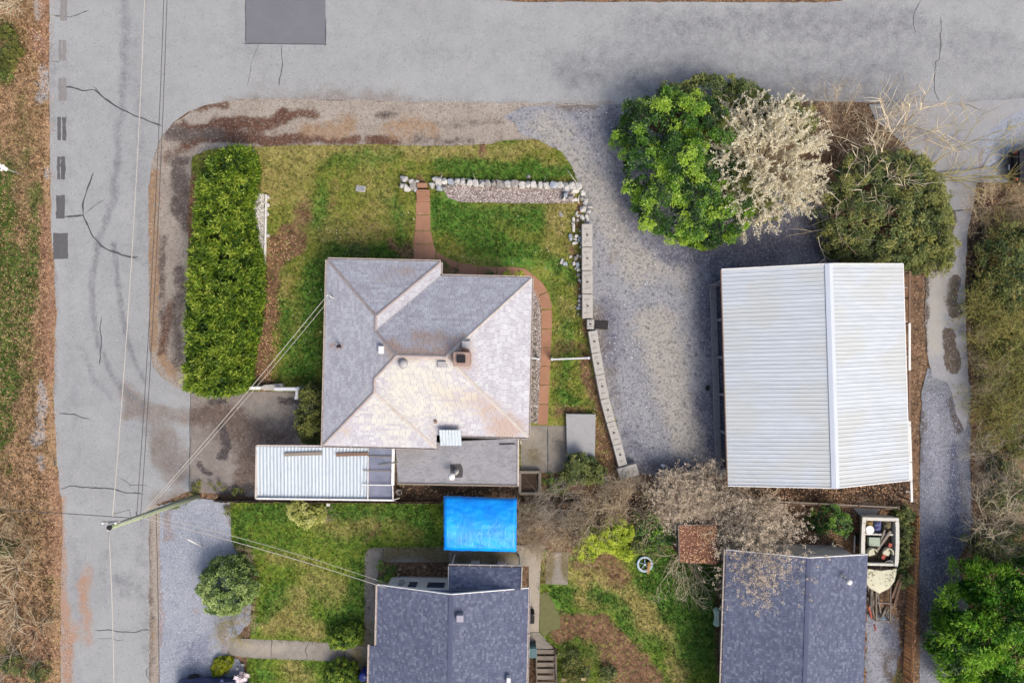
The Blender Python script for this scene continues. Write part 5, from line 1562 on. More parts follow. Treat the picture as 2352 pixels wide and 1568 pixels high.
# ---- the long clipped hedge
def hedge_shrub():
    rng = np.random.default_rng(11)
    HT = 2.7
    left = [(497, 354), (478, 368), (462, 400), (450, 480), (442, 560), (434, 640), (431, 760), (426, 860), (427, 893), (445, 902)]
    right = [(520, 903), (566, 896), (578, 880), (584, 800), (598, 740), (607, 655), (604, 600), (588, 545), (582, 480), (588, 440), (595, 392), (590, 362), (545, 350)]
    poly = [tuple(W(u, v, 2.2).xy) for u, v in left] + [tuple(W(u, v, .5).xy) for u, v in right]
    poly = ragged(poly, .3, .12, .9, 3.0)
    PP = np.array(poly)
    t = thing('clipped_hedge', 'long yellow-green clipped hedge beside the road corner', 'hedge', (PP[:, 0].mean(), PP[:, 1].mean(), 0))
    lo, hi = PP.min(0), PP.max(0)
    n = 5200
    G = rng.uniform(lo, hi, (n, 2))
    G = G[inside(G, poly)]
    # distance to the outline
    d = np.min([dist_seg(G, PP[i], PP[(i + 1) % len(PP)]) for i in range(len(PP))], axis=0)
    edge = np.clip(d / .8, 0, 1)
    lump = np.array([mnoise.noise(Vector((x * .9, y * .9, 0))) * .24 + mnoise.noise(Vector((x * 2.3, y * 2.3, 5))) * .3 for x, y in G])
    z = HT * (.62 + .38 * np.sqrt(1 - (1 - edge) ** 2)) + lump
    # drop some to leave dark hollows
    hol = np.array([mnoise.noise(Vector((x * 2.2, y * 2.2, 9))) for x, y in G])
    keep = (hol > -.1) & (rng.uniform(0, 1, len(G)) < .55)
    c = np.c_[G, z][keep]
    e = 1 - edge[keep]
    # outward direction near the edge
    cen = PP.mean(0)
    out = np.zeros((len(c), 3))
    q = np.argmin(((c[:, None, :2] - PP[None]) ** 2).sum(2), 1)
    out[:, :2] = (PP[q] - c[:, :2])
    out = unit(out + 1e-6) * e[:, None] * .8
    nrm = unit(out + np.array([0, 0, 1.0]))
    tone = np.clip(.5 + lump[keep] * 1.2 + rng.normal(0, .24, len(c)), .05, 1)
    parts = [clump_leaves(c, nrm, 30, .2, .24, .055, rng, tone, .9, .75, .3)]
    # sides down to the ground
    k = 2600
    i = rng.integers(0, len(PP), k)
    f = rng.uniform(0, 1, (k, 1))
    S = PP[i] * (1 - f) + PP[(i + 1) % len(PP)] * f
    nn = unit(np.c_[(PP[(i + 1) % len(PP)] - PP[i])[:, ::-1] * [1, -1], np.zeros(k)] + 1e-9)
    ctr = S + nn[:, :2] * .3
    flip = inside(ctr, poly)
    nn[flip] *= -1
    c2 = np.c_[S - nn[:, :2] * .12, rng.uniform(.15, HT * .72, k)]
    parts.append(clump_leaves(c2, unit(nn + [0, 0, .6]), 12, .16, .2, .075, rng, np.clip(rng.normal(.5, .18, k), 0, 1), 1.0, .6, .35))
    # inner foliage; its darker tones paint the shade inside
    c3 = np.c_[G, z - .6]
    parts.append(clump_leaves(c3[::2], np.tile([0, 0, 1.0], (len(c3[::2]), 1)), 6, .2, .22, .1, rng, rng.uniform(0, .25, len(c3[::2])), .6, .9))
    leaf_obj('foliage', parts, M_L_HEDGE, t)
    rr = random.Random(4)
    segs = []
    for j in range(12):
        v = 380 + j * 44
        b = W(515 - j * 1.5, v, 0)
        for _ in range(3):
            e_ = b + Vector((rr.uniform(-.8, .8), rr.uniform(-.6, .6), 2.1))
            segs.append((*b, *e_, .07, .03))
    seg_obj('trunk', segs, M_BARK, t, 5)
hedge_shrub()

# ---- big bushes by the road
leafy('laurel_bush', 'big glossy bright-green laurel bush between drive and blossom', [
    (1500, 290, 72, 66, 3.4, 1.9), (1485, 375, 56, 66, 3.3, 1.8), (1515, 455, 62, 62, 3.3, 1.8), (1575, 500, 76, 52, 2.9, 1.6), (1655, 505, 58, 48, 2.8, 1.6), (1570, 262, 64, 50, 3.6, 1.9), (1560, 370, 56, 66, 3.9, 2.0),
    (1635, 300, 52, 52, 3.6, 1.8), (1640, 400, 50, 44, 3.2, 1.7), (1600, 440, 50, 44, 3.5, 1.8), (1690, 470, 44, 44, 2.8, 1.4), (1620, 540, 46, 20, 1.6, 1.2)], M_L_LAUREL, 21, sub=2.6, sub_r=.46, m=350, L=.11, Wd=.05, per=70, tone=(-.1, 1.05))
leafy('evergreen_shrub', 'dark evergreen shrub leaning over the asphalt above the laurel', [(1560, 222, 50, 26, 2.3, 1.4), (1630, 204, 62, 30, 2.5, 1.5), (1700, 216, 50, 26, 2.3, 1.4), (1735, 236, 34, 26, 2.0, 1.2)], M_L_DARK, 22, sub=3, sub_r=.3, m=49, L=.13, Wd=.06)
leafy('evergreen_bush', 'broad dark olive evergreen bush at the garage north-east corner', [
    (1985, 420, 78, 66, 3.2, 1.8), (2075, 400, 70, 56, 3.3, 1.8), (1960, 500, 60, 54, 3.0, 1.7), (2050, 500, 82, 64, 3.4, 1.9), (2125, 480, 46, 66, 2.8, 1.6), (1995, 565, 60, 36, 2.2, 1.4), (2085, 575, 54, 34, 2.0, 1.3), (2140, 565, 40, 40, 1.6, 1.1), (1930, 545, 34, 36, 2.0, 1.2)], M_L_DARK, 23, sub=3.2, sub_r=.38, m=150, L=.13, Wd=.055, tone=(.2, 1.1), per=28)
leafy('olive_bush', 'olive-yellow bush on the lane edge against the dark evergreen', [(2128, 440, 40, 50, 2.9, 1.5), (2150, 520, 36, 60, 2.4, 1.4), (2150, 590, 40, 34, 1.8, 1.2), (2105, 600, 34, 22, 1.5, 1.0)], M_L_OLIVE, 24, sub=2.8, sub_r=.32, m=42, L=.11, Wd=.05)
leafy('olive_bush', 'yellow-green leaves showing through the white blossom tree', [(1640, 285, 34, 30, 3.3, 1.3), (1700, 420, 34, 44, 3.2, 1.3), (1745, 470, 40, 34, 2.8, 1.3), (1840, 290, 34, 34, 2.6, 1.2), (1800, 260, 50, 26, 2.2, 1.2)], M_L_OLIVE, 25, sub=2.4, sub_r=.34, m=35, L=.12, Wd=.055)

def blossom(name, label, u, v, rad_px, h, seed, n_main, mat=M_BLOSS, per=26, fl=.085, twig=M_TWIGP, bare=.35, cat='tree', squash=1.0):
    rr = random.Random(seed)
    rng = np.random.default_rng(seed)
    p = W(u, v, h * .45)
    rad = rad_px * (CAM_H - h * .6) / FOC
    t = thing(name, label, cat, (p.x, p.y, 0))
    segs, tips = [], []
    base = Vector((p.x, p.y, 0))
    segs.append((*base, *(base + Vector((0, 0, h * .35))), .12, .09))
    fP, fD = [], []
    for i in range(n_main):
        a = rr.uniform(0, 6.283)
        q = math.sqrt(rr.uniform(.02, 1)) * (.78 + .34 * abs(math.sin(a * 2.5 + seed)))
        end = Vector((p.x + math.cos(a) * rad * q, p.y + math.sin(a) * rad * q * squash, h * (1 - .55 * q * q) * rr.uniform(.82, 1.08)))
        st = base + Vector((rr.uniform(-.2, .2), rr.uniform(-.2, .2), h * .3 * rr.random()))
        mid = st.lerp(end, .55) + Vector((rr.uniform(-.3, .3), rr.uniform(-.3, .3), .35))
        pts = [st, mid, end]
        segs += [(*st, *mid, .035, .02), (*mid, *end, .02, .008)]
        for _ in range(7):
            f = rr.uniform(.15, 1)
            b = mid.lerp(end, f)
            d = ((end - mid).normalized() * .9 + Vector((rr.gauss(0, .6), rr.gauss(0, .6), rr.gauss(.15, .5)))).normalized()
            ln = rr.uniform(.3, .85)
            e2 = b + d * ln
            segs.append((*b, *e2, .01, .004))
            k = int(per * ln / .5)
            for _ in range(k):
                g_ = rr.uniform(.1, 1.0)
                w_ = b.lerp(e2, g_)
                fP.append((w_.x + rr.gauss(0, .035), w_.y + rr.gauss(0, .035), max(.1, w_.z + rr.gauss(0, .035))))
                fD.append((d.x + rr.gauss(0, .8), d.y + rr.gauss(0, .8), d.z + rr.gauss(.3, .8)))
    seg_obj('branches', segs, twig, t)
    P, D = np.array(fP), unit(np.array(fD))
    leaf_obj('blossom', [leaf_arrays(P, D, fl * rng.uniform(.6, 1.3, len(P)), fl * .8, rng.uniform(.1, 1, len(P)), rng, .3)], mat, t)
    return t
blossom('blossom_tree', 'spreading tree covered in cream-white blossom beside the laurel', 1752, 372, 166, 4.4, 31, 230)
blossom('blossom_shrub', 'small cream-blossomed shrub in the hollow between laurel and tree', 1655, 435, 46, 2.9, 32, 34)
blossom('blossom_shrub', 'cream-blossomed shrub in front of the blue-grey roof eave', 1728, 1566, 42, 3.9, 33, 34)

G_BARE = 'bare twiggy shrubs and saplings'
twiggy('bare_tree', 'bare pale-limbed tree reaching over the road above the evergreen bush', 2050, 345, 190, 5.2, 11, 41, M_TWIGP, 2, G_BARE, .07, .55, (4, 7), .45, .0, spread=.8, cat='tree', lean=(1.2, .3))
twiggy('bare_tree', 'bare olive-stemmed sapling arching across the lane mouth', 2140, 400, 130, 3.6, 6, 42, M_TWIGY, 2, G_BARE, .045, .5, (4, 7), .35, .0, spread=.6, cat='tree', lean=(2.4, 1.0))
twiggy('bare_shrub', 'tangle of brown bare stems at the road edge behind the blossom', 1950, 290, 90, 2.2, 26, 43, M_TWIG, 2, G_BARE, .02, .7, base=1.6)
twiggy('bare_shrub', 'bare brown thicket between the blossom tree and the bare tree', 2040, 290, 80, 2.0, 22, 44, M_TWIG, 2, G_BARE, .018, .7, base=1.4)
twiggy('bare_shrub', 'low bare stems along the asphalt above the blossom tree', 1850, 262, 70, 1.8, 20, 45, M_TWIGG, 2, G_BARE, .016, .7, base=1.4)
twiggy('bare_sapling', 'grey bare sapling crossing the dark evergreen bush', 1960, 450, 95, 4.6, 6, 46, M_TWIGP, 2, G_BARE, .055, .75, (3, 6), .5, .0, spread=.8, cat='sapling', lean=(-1.2, -.6))
twiggy('bare_shrub', 'thin bare shrub at the lane edge beside the olive bush', 2160, 600, 50, 1.8, 14, 47, M_TWIGG, 2, G_BARE, .014, .6)

# thicket along the lot line
TH = [('grey bare shrub behind the blue tarp corner', 1225, 1195, 52, 2.2, M_TWIGG), ('tan bare shrub spilling onto the path by the tarp', 1245, 1232, 50, 1.7, M_TWIG), ('tall grey bare shrub between tarp and lime bush', 1300, 1165, 62, 2.8, M_TWIGG), ('tan thicket west of the lime bush', 1310, 1215, 54, 2.0, M_TWIG),
      ('brown bare thicket north of the lime bush', 1375, 1175, 62, 2.5, M_TWIG), ('bare brown shrub above the green garden bush', 1450, 1165, 62, 2.4, M_TWIG), ('low bare shrub south of the last concrete block', 1420, 1125, 44, 1.5, M_TWIGG)]
for i, (l, u, v, r_, h, m) in enumerate(TH):
    twiggy('bare_shrub', l, u, v, r_, h, 24, 60 + i, m, 2, G_BARE, .02, .7, (5, 8), .35, base=.7)
PK = [('pinkish budding shrub against the garage south-west corner', 1540, 1136, 42, 2.0), ('pinkish budding shrub spreading over the gravel edge', 1602, 1124, 42, 2.0), ('pinkish fine-twigged bush above the leaf-strewn shed', 1628, 1160, 46, 2.4), ('pinkish budding shrub between green bush and shed', 1560, 1165, 46, 2.0),
      ('pinkish fine-twigged tree beside the blue-grey roof corner', 1728, 1180, 50, 3.0), ('pinkish twigs overhanging the blue-grey shingle roof', 1722, 1212, 46, 4.6), ('low pinkish bush between the shed and the roof corner', 1700, 1215, 42, 2.2)]
for i, (l, u, v, r_, h) in enumerate(PK):
    twiggy('budding_shrub', l, u, v, r_, h, 26, 80 + i, M_TWIGK, 2, 'pinkish budding shrubs along the lot line', .014, .75, (5, 7), .3, bud=M_BUDK, budn=13, budL=.075, base=.5, lean=(0, -1.5 if 'overhanging' in l else 0))
twiggy('bare_sapling', 'fan-shaped bare sapling sprawling over the lawn by the blue ring', 1570, 1275, 84, 2.2, 24, 91, M_TWIGP, 2, G_BARE, .022, .45, (3, 6), .3, .0, cat='sapling', lean=(0, -1.0))
leafy('lime_bush', 'vivid lime-green bush at the edge of the back lawn', [(1375, 1235, 38, 26, 1.6, 1.0), (1420, 1222, 34, 26, 1.7, 1.0), (1350, 1265, 26, 18, 1.1, .8), (1440, 1258, 26, 24, 1.2, .8), (1400, 1250, 24, 18, 1.3, .8)], M_L_LIME, 101, sub=4, sub_r=.24, m=42, L=.1, Wd=.05)
leafy('garden_bush', 'mid-green bush between the lime bush and the shed', [(1500, 1205, 34, 28, 1.7, 1.0), (1530, 1225, 26, 24, 1.4, .9), (1485, 1238, 26, 20, 1.3, .8)], M_L_LAUREL, 102, sub=3.4, sub_r=.26, m=42, L=.1, Wd=.045, tone=(.1, .7))
leafy('garden_bush', 'dark green bush under the shade beside the blue ring', [(1465, 1255, 24, 20, 1.2, .8), (1500, 1262, 22, 16, 1.0, .7)], M_L_DARK, 103, sub=3.4, sub_r=.24, m=42, L=.1, Wd=.045)
leafy('garden_bush', 'round green bush in the soil north of the boat', [(1910, 1190, 34, 28, 1.5, .95), (1935, 1205, 20, 22, 1.2, .8), (1885, 1205, 18, 18, 1.0, .7)], M_L_LAUREL, 104, sub=4, sub_r=.22, m=42, L=.09, Wd=.04, tone=(.15, .75))
leafy('ivy_bank', 'dark ivy smothering the foot of the wooden fence by the boat', [(2078, 1185, 22, 20, .9, .6), (2080, 1225, 14, 26, .9, .6), (2078, 1275, 12, 28, .9, .6), (2076, 1325, 11, 24, .8, .5)], M_L_DARK, 105, sub=5, sub_r=.16, m=35, L=.09, Wd=.06, cat='ivy')
leafy('evergreen_shrub', 'dark broad-leaved shrub beside the grey platform', [(1325, 1062, 24, 18, 1.6, .9), (1340, 1082, 32, 22, 1.5, .9), (1310, 1092, 20, 16, 1.1, .7), (1370, 1090, 22, 16, 1.1, .7)], M_L_DARK, 106, sub=4, sub_r=.24, m=42, L=.12, Wd=.06)
leafy('lime_shrub', 'small lime-tipped shrub growing into the dark shrub by the platform', [(1355, 1092, 22, 16, 1.55, .6), (1290, 1115, 14, 10, .8, .5)], M_L_OLIVE, 107, sub=5, sub_r=.18, m=35, L=.1, Wd=.05)
leafy('corner_shrub', 'tall olive shrub against the south-west corner of the house', [(712, 905, 26, 20, 1.9, 1.2), (712, 945, 30, 34, 2.1, 1.3), (710, 985, 30, 30, 2.0, 1.2), (722, 1005, 20, 14, 1.6, 1.0)], M_L_OLIVE, 108, sub=5, sub_r=.2, m=42, L=.09, Wd=.045, tone=(.05, .7))
leafy('rhododendron', 'round rhododendron on the edge of the pale gravel yard', [(520, 1348, 60, 58, 2.3, 1.5), (490, 1340, 34, 40, 1.9, 1.2), (555, 1340, 30, 42, 1.9, 1.2), (515, 1385, 42, 26, 1.6, 1.1), (525, 1305, 42, 24, 1.7, 1.1)], M_L_RHODO, 109, sub=5, sub_r=.2, m=49, L=.13, Wd=.055)
leafy('variegated_shrub', 'pale yellow-green shrub on the lawn below the carport', [(690, 1175, 30, 24, 1.2, .8), (720, 1180, 22, 22, 1.1, .7), (680, 1160, 18, 14, 1.0, .6), (705, 1195, 24, 14, .9, .6)], leaf_mat('cream_edged_leaf', [C(104, 116, 44), C(160, 166, 78), C(200, 200, 116), C(220, 218, 150)], .25), 110, sub=5, sub_r=.18, m=35, L=.1, Wd=.05)
leafy('clipped_bush', 'clipped dome bush beside the front path and the house corner', [(793, 1466, 30, 24, 1.2, .8), (778, 1472, 20, 18, 1.0, .7), (812, 1455, 16, 18, 1.1, .7)], M_L_HEDGE, 111, sub=9, sub_r=.13, m=42, L=.09, Wd=.04, tone=(.3, .9))
leafy('clipped_bush', 'clipped bush south of the front path near the blue barrel', [(785, 1545, 34, 26, 1.2, .8), (770, 1565, 24, 18, 1.0, .7), (815, 1562, 18, 14, .9, .6)], M_L_HEDGE, 112, sub=9, sub_r=.13, m=42, L=.09, Wd=.04, tone=(.25, .85))
leafy('ground_cover', 'small chartreuse ground-cover mound by the front path', [(508, 1530, 20, 20, .5, .4), (520, 1522, 13, 14, .45, .35), (498, 1538, 12, 13, .45, .35)], M_L_CHART, 113, sub=14, sub_r=.1, m=42, L=.07, Wd=.035)
twiggy('bare_shrub', 'olive bare shrub overhanging the front path end', 528, 1446, 46, 1.2, 22, 114, M_TWIGY, 2, G_BARE, .012, .6, (4, 7), .3)
twiggy('bare_shrub', 'brown bare shrub behind the rhododendron', 562, 1276, 34, 1.0, 20, 115, M_TWIG, 2, G_BARE, .012, .6, (4, 7), .3)
twiggy('bare_shrub', 'brown bare stems between the rhododendron and the lawn', 570, 1412, 30, .9, 16, 116, M_TWIG, 2, G_BARE, .012, .6, (4, 7), .3)
twiggy('bare_shrub', 'small bare shrub beside the pale yellow-green shrub', 752, 1180, 20, .8, 10, 117, M_TWIGG, 2, G_BARE, .01, .6)
twiggy('bare_shrub', 'leggy bare shrub below the garden stairs', 1340, 1545, 60, 1.6, 20, 118, M_TWIGY, 2, G_BARE, .012, .6, bud=M_L_OLIVE, budn=3, budL=.08, base=.8)
leafy('garden_bush', 'low dark greenery below the garden stairs', [(1310, 1510, 24, 24, .6, .5), (1330, 1545, 26, 22, .6, .5), (1395, 1545, 22, 18, .5, .4)], M_L_DARK, 119, sub=3, sub_r=.2, m=28, L=.1, Wd=.04)
def magnolia():
    p = W(556, 1556, .8)
    t = thing('flowering_shrub', 'pale pink star-flowered shrub beside the parked car', 'shrub', (p.x, p.y, 0))
    rng = np.random.default_rng(5)
    segs = []
    P, D = [], []
    for i in range(16):
        a = rng.uniform(0, 6.28)
        e = np.array([p.x + math.cos(a) * .32 * rng.uniform(.2, 1), p.y + math.sin(a) * .32 * rng.uniform(.2, 1), rng.uniform(.5, 1.1)])
        segs.append((p.x, p.y, 0, *e, .015, .006))
        for k in range(9):
            an = k * .7
            P.append(e)
            D.append((math.cos(an), math.sin(an), .35))
    seg_obj('stems', segs, M_BARK, t)
    P, D = np.array(P), unit(np.array(D))
    leaf_obj('blossom', [leaf_arrays(P, D, .19 * rng.uniform(.8, 1.2, len(P)), .06, rng.uniform(.2, 1, len(P)), rng, .9)], M_PINKB, t)
magnolia()

# east bank
EB = [('bare tan bramble at the head of the east bank', 2295, 470, 70, 1.6, M_TWIG, 0), ('arching bare canes on the bank beside the first lane pothole', 2300, 690, 80, 2.4, M_TWIGY, 1), ('yellow-tipped cane thicket opposite the second lane pothole', 2325, 790, 90, 2.8, M_TWIGY, 1), ('dense tan brambles opposite the end of the lane concrete', 2310, 890, 80, 2.2, M_TWIG, 1),
      ('olive cane thicket on the bank opposite the lane gravel', 2335, 960, 80, 2.6, M_TWIGY, 1), ('grey bare brambles above the dark bank bush', 2300, 1050, 80, 2.2, M_TWIGG, 0), ('brown brambles close to the dark bank bush', 2325, 1140, 80, 2.2, M_TWIG, 0), ('long bare sapling leaning over the dark bank bush', 2310, 1230, 90, 3.6, M_TWIGP, 0), ('thin bare canes behind the leafy bank shrub', 2345, 560, 70, 2.4, M_TWIGY, 1), ('low bare stems along the lane below the leafy bank shrub', 2265, 800, 44, 1.2, M_TWIG, 0)]
for i, (l, u, v, r_, h, m, b) in enumerate(EB):
    twiggy('bramble', l, u, v, r_, h, 34, 130 + i, m, 2, 'brambles on the east bank', .02, .6, (5, 8), .4, -.02, bud=M_L_OLIVE if b else None, budn=2, budL=.1, base=.9)
leafy('bank_shrub', 'leafy dark-green shrub on the bank opposite the garage', [(2310, 590, 46, 44, 2.2, 1.3), (2345, 560, 40, 40, 2.4, 1.3), (2290, 650, 34, 36, 1.6, 1.0), (2340, 660, 40, 46, 2.2, 1.3), (2320, 710, 34, 26, 1.4, .9)], M_L_DARK, 141, sub=2.0, sub_r=.34, m=35, L=.14, Wd=.06, tone=(.1, .9))
leafy('bank_shrub', 'dark green bush at the lane edge above the conifer', [(2275, 1250, 40, 30, 2.0, 1.2), (2320, 1270, 46, 34, 2.4, 1.4), (2352, 1240, 40, 30, 2.2, 1.3)], M_L_DARK, 142, sub=2.6, sub_r=.32, m=42, L=.13, Wd=.05)
leafy('bank_shrub', 'mossy green shrub on the bank beside the long bare sapling', [(2335, 1130, 36, 50, 1.6, 1.0), (2290, 1150, 26, 30, 1.2, .8), (2300, 1080, 24, 24, 1.0, .7)], M_L_DARK, 144, sub=2.2, sub_r=.3, m=28, L=.12, Wd=.05)
leafy('bank_shrub', 'olive bush at the foot of the yellow-tipped canes', [(2325, 800, 36, 40, 1.6, 1.0), (2345, 840, 30, 30, 1.6, 1.0), (2290, 760, 22, 24, 1.0, .7)], M_L_OLIVE, 145, sub=2.4, sub_r=.3, m=30, L=.12, Wd=.05)
leafy('bank_shrub', 'low olive growth on the bank beside the yellow-tipped canes', [(2335, 900, 30, 50, 1.4, .9), (2345, 1000, 26, 50, 1.5, .9)], M_L_OLIVE, 143, sub=2.2, sub_r=.3, m=28, L=.12, Wd=.05)

leafy('conifer_tree', 'feathery bright-green conifer overhanging the lane', [
    (2290, 1350, 60, 46, 4.4, 2.2), (2240, 1400, 52, 48, 3.8, 2.0), (2205, 1480, 48, 46, 3.0, 1.7), (2270, 1450, 66, 60, 4.8, 2.4), (2250, 1540, 62, 56, 3.4, 1.9), (2330, 1410, 60, 60, 5.0, 2.4), (2330, 1510, 66, 66, 4.8, 2.4), (2180, 1455, 26, 22, 2.0, 1.0), (2370, 1350, 50, 50, 4.2, 2.0), (2300, 1590, 70, 50, 3.8, 2.0), (2390, 1560, 60, 60, 4.4, 2.2)],
    M_L_CONIF, 151, sub=2.6, sub_r=.55, m=230, L=.24, Wd=.06, per=46, tone=(-.1, 1.1), a=1.3, b=.5, flat=.4, cat='tree')

# west roadside brush
WB = [('bare pale shrub arching over the verge at the road corner', 22, -6, 80, 2.2, M_TWIGP), ('bare straw-coloured canes on the verge opposite the pale gravel yard', 20, 1310, 90, 2.4, M_TWIGP), ('bare tan canes over leaf litter below the utility wires', 40, 1250, 80, 1.8, M_TWIG), ('fan of long pale canes opposite the rhododendron', 15, 1390, 100, 2.4, M_TWIGP),
      ('bare brown canes beside the orange leaf drift', 70, 1450, 80, 1.8, M_TWIG), ('dense bare brush opposite the parked car', 30, 1520, 90, 2.0, M_TWIGG), ('thin bare whip shrub beyond the crossing wires', 10, 1180, 60, 1.6, M_TWIG)]
for i, (l, u, v, r_, h, m) in enumerate(WB):
    twiggy('bare_brush', l, u, v, r_, h, 15, 160 + i, m, 1, 'bare brush on the west verge', .022, .5, (5, 8), .35, 0, base=.3)
leafy('verge_shrub', 'small green shrub in the verge grass near the road corner', [(10, 75, 22, 18, .7, .5), (22, 120, 26, 20, .8, .6), (8, 150, 18, 20, .6, .5)], M_L_OLIVE, 171, sub=3, sub_r=.2, m=35, L=.1, Wd=.03)
leafy('verge_shrub', 'dark green growth among the bare brush on the verge', [(30, 1530, 26, 20, .7, .5), (85, 1545, 22, 20, .6, .5), (10, 1260, 20, 22, .6, .5)], M_L_DARK, 172, sub=3, sub_r=.2, m=35, L=.1, Wd=.03)

# edges are never clean: grit and leaves stray onto the asphalt
# small plants against the house, weeds
SP = [('low dark plants against the front wall beside the walk', [(1018, 612, 12, 12, .5, .4), (1034, 626, 14, 8, .45, .35), (1005, 606, 8, 8, .4, .3)], M_L_DARK), ('little yellow-green plant by the walk bend', [(1178, 628, 16, 6, .4, .3), (1192, 632, 10, 5, .35, .25)], M_L_LIME),
      ('dark sprig by the walk under the front eave', [(1125, 628, 11, 6, .35, .25)], M_L_DARK), ('weedy plants along the driveway end', [(440, 1124, 14, 8, .4, .3), (470, 1116, 18, 9, .45, .35), (505, 1120, 16, 8, .4, .3), (540, 1128, 14, 6, .35, .25)], M_L_OLIVE), ('broad green leaves in the bed by the white wall', [(878, 1302, 10, 10, .4, .3), (895, 1312, 12, 12, .45, .35), (880, 1325, 10, 12, .4, .3)], M_L_LAUREL),
      ('dark low shrub on the lawn by the north-west eave', [(820, 575, 18, 14, .6, .5), (842, 584, 14, 12, .5, .4)], M_L_DARK), ('small green plant in the planter corner', [(1278, 1120, 14, 12, .7, .5), (1262, 1100, 8, 8, .5, .4)], M_L_LAUREL), ('weeds at the edge of the pale gravel yard', [(420, 1150, 10, 5, .25, .2), (400, 1162, 10, 6, .25, .2), (532, 1158, 8, 10, .3, .25), (520, 1172, 8, 8, .25, .2)], M_L_OLIVE)]
for i, (l, lb_, m) in enumerate(SP):
    leafy('garden_plant', l, lb_, m, 180 + i, sub=3.5, sub_r=.14, m=16, L=.12, Wd=.04, stem=False, inner=False, cat='plant')

# grass: tufts of real blades over the lawns
def tufts(name, poly, dens, brushes, z, mat, label, seed, skip=(), L=.09):
    rng = np.random.default_rng(seed)
    PP = np.array(poly)
    lo, hi = np.maximum(PP.min(0), [-34, -23]), np.minimum(PP.max(0), [34, 23])
    n = int((hi[0] - lo[0]) * (hi[1] - lo[1]) * dens)
    G = rng.uniform(lo, hi, (n, 2))
    G = G[inside(G, poly)]
    for sp in skip:
        G = G[~inside(G, [tuple(W(u, v, 0).xy) for u, v in sp])]
    zn = zone_at(G, brushes, z)
    ok = rng.uniform(0, 1, len(G)) > (zn[:, 2] * .9 if mat is not M_VERGE else zn[:, 1] + zn[:, 2] * .5)
    G, zn = G[ok], zn[ok]
    k, m = len(G), 4
    P = np.repeat(np.c_[G, np.full(k, z)], m, 0) + np.c_[rng.normal(0, .05, (k * m, 2)), np.zeros(k * m)]
    D = unit(np.c_[rng.normal(0, .75, (k * m, 2)), np.full(k * m, .8)])
    ln = L * rng.uniform(.5, 1.4, k * m) * np.repeat(1 + zn[:, 1] * .5, m)
    v, r = leaf_arrays(P, D, ln, ln * .3, rng.uniform(0, 1, k * m), rng, .2)
    zc = np.ones((len(v), 4))
    zc[:, :3] = np.repeat(np.repeat(zn, m, 0), 4, 0)
    me = fast_mesh(name, v, quads=np.arange(len(v)).reshape(-1, 4), attrs={'zone': zc, 'rnd': r})
    me.materials.append(mat)
    o = link(bpy.data.objects.new(name, me))
    o['label'] = label
    o['category'] = 'grass'
    return stuff(o)
HSK = [(750, 595), (1010, 598), (1222, 640), (1215, 1000), (742, 1020)]
tufts('grass', lawn_poly, 85, lb, .05, M_LAWN, 'short patchy grass on the corner-lot lawn', 1, [HSK, [(950, 460), (990, 460), (1005, 600), (950, 600)], [(1195, 975), (1370, 945), (1370, 1090), (1195, 1090)], [(1236, 660), (1268, 660), (1266, 978), (1232, 978)], [(1010, 424), (1325, 428), (1318, 468), (1010, 465)], [(1000, 575), (1270, 600), (1270, 720), (1000, 650)]])
tufts('grass', nl_poly, 85, nlb, .05, M_NLAWN, 'grass on the neighbour front lawn', 2, [])
tufts('grass', nl2_poly, 85, (), .05, M_NLAWN, 'grass south of the front path', 3, [])
tufts('grass', yd_poly, 85, yb, .048, M_NLAWN, 'grass tufts on the back lawn', 4, [[(1254, 1266), (1308, 1266), (1306, 1344), (1252, 1342)], [(1238, 1355), (1290, 1380), (1292, 1462), (1238, 1462)]])

VGP = [tuple(W(u, v, 0).xy) for u, v in ((-40, -20), (100, -20), (105, 300), (105, 600), (108, 900), (112, 1100), (125, 1250), (120, 1590), (-40, 1590))]
tufts('grass', VGP, 40, vb, .035, M_VERGE, 'dry and green grass tufts on the west verge', 5, [], .16)
# fallen leaves on the verge, the banks and the soil
def litter(name, poly_px, n, stops, label, seed, z, L=.09):
    rng = np.random.default_rng(seed)
    poly = [tuple(W(u, v, 0).xy) for u, v in poly_px]
    PP = np.array(poly)
    G = rng.uniform(PP.min(0), PP.max(0), (n, 2))
    G = G[inside(G, poly)]
    cl_n = np.array([mnoise.noise(Vector((x * .5, y * .5, seed))) for x, y in G])
    G = G[cl_n + rng.uniform(-.4, .4, len(G)) > -.1]
    k = len(G)
    P = np.c_[G, np.full(k, z) + rng.uniform(.004, .04, k)]
    D = unit(np.c_[rng.normal(0, 1, (k, 2)), rng.normal(.05, .2, k)])
    v, r = leaf_arrays(P, D, L * rng.uniform(.5, 1.4, k), L * .6, rng.uniform(0, 1, k), rng, .85)
    me = fast_mesh(name, v, quads=np.arange(len(v)).reshape(-1, 4), attrs={'rnd': np.clip(r, 0, 1)})
    me.materials.append(leaf_mat('litter_%d_leaf' % seed, stops, 0, .9, .1))
    o = link(bpy.data.objects.new(name, me))
    o['label'] = label
    o['category'] = 'leaf litter'
    return stuff(o)
BR = [C(84, 60, 44), C(124, 92, 68), C(164, 124, 92), C(190, 150, 112), C(206, 172, 138)]
litter('fallen_leaves', [(-30, -20), (108, -20), (112, 300), (115, 600), (118, 900), (125, 1100), (138, 1250), (136, 1590), (-30, 1590)], 16000, BR, 'brown fallen leaves over the west verge', 201, .036)
litter('fallen_leaves', [(2236, 425), (2370, 425), (2370, 1300), (2230, 1300), (2225, 900), (2222, 560)], 9000, BR, 'brown fallen leaves on the east bank', 202, .002)
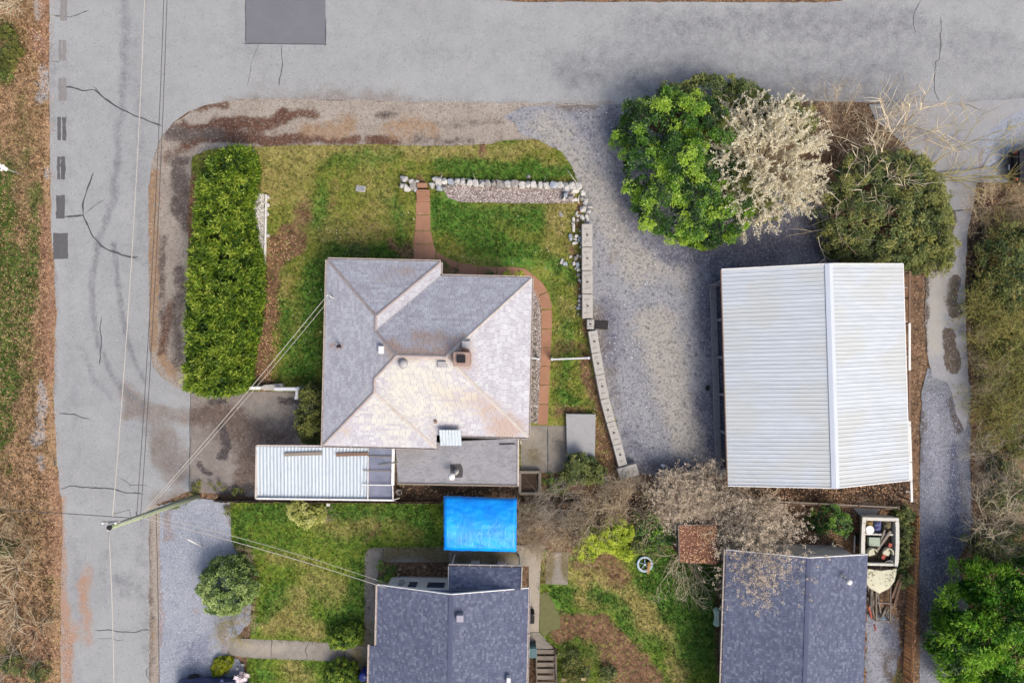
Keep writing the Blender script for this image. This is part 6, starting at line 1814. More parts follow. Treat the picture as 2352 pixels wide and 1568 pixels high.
litter('fallen_leaves', [(1190, 1090), (1660, 1085), (2110, 1112), (2100, 1260), (1660, 1262), (1240, 1262)], 12000, BR, 'brown fallen leaves on the lot-line soil', 203, .044)
litter('fallen_leaves', [(1440, 240), (2110, 240), (2125, 420), (2150, 600), (1930, 610), (1700, 560), (1450, 480)], 9000, BR, 'dark fallen leaves under the big bushes', 204, .002)
litter('fallen_leaves', [(590, 540), (690, 540), (650, 620), (640, 890), (590, 890)], 2600, BR, 'brown fallen leaves on the bare strip beside the hedge', 205, .052)
litter('fallen_leaves', [(1320, 430), (1345, 430), (1350, 740), (1420, 1000), (1440, 1090), (1380, 1090), (1330, 800)], 2200, BR, 'brown fallen leaves along the stone wall', 206, .052)

litter('fallen_leaves', [(108, -20), (122, -20), (124, 300), (128, 600), (134, 720), (130, 900), (146, 1120), (152, 1280), (150, 1400), (170, 1470), (165, 1590), (128, 1590), (132, 1250), (120, 1050), (114, 800), (108, 500)], 5200, BR, 'brown leaves strayed onto the west edge of the asphalt', 208, .036, .07)

litter('fallen_petals', [(660, 480), (950, 470), (1000, 480), (1320, 500), (1340, 700), (1390, 1000), (1280, 1000), (1270, 640), (1010, 590), (740, 600), (735, 880), (650, 880)], 420, [C(230, 226, 216), C(240, 238, 230)], 'white petals and scraps dotted over the lawn', 209, .06, .07)
# ------------------------------------------------------------------ stones and blocks
def rock_mesh(w, d, h, rr, n=16, name='stone'):
    bm = bmesh.new()
    for _ in range(n):
        v = Vector((rr.uniform(-1, 1), rr.uniform(-1, 1), rr.uniform(-1, 1)))
        m = max(abs(v.x), abs(v.y), abs(v.z))
        v = v / (m * .55 + v.length * .45)
        bm.verts.new((v.x * w / 2, v.y * d / 2, v.z * h / 2))
    r = bmesh.ops.convex_hull(bm, input=bm.verts[:])
    dead = [e for e in r['geom_interior'] if isinstance(e, bmesh.types.BMVert)]
    bmesh.ops.delete(bm, geom=dead, context='VERTS')
    bmesh.ops.bevel(bm, geom=bm.edges[:], offset=min(w, d, h) * .06, segments=1, affect='EDGES')
    me = bpy.data.meshes.new(name)
    bm.to_mesh(me)
    bm.free()
    return me
M_STONE = plain('white_quarry_stone', C(214, 210, 202), .85, .16, 4, bump=.5, dirt=C(168, 160, 148))
M_STONEB = plain('blue_grey_quarry_stone', C(180, 188, 196), .85, .16, 4, bump=.5, dirt=C(140, 140, 140))
M_STONEG = plain('grey_rubble_stone', C(164, 158, 152), .85, .2, 4, bump=.5, dirt=C(112, 104, 96))
rr = random.Random(17)
def put_stone(u, v, w_px, h_px, z, parent=None, mat=None, rot=None, hgt=None, off=None):
    w, d = w_px / PXM, h_px / PXM
    hgt = hgt or max(.14, min(w, d) * .8)
    me = rock_mesh(w * 1.12, d * 1.12, hgt * 1.15, rr)
    me.materials.append(mat or rr.choices([M_STONE, M_STONEB, M_STONEG], [7, 2, 1])[0])
    o = bpy.data.objects.new('stone', me)
    link(o, parent)
    p = W(u, v, z + hgt)
    o.location = Vector((p.x, p.y, z + hgt * .46)) - (off or Vector((0, 0, 0)))
    o.rotation_euler = (rr.uniform(-.15, .15), rr.uniform(-.15, .15), rot if rot is not None else rr.uniform(-.4, .4))
    return o
sw = thing('stone_wall', 'low wall of white quarry stones in front of the pebble bed', 'stone wall', W(1160, 418))
off = sw.location
x = 998.0
while x < 1322:
    w = rr.uniform(12, 19)
    y = 412 + (x - 998) / 330 * 12 + rr.uniform(-1.5, 1.5)
    put_stone(x + w / 2, y + 3, w, rr.uniform(13, 19), .28, sw, None, rr.uniform(-.15, .15), .3, off)
    put_stone(x + w / 2, y + 3, w * .95, 17, .03, sw, None, rr.uniform(-.15, .15), .3, off)
    x += w * .97
for u, v, w, h in [(1000, 414, 20, 20), (1008, 428, 22, 16), (990, 425, 16, 14), (1018, 430, 18, 12), (1322, 430, 22, 24), (1302, 432, 15, 12), (1301, 445, 12, 14), (1311, 452, 13, 16), (1296, 455, 9, 9)]:
    put_stone(u, v, w, h, .03, sw, None, None, .5, off)
sw2 = thing('stone_pillar', 'short end of white stones west of the garden steps', 'stone wall', W(935, 420))
off = sw2.location
for u, v, w, h, hh in [(926, 410, 21, 16, .6), (945, 415, 14, 16, .5), (922, 425, 15, 9, .5), (935, 429, 16, 20, .55), (948, 425, 15, 24, .5), (957, 416, 9, 7, .35), (952, 434, 12, 10, .35)]:
    put_stone(u, v, w, h, .03, sw2, None, None, hh, off)
loose = [(645, 265, 50, 60), (635, 325, 45, 45), (675, 345, 55, 45), (655, 372, 50, 35), (600, 330, 22, 90), (560, 335, 60, 40), (645, 430, 70, 60), (700, 450, 55, 40), (720, 410, 50, 25), (640, 520, 45, 65), (690, 520, 40, 70), (600, 500, 45, 30), (580, 475, 25, 50), (735, 470, 30, 30), (550, 540, 30, 60), (545, 572, 45, 30), (550, 625, 28, 90), (590, 550, 30, 35),
         (520, 720, 40, 70), (575, 705, 45, 50), (565, 745, 50, 24), (565, 780, 60, 34), (610, 740, 34, 70), (620, 655, 26, 24), (625, 770, 22, 40), (620, 820, 24, 28), (518, 920, 34, 28), (567, 935, 44, 44), (590, 915, 20, 40), (627, 920, 40, 26), (550, 985, 34, 50), (595, 1005, 44, 60), (570, 1040, 24, 24), (600, 1050, 44, 40), (600, 1105, 40, 40), (612, 1165, 34, 44), (610, 1245, 14, 18), (618, 1325, 40, 34), (610, 1370, 34, 40), (607, 1412, 32, 36), (600, 1447, 50, 32), (650, 1310, 20, 20), (598, 1505, 16, 16), (428, 965, 30, 64), (462, 988, 50, 44)]
for px, py, w, h in loose:
    o = put_stone(1194.4 + px / 4.454, 382.8 + py / 4.454, w / 4.454, h / 4.454, .05)
    tag(o, 'loose white stone in the rubble between lawn and concrete blocks', 'stone', 'loose rubble stones')
for u, v, l in [(1214, 405, 'lone grey stone on the dark grass above the stone wall'), (1256, 1030, None)]:
    if l:
        o = put_stone(u, v, 10, 8, .05, None, M_STONEG)
        tag(o, l, 'stone')
o = put_stone(1289, 492, 9, 14, .05, None, M_STONEG, None, .08)
tag(o, 'small flat grey stone in the lawn corner by the rubble', 'stone')
# pebbles too small to tell apart
def pebbles(label, poly_px, n, seed, smin, smax, z, stops):
    rng = np.random.default_rng(seed)
    poly = [tuple(W(u, v, 0).xy) for u, v in poly_px]
    PP = np.array(poly)
    G = rng.uniform(PP.min(0), PP.max(0), (n, 2))
    G = G[inside(G, poly)]
    k = len(G)
    oct_ = np.array([(1, 0, 0), (0, 1, 0), (-1, 0, 0), (0, -1, 0), (.15, .1, .8)])
    s = rng.uniform(smin, smax, (k, 1, 1))
    sc = s * rng.uniform(.6, 1.2, (k, 1, 3))
    a = rng.uniform(0, 6.28, k)
    ca, sa = np.cos(a)[:, None], np.sin(a)[:, None]
    o = oct_[None] * sc
    V = np.stack([o[..., 0] * ca - o[..., 1] * sa, o[..., 0] * sa + o[..., 1] * ca, o[..., 2]], -1)
    V[..., 0] += G[:, :1]
    V[..., 1] += G[:, 1:]
    V[..., 2] += z
    f = np.array([(0, 1, 4), (1, 2, 4), (2, 3, 4), (3, 0, 4)])
    T = (f[None] + (np.arange(k) * 5)[:, None, None]).reshape(-1, 3)
    me = fast_mesh('pebbles', V.reshape(-1, 3), tris=T, attrs={'rnd': np.repeat(rng.uniform(0, 1, k), 5)})
    me.materials.append(leaf_mat('pebble_%d' % seed, stops, 0, .9, .2))
    ob = link(bpy.data.objects.new('pebbles', me))
    ob['label'] = label
    ob['category'] = 'pebbles'
    stuff(ob)
PS = [C(84, 76, 74), C(122, 110, 106), C(152, 140, 134), C(186, 178, 172)]
pebbles('loose pebbles in the bed behind the stone wall', beds[0][1], 5000, 1, .03, .07, .06, PS)
pebbles('pale pebbles beside the hedge', beds[1][1], 2400, 2, .03, .07, .06, [C(130, 126, 122), C(176, 172, 166), C(214, 210, 204)])
pebbles('grey pebbles under the east eave', beds[2][1], 3500, 3, .03, .06, .06, PS)
GS = [C(104, 103, 106), C(146, 144, 145), C(174, 172, 171), C(200, 198, 196)]
pebbles('coarse stones scattered on the gravel drive', [(1200, 260), (1430, 245), (1440, 500), (1560, 580), (1880, 560), (1880, 600), (1660, 620), (1650, 1080), (1480, 1080), (1365, 740), (1365, 500), (1330, 420), (1290, 340)], 7000, 4, .015, .04, .046, GS)
pebbles('stones scattered on the pale gravel yard', [(366, 1165), (530, 1152), (520, 1280), (560, 1420), (520, 1500), (560, 1580), (364, 1580)], 3500, 5, .015, .03, .045, [C(130, 134, 150), C(162, 168, 182), C(190, 196, 208)])
pebbles('stones scattered on the gravel lane', [(2116, 900), (2180, 900), (2228, 1000), (2230, 1200), (2195, 1300), (2230, 1580), (2112, 1580)], 5000, 6, .015, .035, .041, [C(90, 94, 110), C(136, 140, 156), C(180, 182, 194)])

DS = [C(104, 88, 78), C(140, 124, 112), C(170, 156, 144), C(196, 186, 176)]
pebbles('grit strayed onto the asphalt along the dirt verge', [(405, 262), (437, 244), (470, 232), (520, 222), (700, 216), (921, 222), (1176, 226), (1430, 228), (1430, 246), (1176, 246), (921, 244), (700, 240), (520, 246), (450, 268), (400, 296), (375, 330), (356, 400), (350, 800), (336, 800), (334, 420), (345, 350), (372, 300)], 9000, 7, .012, .035, .034, DS)
pebbles('grit along the edge of the pale gravel yard and the road', [(338, 1160), (372, 1150), (376, 1580), (338, 1580)], 2600, 8, .012, .03, .034, DS)
pebbles('grit strayed along both edges of the lane', [(2112, 240), (2130, 240), (2136, 420), (2160, 560), (2138, 640), (2136, 800), (2118, 800), (2116, 640), (2136, 560), (2116, 420)], 1500, 9, .012, .035, .047, DS)
M_BLK = plain('pale_cast_concrete', C(196, 190, 180), .9, .1, 3, bump=.4, dirt=C(160, 152, 142))
M_IRON = plain('dark_iron', C(70, 66, 66), .7, .2, 6)
def block(u, v, ang, L, wd, label, group=None, H=.62):
    p = W(u, v, H)
    t = thing('concrete_block', label, 'concrete block', (p.x, p.y, 0.03), math.radians(ang), group)
    k = (CAM_H - H) / FOC
    l, w = L * k / 2 - .012, wd * k / 2
    box('body', -w, w, -l, l, 0, H, M_BLK, t, .03, seg=2, jit=.004)
    for y in (-.62, .5):
        box('casting_key', -w * .5, w * .5, y * l - .05, y * l + .05, H - .01, H + .035, M_BLK, t, .012)
    box('casting_rib', -w * .12, w * .02, -.5 * l, .45 * l, H - .01, H + .02, M_BLK, t, .008)
    lathe('lifting_socket', [(.075, 0), (.075, .012), (.05, .014)], M_SOOT, t, 10, (0.0, l * .02, H))
    tube('lifting_loop', [(-.05, .03, H), (-.05, .03, H + .05), (.05, .03, H + .05), (.05, .03, H)], .012, M_IRON, t, 6)
    return t
ORD = ['first', 'second', 'third', 'fourth', 'fifth', 'sixth']
for i, (y0, y1) in enumerate(((513.7, 567), (567.6, 620.8), (621.5, 674.7), (675.3, 730.8))):
    block(1348.5 + (y0 - 513) * .006, (y0 + y1) / 2, 0, y1 - y0, 24, ORD[i] + ' pale concrete block from the rubble in the straight row', 'concrete blocks in the straight row')
block(1356, 744.5, 0, 23, 15, 'short narrow concrete block linking the straight and slanting rows')
ch_ = [(1361, 759), (1369, 810), (1378, 860), (1389, 915), (1403, 968), (1418, 1020), (1431, 1069)]
for i, (a, b) in enumerate(zip(ch_[:-1], ch_[1:])):
    ang = math.degrees(math.atan2((b[0] - a[0]), (b[1] - a[1])))
    block((a[0] + b[0]) / 2, (a[1] + b[1]) / 2, ang, math.hypot(b[0] - a[0], b[1] - a[1]), 21, ORD[i] + ' pale concrete block from the short narrow one in the slanting row', 'concrete blocks in the slanting row')
block(1443, 1083, 106, 46, 28, 'concrete block turned askew at the south end of the row')

# ------------------------------------------------------------------ small yard things
def local(o, t):
    o.location = -t.location
    return o
ed = thing('bed_edging', 'white timber edging along the pebble strip beside the hedge', 'edging', W(608, 525))
for a, b in (((612, 447), (611, 500)), ((611, 501), (610, 560)), ((610, 561), (608, 602))):
    local(bar('edging_board', W(*a, .14), W(*b, .14), .09, .18, M_WHITE, ed), ed)
for u, v in ((614, 452), (615, 470), (613, 490), (614, 540), (606, 604)):
    put_stone(u, v, 8, 10, .05, ed, M_STONE, off=ed.location)
sv = W(829, 434)
cov = thing('utility_cover', 'small grey concrete utility box set in the lawn', 'utility box', sv, math.radians(-8))
box('frame', -.31, .31, -.2, .2, .04, .1, M_BLK, cov, .02)
box('lid', -.25, .25, -.15, .15, .1, .115, plain('grey_lid_concrete', C(164, 164, 164), .9, .12, 5), cov, .008)
lathe('lid_eye', [(.03, .115), (.03, .125), (.015, .126)], M_SOOT, cov, 8, (.1, 0, 0))

M_GW = plain('white_vinyl', C(226, 226, 228), .45, .06, 2, spec=.4)
gt = thing('driveway_gate', 'white gate frame standing at the edge of the driveway beside the hedge', 'gate', W(650, 895))
local(box('end_post', W(577, 890, 1).x - .12, W(577, 890, 1).x + .55, W(577, 891, 1).y - .1, W(577, 891, 1).y + .1, 0, 1.0, M_WHITE, gt, .02), gt)
local(slab('retaining_kerb', [(604, 884), (648, 880), (650, 892), (632, 896), (604, 896)], 0.03, .45, M_BLK, gt, .02), gt)
local(bar('top_rail', W(634, 893, 1.05), W(684, 893, 1.05), .22, .12, M_GW, gt, .02), gt)
local(bar('lower_rail', W(634, 893, .4), W(684, 893, .4), .06, .1, M_GW, gt, .01), gt)
local(bar('side_rail', W(683, 895, 1.05), W(681, 914, 1.05), .2, .1, M_GW, gt, .02), gt)
for u, v in ((633, 893), (685, 892), (681, 913)):
    q = W(u, v, 1.05)
    local(box('post', q.x - .1, q.x + .1, q.y - .1, q.y + .1, 0, 1.12, M_GW, gt, .02), gt)
for i in range(9):
    q = W(638 + i * 5.2, 893, .7)
    local(box('picket', q.x - .03, q.x + .03, q.y - .012, q.y + .012, .12, 1.0, M_GW, gt, .004), gt)
rl = thing('garden_rail', 'white rail gate reaching from the walk to the concrete blocks', 'rail', W(1310, 823))
local(bar('top_rail', W(1267, 825, .95), W(1352, 822, .95), .1, .08, M_GW, rl, .01), rl)
local(bar('lower_rail', W(1267, 825, .4), W(1352, 822, .4), .05, .08, M_GW, rl, .01), rl)
for u, v in ((1268, 825), (1352, 822)):
    q = W(u, v, .95)
    local(box('post', q.x - .08, q.x + .08, q.y - .08, q.y + .08, 0, 1.02, M_GW, rl, .015), rl)
for i in range(15):
    q = W(1273 + i * 5.2, 825 - i * .18, .7)
    local(box('picket', q.x - .025, q.x + .025, q.y - .012, q.y + .012, .1, .92, M_GW, rl, .004), rl)
rl2 = thing('garden_rail', 'short white rail between the east eave and the walk', 'rail', W(1230, 823))
local(bar('top_rail', W(1220, 822, .95), W(1238, 824, .95), .1, .08, M_GW, rl2, .01), rl2)
for u, v in ((1222, 822), (1237, 824)):
    q = W(u, v, .95)
    local(box('post', q.x - .07, q.x + .07, q.y - .07, q.y + .07, 0, 1.0, M_GW, rl2, .015), rl2)
pf = thing('platform', 'plain light-grey rectangular platform raised beside the patio', 'platform', W(1335, 1010))
local(slab('top', [(1300, 950), (1368, 951), (1366, 1070), (1303, 1066)], .34, .42, plain('light_grey_board', C(176, 175, 174), .8, .06, 1.2, dirt=C(158, 156, 154)), pf, .015), pf)
local(slab('skirt', [(1302, 952), (1366, 953), (1364, 1068), (1305, 1064)], .03, .34, M_GWALL, pf), pf)
pl = thing('planter', 'rough timber planter frame filled with soil by the annex corner', 'planter', W(1216, 1105))
for a, b in (((1193, 1083), (1241, 1083)), ((1240, 1083), (1239, 1132)), ((1193, 1132), (1240, 1132)), ((1194, 1084), (1194, 1131))):
    local(bar('timber', W(*a, .3), W(*b, .3), .18, .34, M_WOOD, pl, .02), pl)
local(slab('soil', [(1196, 1086), (1237, 1086), (1236, 1129), (1196, 1129)], .03, .25, plain('planter_soil', C(92, 74, 60), .95, .35, 6, bump=.8), pl), pl)
bkt = W(917, 1129, .3)
lathe('bucket', [(.13, .04), (.16, .36), (.18, .37), (.18, .4), (.15, .39), (.14, .15)], M_STONEG, None, 14, (0, 0, 0))
b_ = bpy.context.scene.collection.objects[-1]
b_.location = (bkt.x, bkt.y, 0)
tag(b_, 'pale round bucket on the soil by the annex wall', 'bucket')
# bicycle leaning under the eave
bc = thing('bicycle', 'bicycle standing on the pebbles under the south-east eave', 'bicycle', W(1219, 968), math.radians(82))
M_TYRE = plain('black_rubber', C(46, 46, 48), .8, .15, 6)
M_CHROME = plain('bright_spoke_metal', C(190, 190, 192), .3, .08, 4, metal=.6, spec=.5)
M_BFR = plain('teal_frame_paint', C(70, 96, 110), .4, .1, 4, spec=.5)
for x in (-.52, .52):
    wh = bpy.data.objects.new('wheel', None)
    link(wh, bc)
    wh.location = (x, 0, .34)
    ring = [(math.cos(k * math.pi / 12) * .32, 0, math.sin(k * math.pi / 12) * .32) for k in range(25)]
    tube('tyre', ring, .022, M_TYRE, wh, 6)
    tube('rim', [(p[0] * .93, 0, p[2] * .93) for p in ring], .01, M_CHROME, wh, 5)
    for k in range(8):
        a = k * math.pi / 4
        tube('spoke', [(0, 0, 0), (math.cos(a) * .29, 0, math.sin(a) * .29)], .004, M_CHROME, wh, 4)
for a, b in (((-.52, 0, .34), (-.15, 0, .3)), ((-.52, 0, .34), (-.2, 0, .75)), ((-.15, 0, .3), (-.22, 0, .85)), ((-.15, 0, .3), (.38, 0, .72)), ((-.2, 0, .75), (.36, 0, .8)), ((.52, 0, .34), (.36, 0, .92))):
    tube('frame_tube', [a, b], .018, M_BFR, bc, 6)
tube('handlebar', [(.3, -.26, .98), (.38, -.1, .94), (.38, .1, .94), (.3, .26, .98)], .013, M_CHROME, bc, 6)
box('saddle', -.34, -.1, -.07, .07, .85, .91, M_TYRE, bc, .025)
bc.rotation_euler = (math.radians(-12), 0, math.radians(84))
# drain grate, and dark odds and ends on the drive
dg = thing('drain_grate', 'dark rubber-edged drain grate in the gravel by the concrete blocks', 'drain', W(1381, 746), math.radians(-4))
box('frame', -.42, .42, -.28, .28, .03, .075, M_SOOT, dg, .01)
for i in range(7):
    box('bar', -.36, .36, -.22 + i * .07, -.19 + i * .07, .075, .09, M_IRON, dg, .004)
o = put_stone(1627, 891, 9, 12, .045, None, M_SOOT)
o.name = 'rubber_lump'
tag(o, 'dark rubber lump lying on the gravel near the garage', 'lump')
for u, v, l in ((1522, 1068, 'white scrap on the gravel near the garage corner'), (1655, 1093, 'short white stick by the garage corner'), (755, 1158, 'pale square paver on the lawn below the carport')):
    p = W(u, v)
    o = box('scrap' if 'scrap' in l else 'stick' if 'stick' in l else 'paver', -.12, .12, -.09, .09, .03, .1, M_WHITE, None, .01)
    if 'stick' in l:
        o.scale = (.4, 2.2, .6)
    o.location = (p.x, p.y, .03)
    o.rotation_euler = (0, 0, -.3 if 'scrap' in l else -.1)
    tag(o, l, 'paver' if 'paver' in l else 'scrap')

# ------------------------------------------------------------------ blue tarp canopy
def tarp():
    t = NT('creased_blue_tarp')
    n = t.noise(1.2, 5, .6)
    t.color(t.ramp(n, [(.3, C(0, 130, 234, 1.4)), (.5, C(0, 148, 246, 1.4)), (.7, C(4, 170, 250, 1.4))]))
    t.set(Roughness=.36, Specular_IOR_Level=.4)
    a = t.noise(2.4, 6, .7, t.mapping(t.pos(), scale=(1, .35, 1), rot=(0, 0, .5)), dist=1.5)
    b = t.noise(16, 3, .6, t.mapping(t.pos(), scale=(1, .4, 1)))
    t.bump(t.math('ADD', a, t.math('MULTIPLY', b, .18)), .7, .08)
    th = thing('tarp_canopy', 'bright blue tarp stretched over a pole canopy behind the annex', 'canopy', W(1103, 1205))
    nu, nv = 40, 30
    V, F = [], []
    tl, tr_, br, bl = (1019, 1138), (1187, 1144), (1186, 1267), (1020, 1263)
    for j in range(nv + 1):
        for i in range(nu + 1):
            a_, b_ = i / nu, j / nv
            u = (tl[0] * (1 - a_) + tr_[0] * a_) * (1 - b_) + (bl[0] * (1 - a_) + br[0] * a_) * b_
            v = (tl[1] * (1 - a_) + tr_[1] * a_) * (1 - b_) + (bl[1] * (1 - a_) + br[1] * a_) * b_
            edge = min(a_, 1 - a_, b_, 1 - b_)
            z = 2.15 + .55 * (1 - ((b_ - .58) / .58) ** 2) + .03 * mnoise.noise(Vector((u * .05, v * .12, 0))) + .02 * mnoise.noise(Vector((u * .2, v * .2, 4)))
            if edge < .012:
                z -= .22
                u += 1.0 * mnoise.noise(Vector((u * .08, v * .08, 2)))
                v += 1.4 * mnoise.noise(Vector((u * .06, v * .06, 7)))
            V.append(W(u, v, z) - th.location)
    for j in range(nv):
        for i in range(nu):
            k = j * (nu + 1) + i
            F.append((k, k + nu + 1, k + nu + 2, k + 1))
    mesh_obj('sheet', V, F, t.m, th, True)
    for u, v in ((1024, 1146), (1182, 1150), (1181, 1260), (1025, 1257)):
        q = W(u, v, 2.1)
        local(tube('pole', [(q.x, q.y, 0), (q.x, q.y, 2.05)], .03, M_LEAD, th, 8), th)
    for a_, b_ in (((1024, 1146), (1182, 1150)), ((1025, 1257), (1181, 1260)), ((1024, 1146), (1025, 1257)), ((1182, 1150), (1181, 1260))):
        local(tube('frame_rail', [W(*a_, 2.02), W(*b_, 2.02)], .025, M_LEAD, th, 8), th)
tarp()
wp = thing('weathered_post', 'grey weathered board lying between the tarp and the porch roof', 'board', W(1036, 1280))
local(bar('board', W(1035, 1266, .12), W(1036, 1304, .12), .24, .08, M_WOOD, wp, .01), wp)

# ------------------------------------------------------------------ boat on its trailer with junk
def boat():
    s = (CAM_H - 1.2) / FOC
    o = W(2022, 1188, 1.25)
    t = thing('boat', 'derelict white open motorboat full of junk beside the wooden fence', 'boat', (o.x, o.y, 0), math.radians(-1.5))
    MW = plain('chalky_white_gelcoat', C(218, 214, 200), .5, .12, 3, spec=.4, dirt=C(150, 142, 124))
    MC = plain('cream_foredeck', C(214, 210, 180), .55, .12, 3, dirt=C(168, 160, 130))
    MD = plain('grimy_cockpit_floor', C(76, 66, 56), .95, .4, 6, dirt=C(48, 42, 38))
    ST = [(0, 1.1, .42), (-.6, 1.14, .38), (-1.6, 1.16, .36), (-2.6, 1.14, .36), (-3.3, 1.08, .4), (-3.9, .94, .5), (-4.35, .62, .66), (-4.62, .12, .9)]
    V, F = [], []
    for y, w, kz in ST:
        top = 1.25 + (-y) * .02
        V += [(-w, y, top), (-w * .86, y, .75), (0, y, kz), (w * .86, y, .75), (w, y, top)]
    for i in range(len(ST) - 1):
        for k in range(4):
            a = i * 5 + k
            F.append((a, a + 1, a + 6, a + 5))
    F.append((0, 4, 3, 2, 1))
    mesh_obj('hull', V, F, MW, t, False)
    # gunwale ring and inner liner of the cockpit
    CK = [(-.16, .9), (-.6, .94), (-1.6, .95), (-2.6, .93), (-2.95, .9)]
    V, F = [], []
    outl = [(0, 1.12), (-.6, 1.16), (-1.6, 1.18), (-2.6, 1.16), (-2.95, 1.1)]
    for sd_ in (-1, 1):
        b = len(V)
        for (y, wi), (yo, wo) in zip(CK, outl):
            z = 1.27 - y * .02
            V += [(sd_ * wo, yo, z - .05), (sd_ * wo, yo, z + .03), (sd_ * wi, y, z + .03), (sd_ * wi, y, .82)]
        for i in range(len(CK) - 1):
            for k in range(3):
                a = b + i * 4 + k
                F.append((a, a + 1, a + 5, a + 4))
    g_ = mesh_obj('gunwale', V, F, MW, t)
    box('transom_cap', -1.12, 1.12, -.2, .03, 1.1, 1.31, MW, t, .03)
    box('engine_well_wall', -.9, .9, -1.12, -1.02, .8, 1.18, MW, t, .02)
    mesh_obj('cockpit_floor', [(-.96, -.15, .84), (.96, -.15, .84), (.94, -2.97, .84), (-.94, -2.97, .84)], [(0, 3, 2, 1)], MD, t)
    # foredeck
    V, F = [], []
    dk = [(-3.12, 1.05), (-3.4, 1.03), (-3.9, .92), (-4.35, .6), (-4.6, .1)]
    for y, w in dk:
        z = 1.34 - y * .01
        V += [(-w, y, z - .04), (0, y - .12 * (1 if y > -4 else .3), z + .07), (w, y, z - .04)]
    for i in range(len(dk) - 1):
        for k in range(2):
            a = i * 3 + k
            F.append((a, a + 3, a + 4, a + 1))
    mesh_obj('foredeck', V, F, MC, t, True)
    mesh_obj('deck_recess', [(-1.0, -2.97, 1.05), (1.0, -2.97, 1.05), (1.0, -3.16, 1.3), (-1.0, -3.16, 1.3)], [(0, 3, 2, 1)], MD, t)
    box('dashboard', -.94, .94, -2.98, -2.8, 1.1, 1.3, MW, t, .05, seg=2)
    def seat(x, y, rot):
        sb = bpy.data.objects.new('seat', None)
        link(sb, t)
        sb.location = (x, y, .84)
        sb.rotation_euler = (0, 0, rot)
        box('cushion', -.22, .22, -.24, .2, .25, .38, MC, sb, .06, seg=3)
        arc = [(math.cos(a) * .3, -.02 + math.sin(a) * .3) for a in [math.pi * (.0 + k / 8) for k in range(9)]]
        V, F = [], []
        for ax, ay in arc:
            V += [(ax, ay, .3), (ax, ay, .62), (ax * .8, ay * .8, .62), (ax * .8, ay * .8, .3)]
        for i in range(8):
            for k in range(4):
                a = i * 4
                F.append((a + k, a + (k + 1) % 4, a + 4 + (k + 1) % 4, a + 4 + k))
        mesh_obj('backrest', V, F, MC, sb, True)
        lathe('pedestal', [(.12, 0), (.06, .03), (.06, .26)], M_IRON, sb, 10)
    seat(-.5, -2.15, .35)
    seat(.5, -2.1, -.4)
    wh = [(.6 + math.cos(k * .393) * .19, -2.72 + math.sin(k * .393) * .12, 1.27 + math.sin(k * .393) * .12) for k in range(17)]
    tube('steering_wheel', wh, .018, MW, t, 6)
    for k in (0, 5, 11):
        tube('wheel_spoke', [(.6, -2.74, 1.24), wh[k]], .01, M_CHROME, t, 5)
    box('outboard_rail', -1.3, -1.22, -2.4, -1.3, .6, .7, M_LEAD, t, .02)
    tr = bpy.data.objects.new('trailer', None)
    link(tr, t)
    for x in (-.7, .7):
        bar('rail', (x, -.2, .34), (x * .3, -4.6, .34), .08, .1, M_IRON, tr)
        lathe('wheel', [(.26, -.09), (.3, -.05), (.3, .05), (.26, .09), (.12, .1)], M_TYRE, tr, 16)
        tr.children[-1].rotation_euler = (0, math.pi / 2, 0)
        tr.children[-1].location = (x * 1.35, -1.6, .3)
    bar('tongue', (0, -4.2, .34), (0, -5.8, .34), .08, .1, M_IRON, tr)
    bar('axle', (-.95, -1.6, .3), (.95, -1.6, .3), .06, .06, M_IRON, tr)
    bar('crossbar', (-.7, -.5, .36), (.7, -.5, .36), .08, .08, M_IRON, tr)
    return t, o
bt, bo = boat()
def junk(name, label, cat, build):
    t = thing(name, label, cat, (bo.x, bo.y, 0), math.radians(-1.5))
    build(t)
    return t
M_TGREEN = plain('pale_green_plastic', C(170, 182, 160), .6, .1, 4)
M_RED = plain('faded_red_paint', C(186, 74, 56), .6, .15, 4)
M_BLUEC = plain('faded_blue_cloth', C(104, 108, 150), .9, .2, 6, bump=.6)
M_YELC = plain('mustard_cloth', C(170, 142, 84), .9, .25, 6, bump=.6)
junk('cooler_box', 'pale green box lying in the middle of the boat', 'box', lambda t: (box('body', -.62, .0, -1.75, -1.28, .85, 1.16, M_TGREEN, t, .05, seg=2), box('lid', -.66, .04, -1.79, -1.24, 1.16, 1.24, M_TGREEN, t, .04, seg=2), box('handle', -.45, -.2, -1.27, -1.24, 1.0, 1.06, M_SOOT, t, .01)))
junk('red_plank', 'faded red board propped slantwise in the boat', 'board', lambda t: bar('board', (.72, -1.6, 1.2), (.28, -2.6, 1.1), .2, .05, M_RED, t))
junk('driftwood', 'long grey timber slanting across the boat seats', 'timber', lambda t: bar('timber', (.62, -.8, 1.3), (-.1, -2.1, 1.1), .17, .12, M_WOOD, t, .02))
junk('driftwood', 'thinner grey timber beside the long one in the boat', 'timber', lambda t: bar('timber', (.3, -.75, 1.22), (.1, -1.6, 1.12), .12, .1, M_WOOD, t, .02))
def cloth(name, label, x, y, w, d, mat, seed):
    t = thing(name, label, 'cloth', (bo.x, bo.y, 0), math.radians(-1.5))
    V, F = [], []
    n = 12
    for j in range(n + 1):
        for i in range(n + 1):
            a, b = i / n, j / n
            h = .9 + .22 * math.sin(a * math.pi) ** .5 * math.sin(b * math.pi) ** .5 + .12 * mnoise.noise(Vector((a * 5, b * 5, seed)))
            V.append((x - w / 2 + a * w + .05 * mnoise.noise(Vector((b * 6, 3, seed))), y - d / 2 + b * d, h))
    for j in range(n):
        for i in range(n):
            k = j * (n + 1) + i
            F.append((k, k + 1, k + n + 2, k + n + 1))
    mesh_obj('folds', V, F, mat, t, True)
cloth('cloth_bundle', 'faded blue cloth heaped in the boat stern', .0, -.6, .5, .7, M_BLUEC, 1)
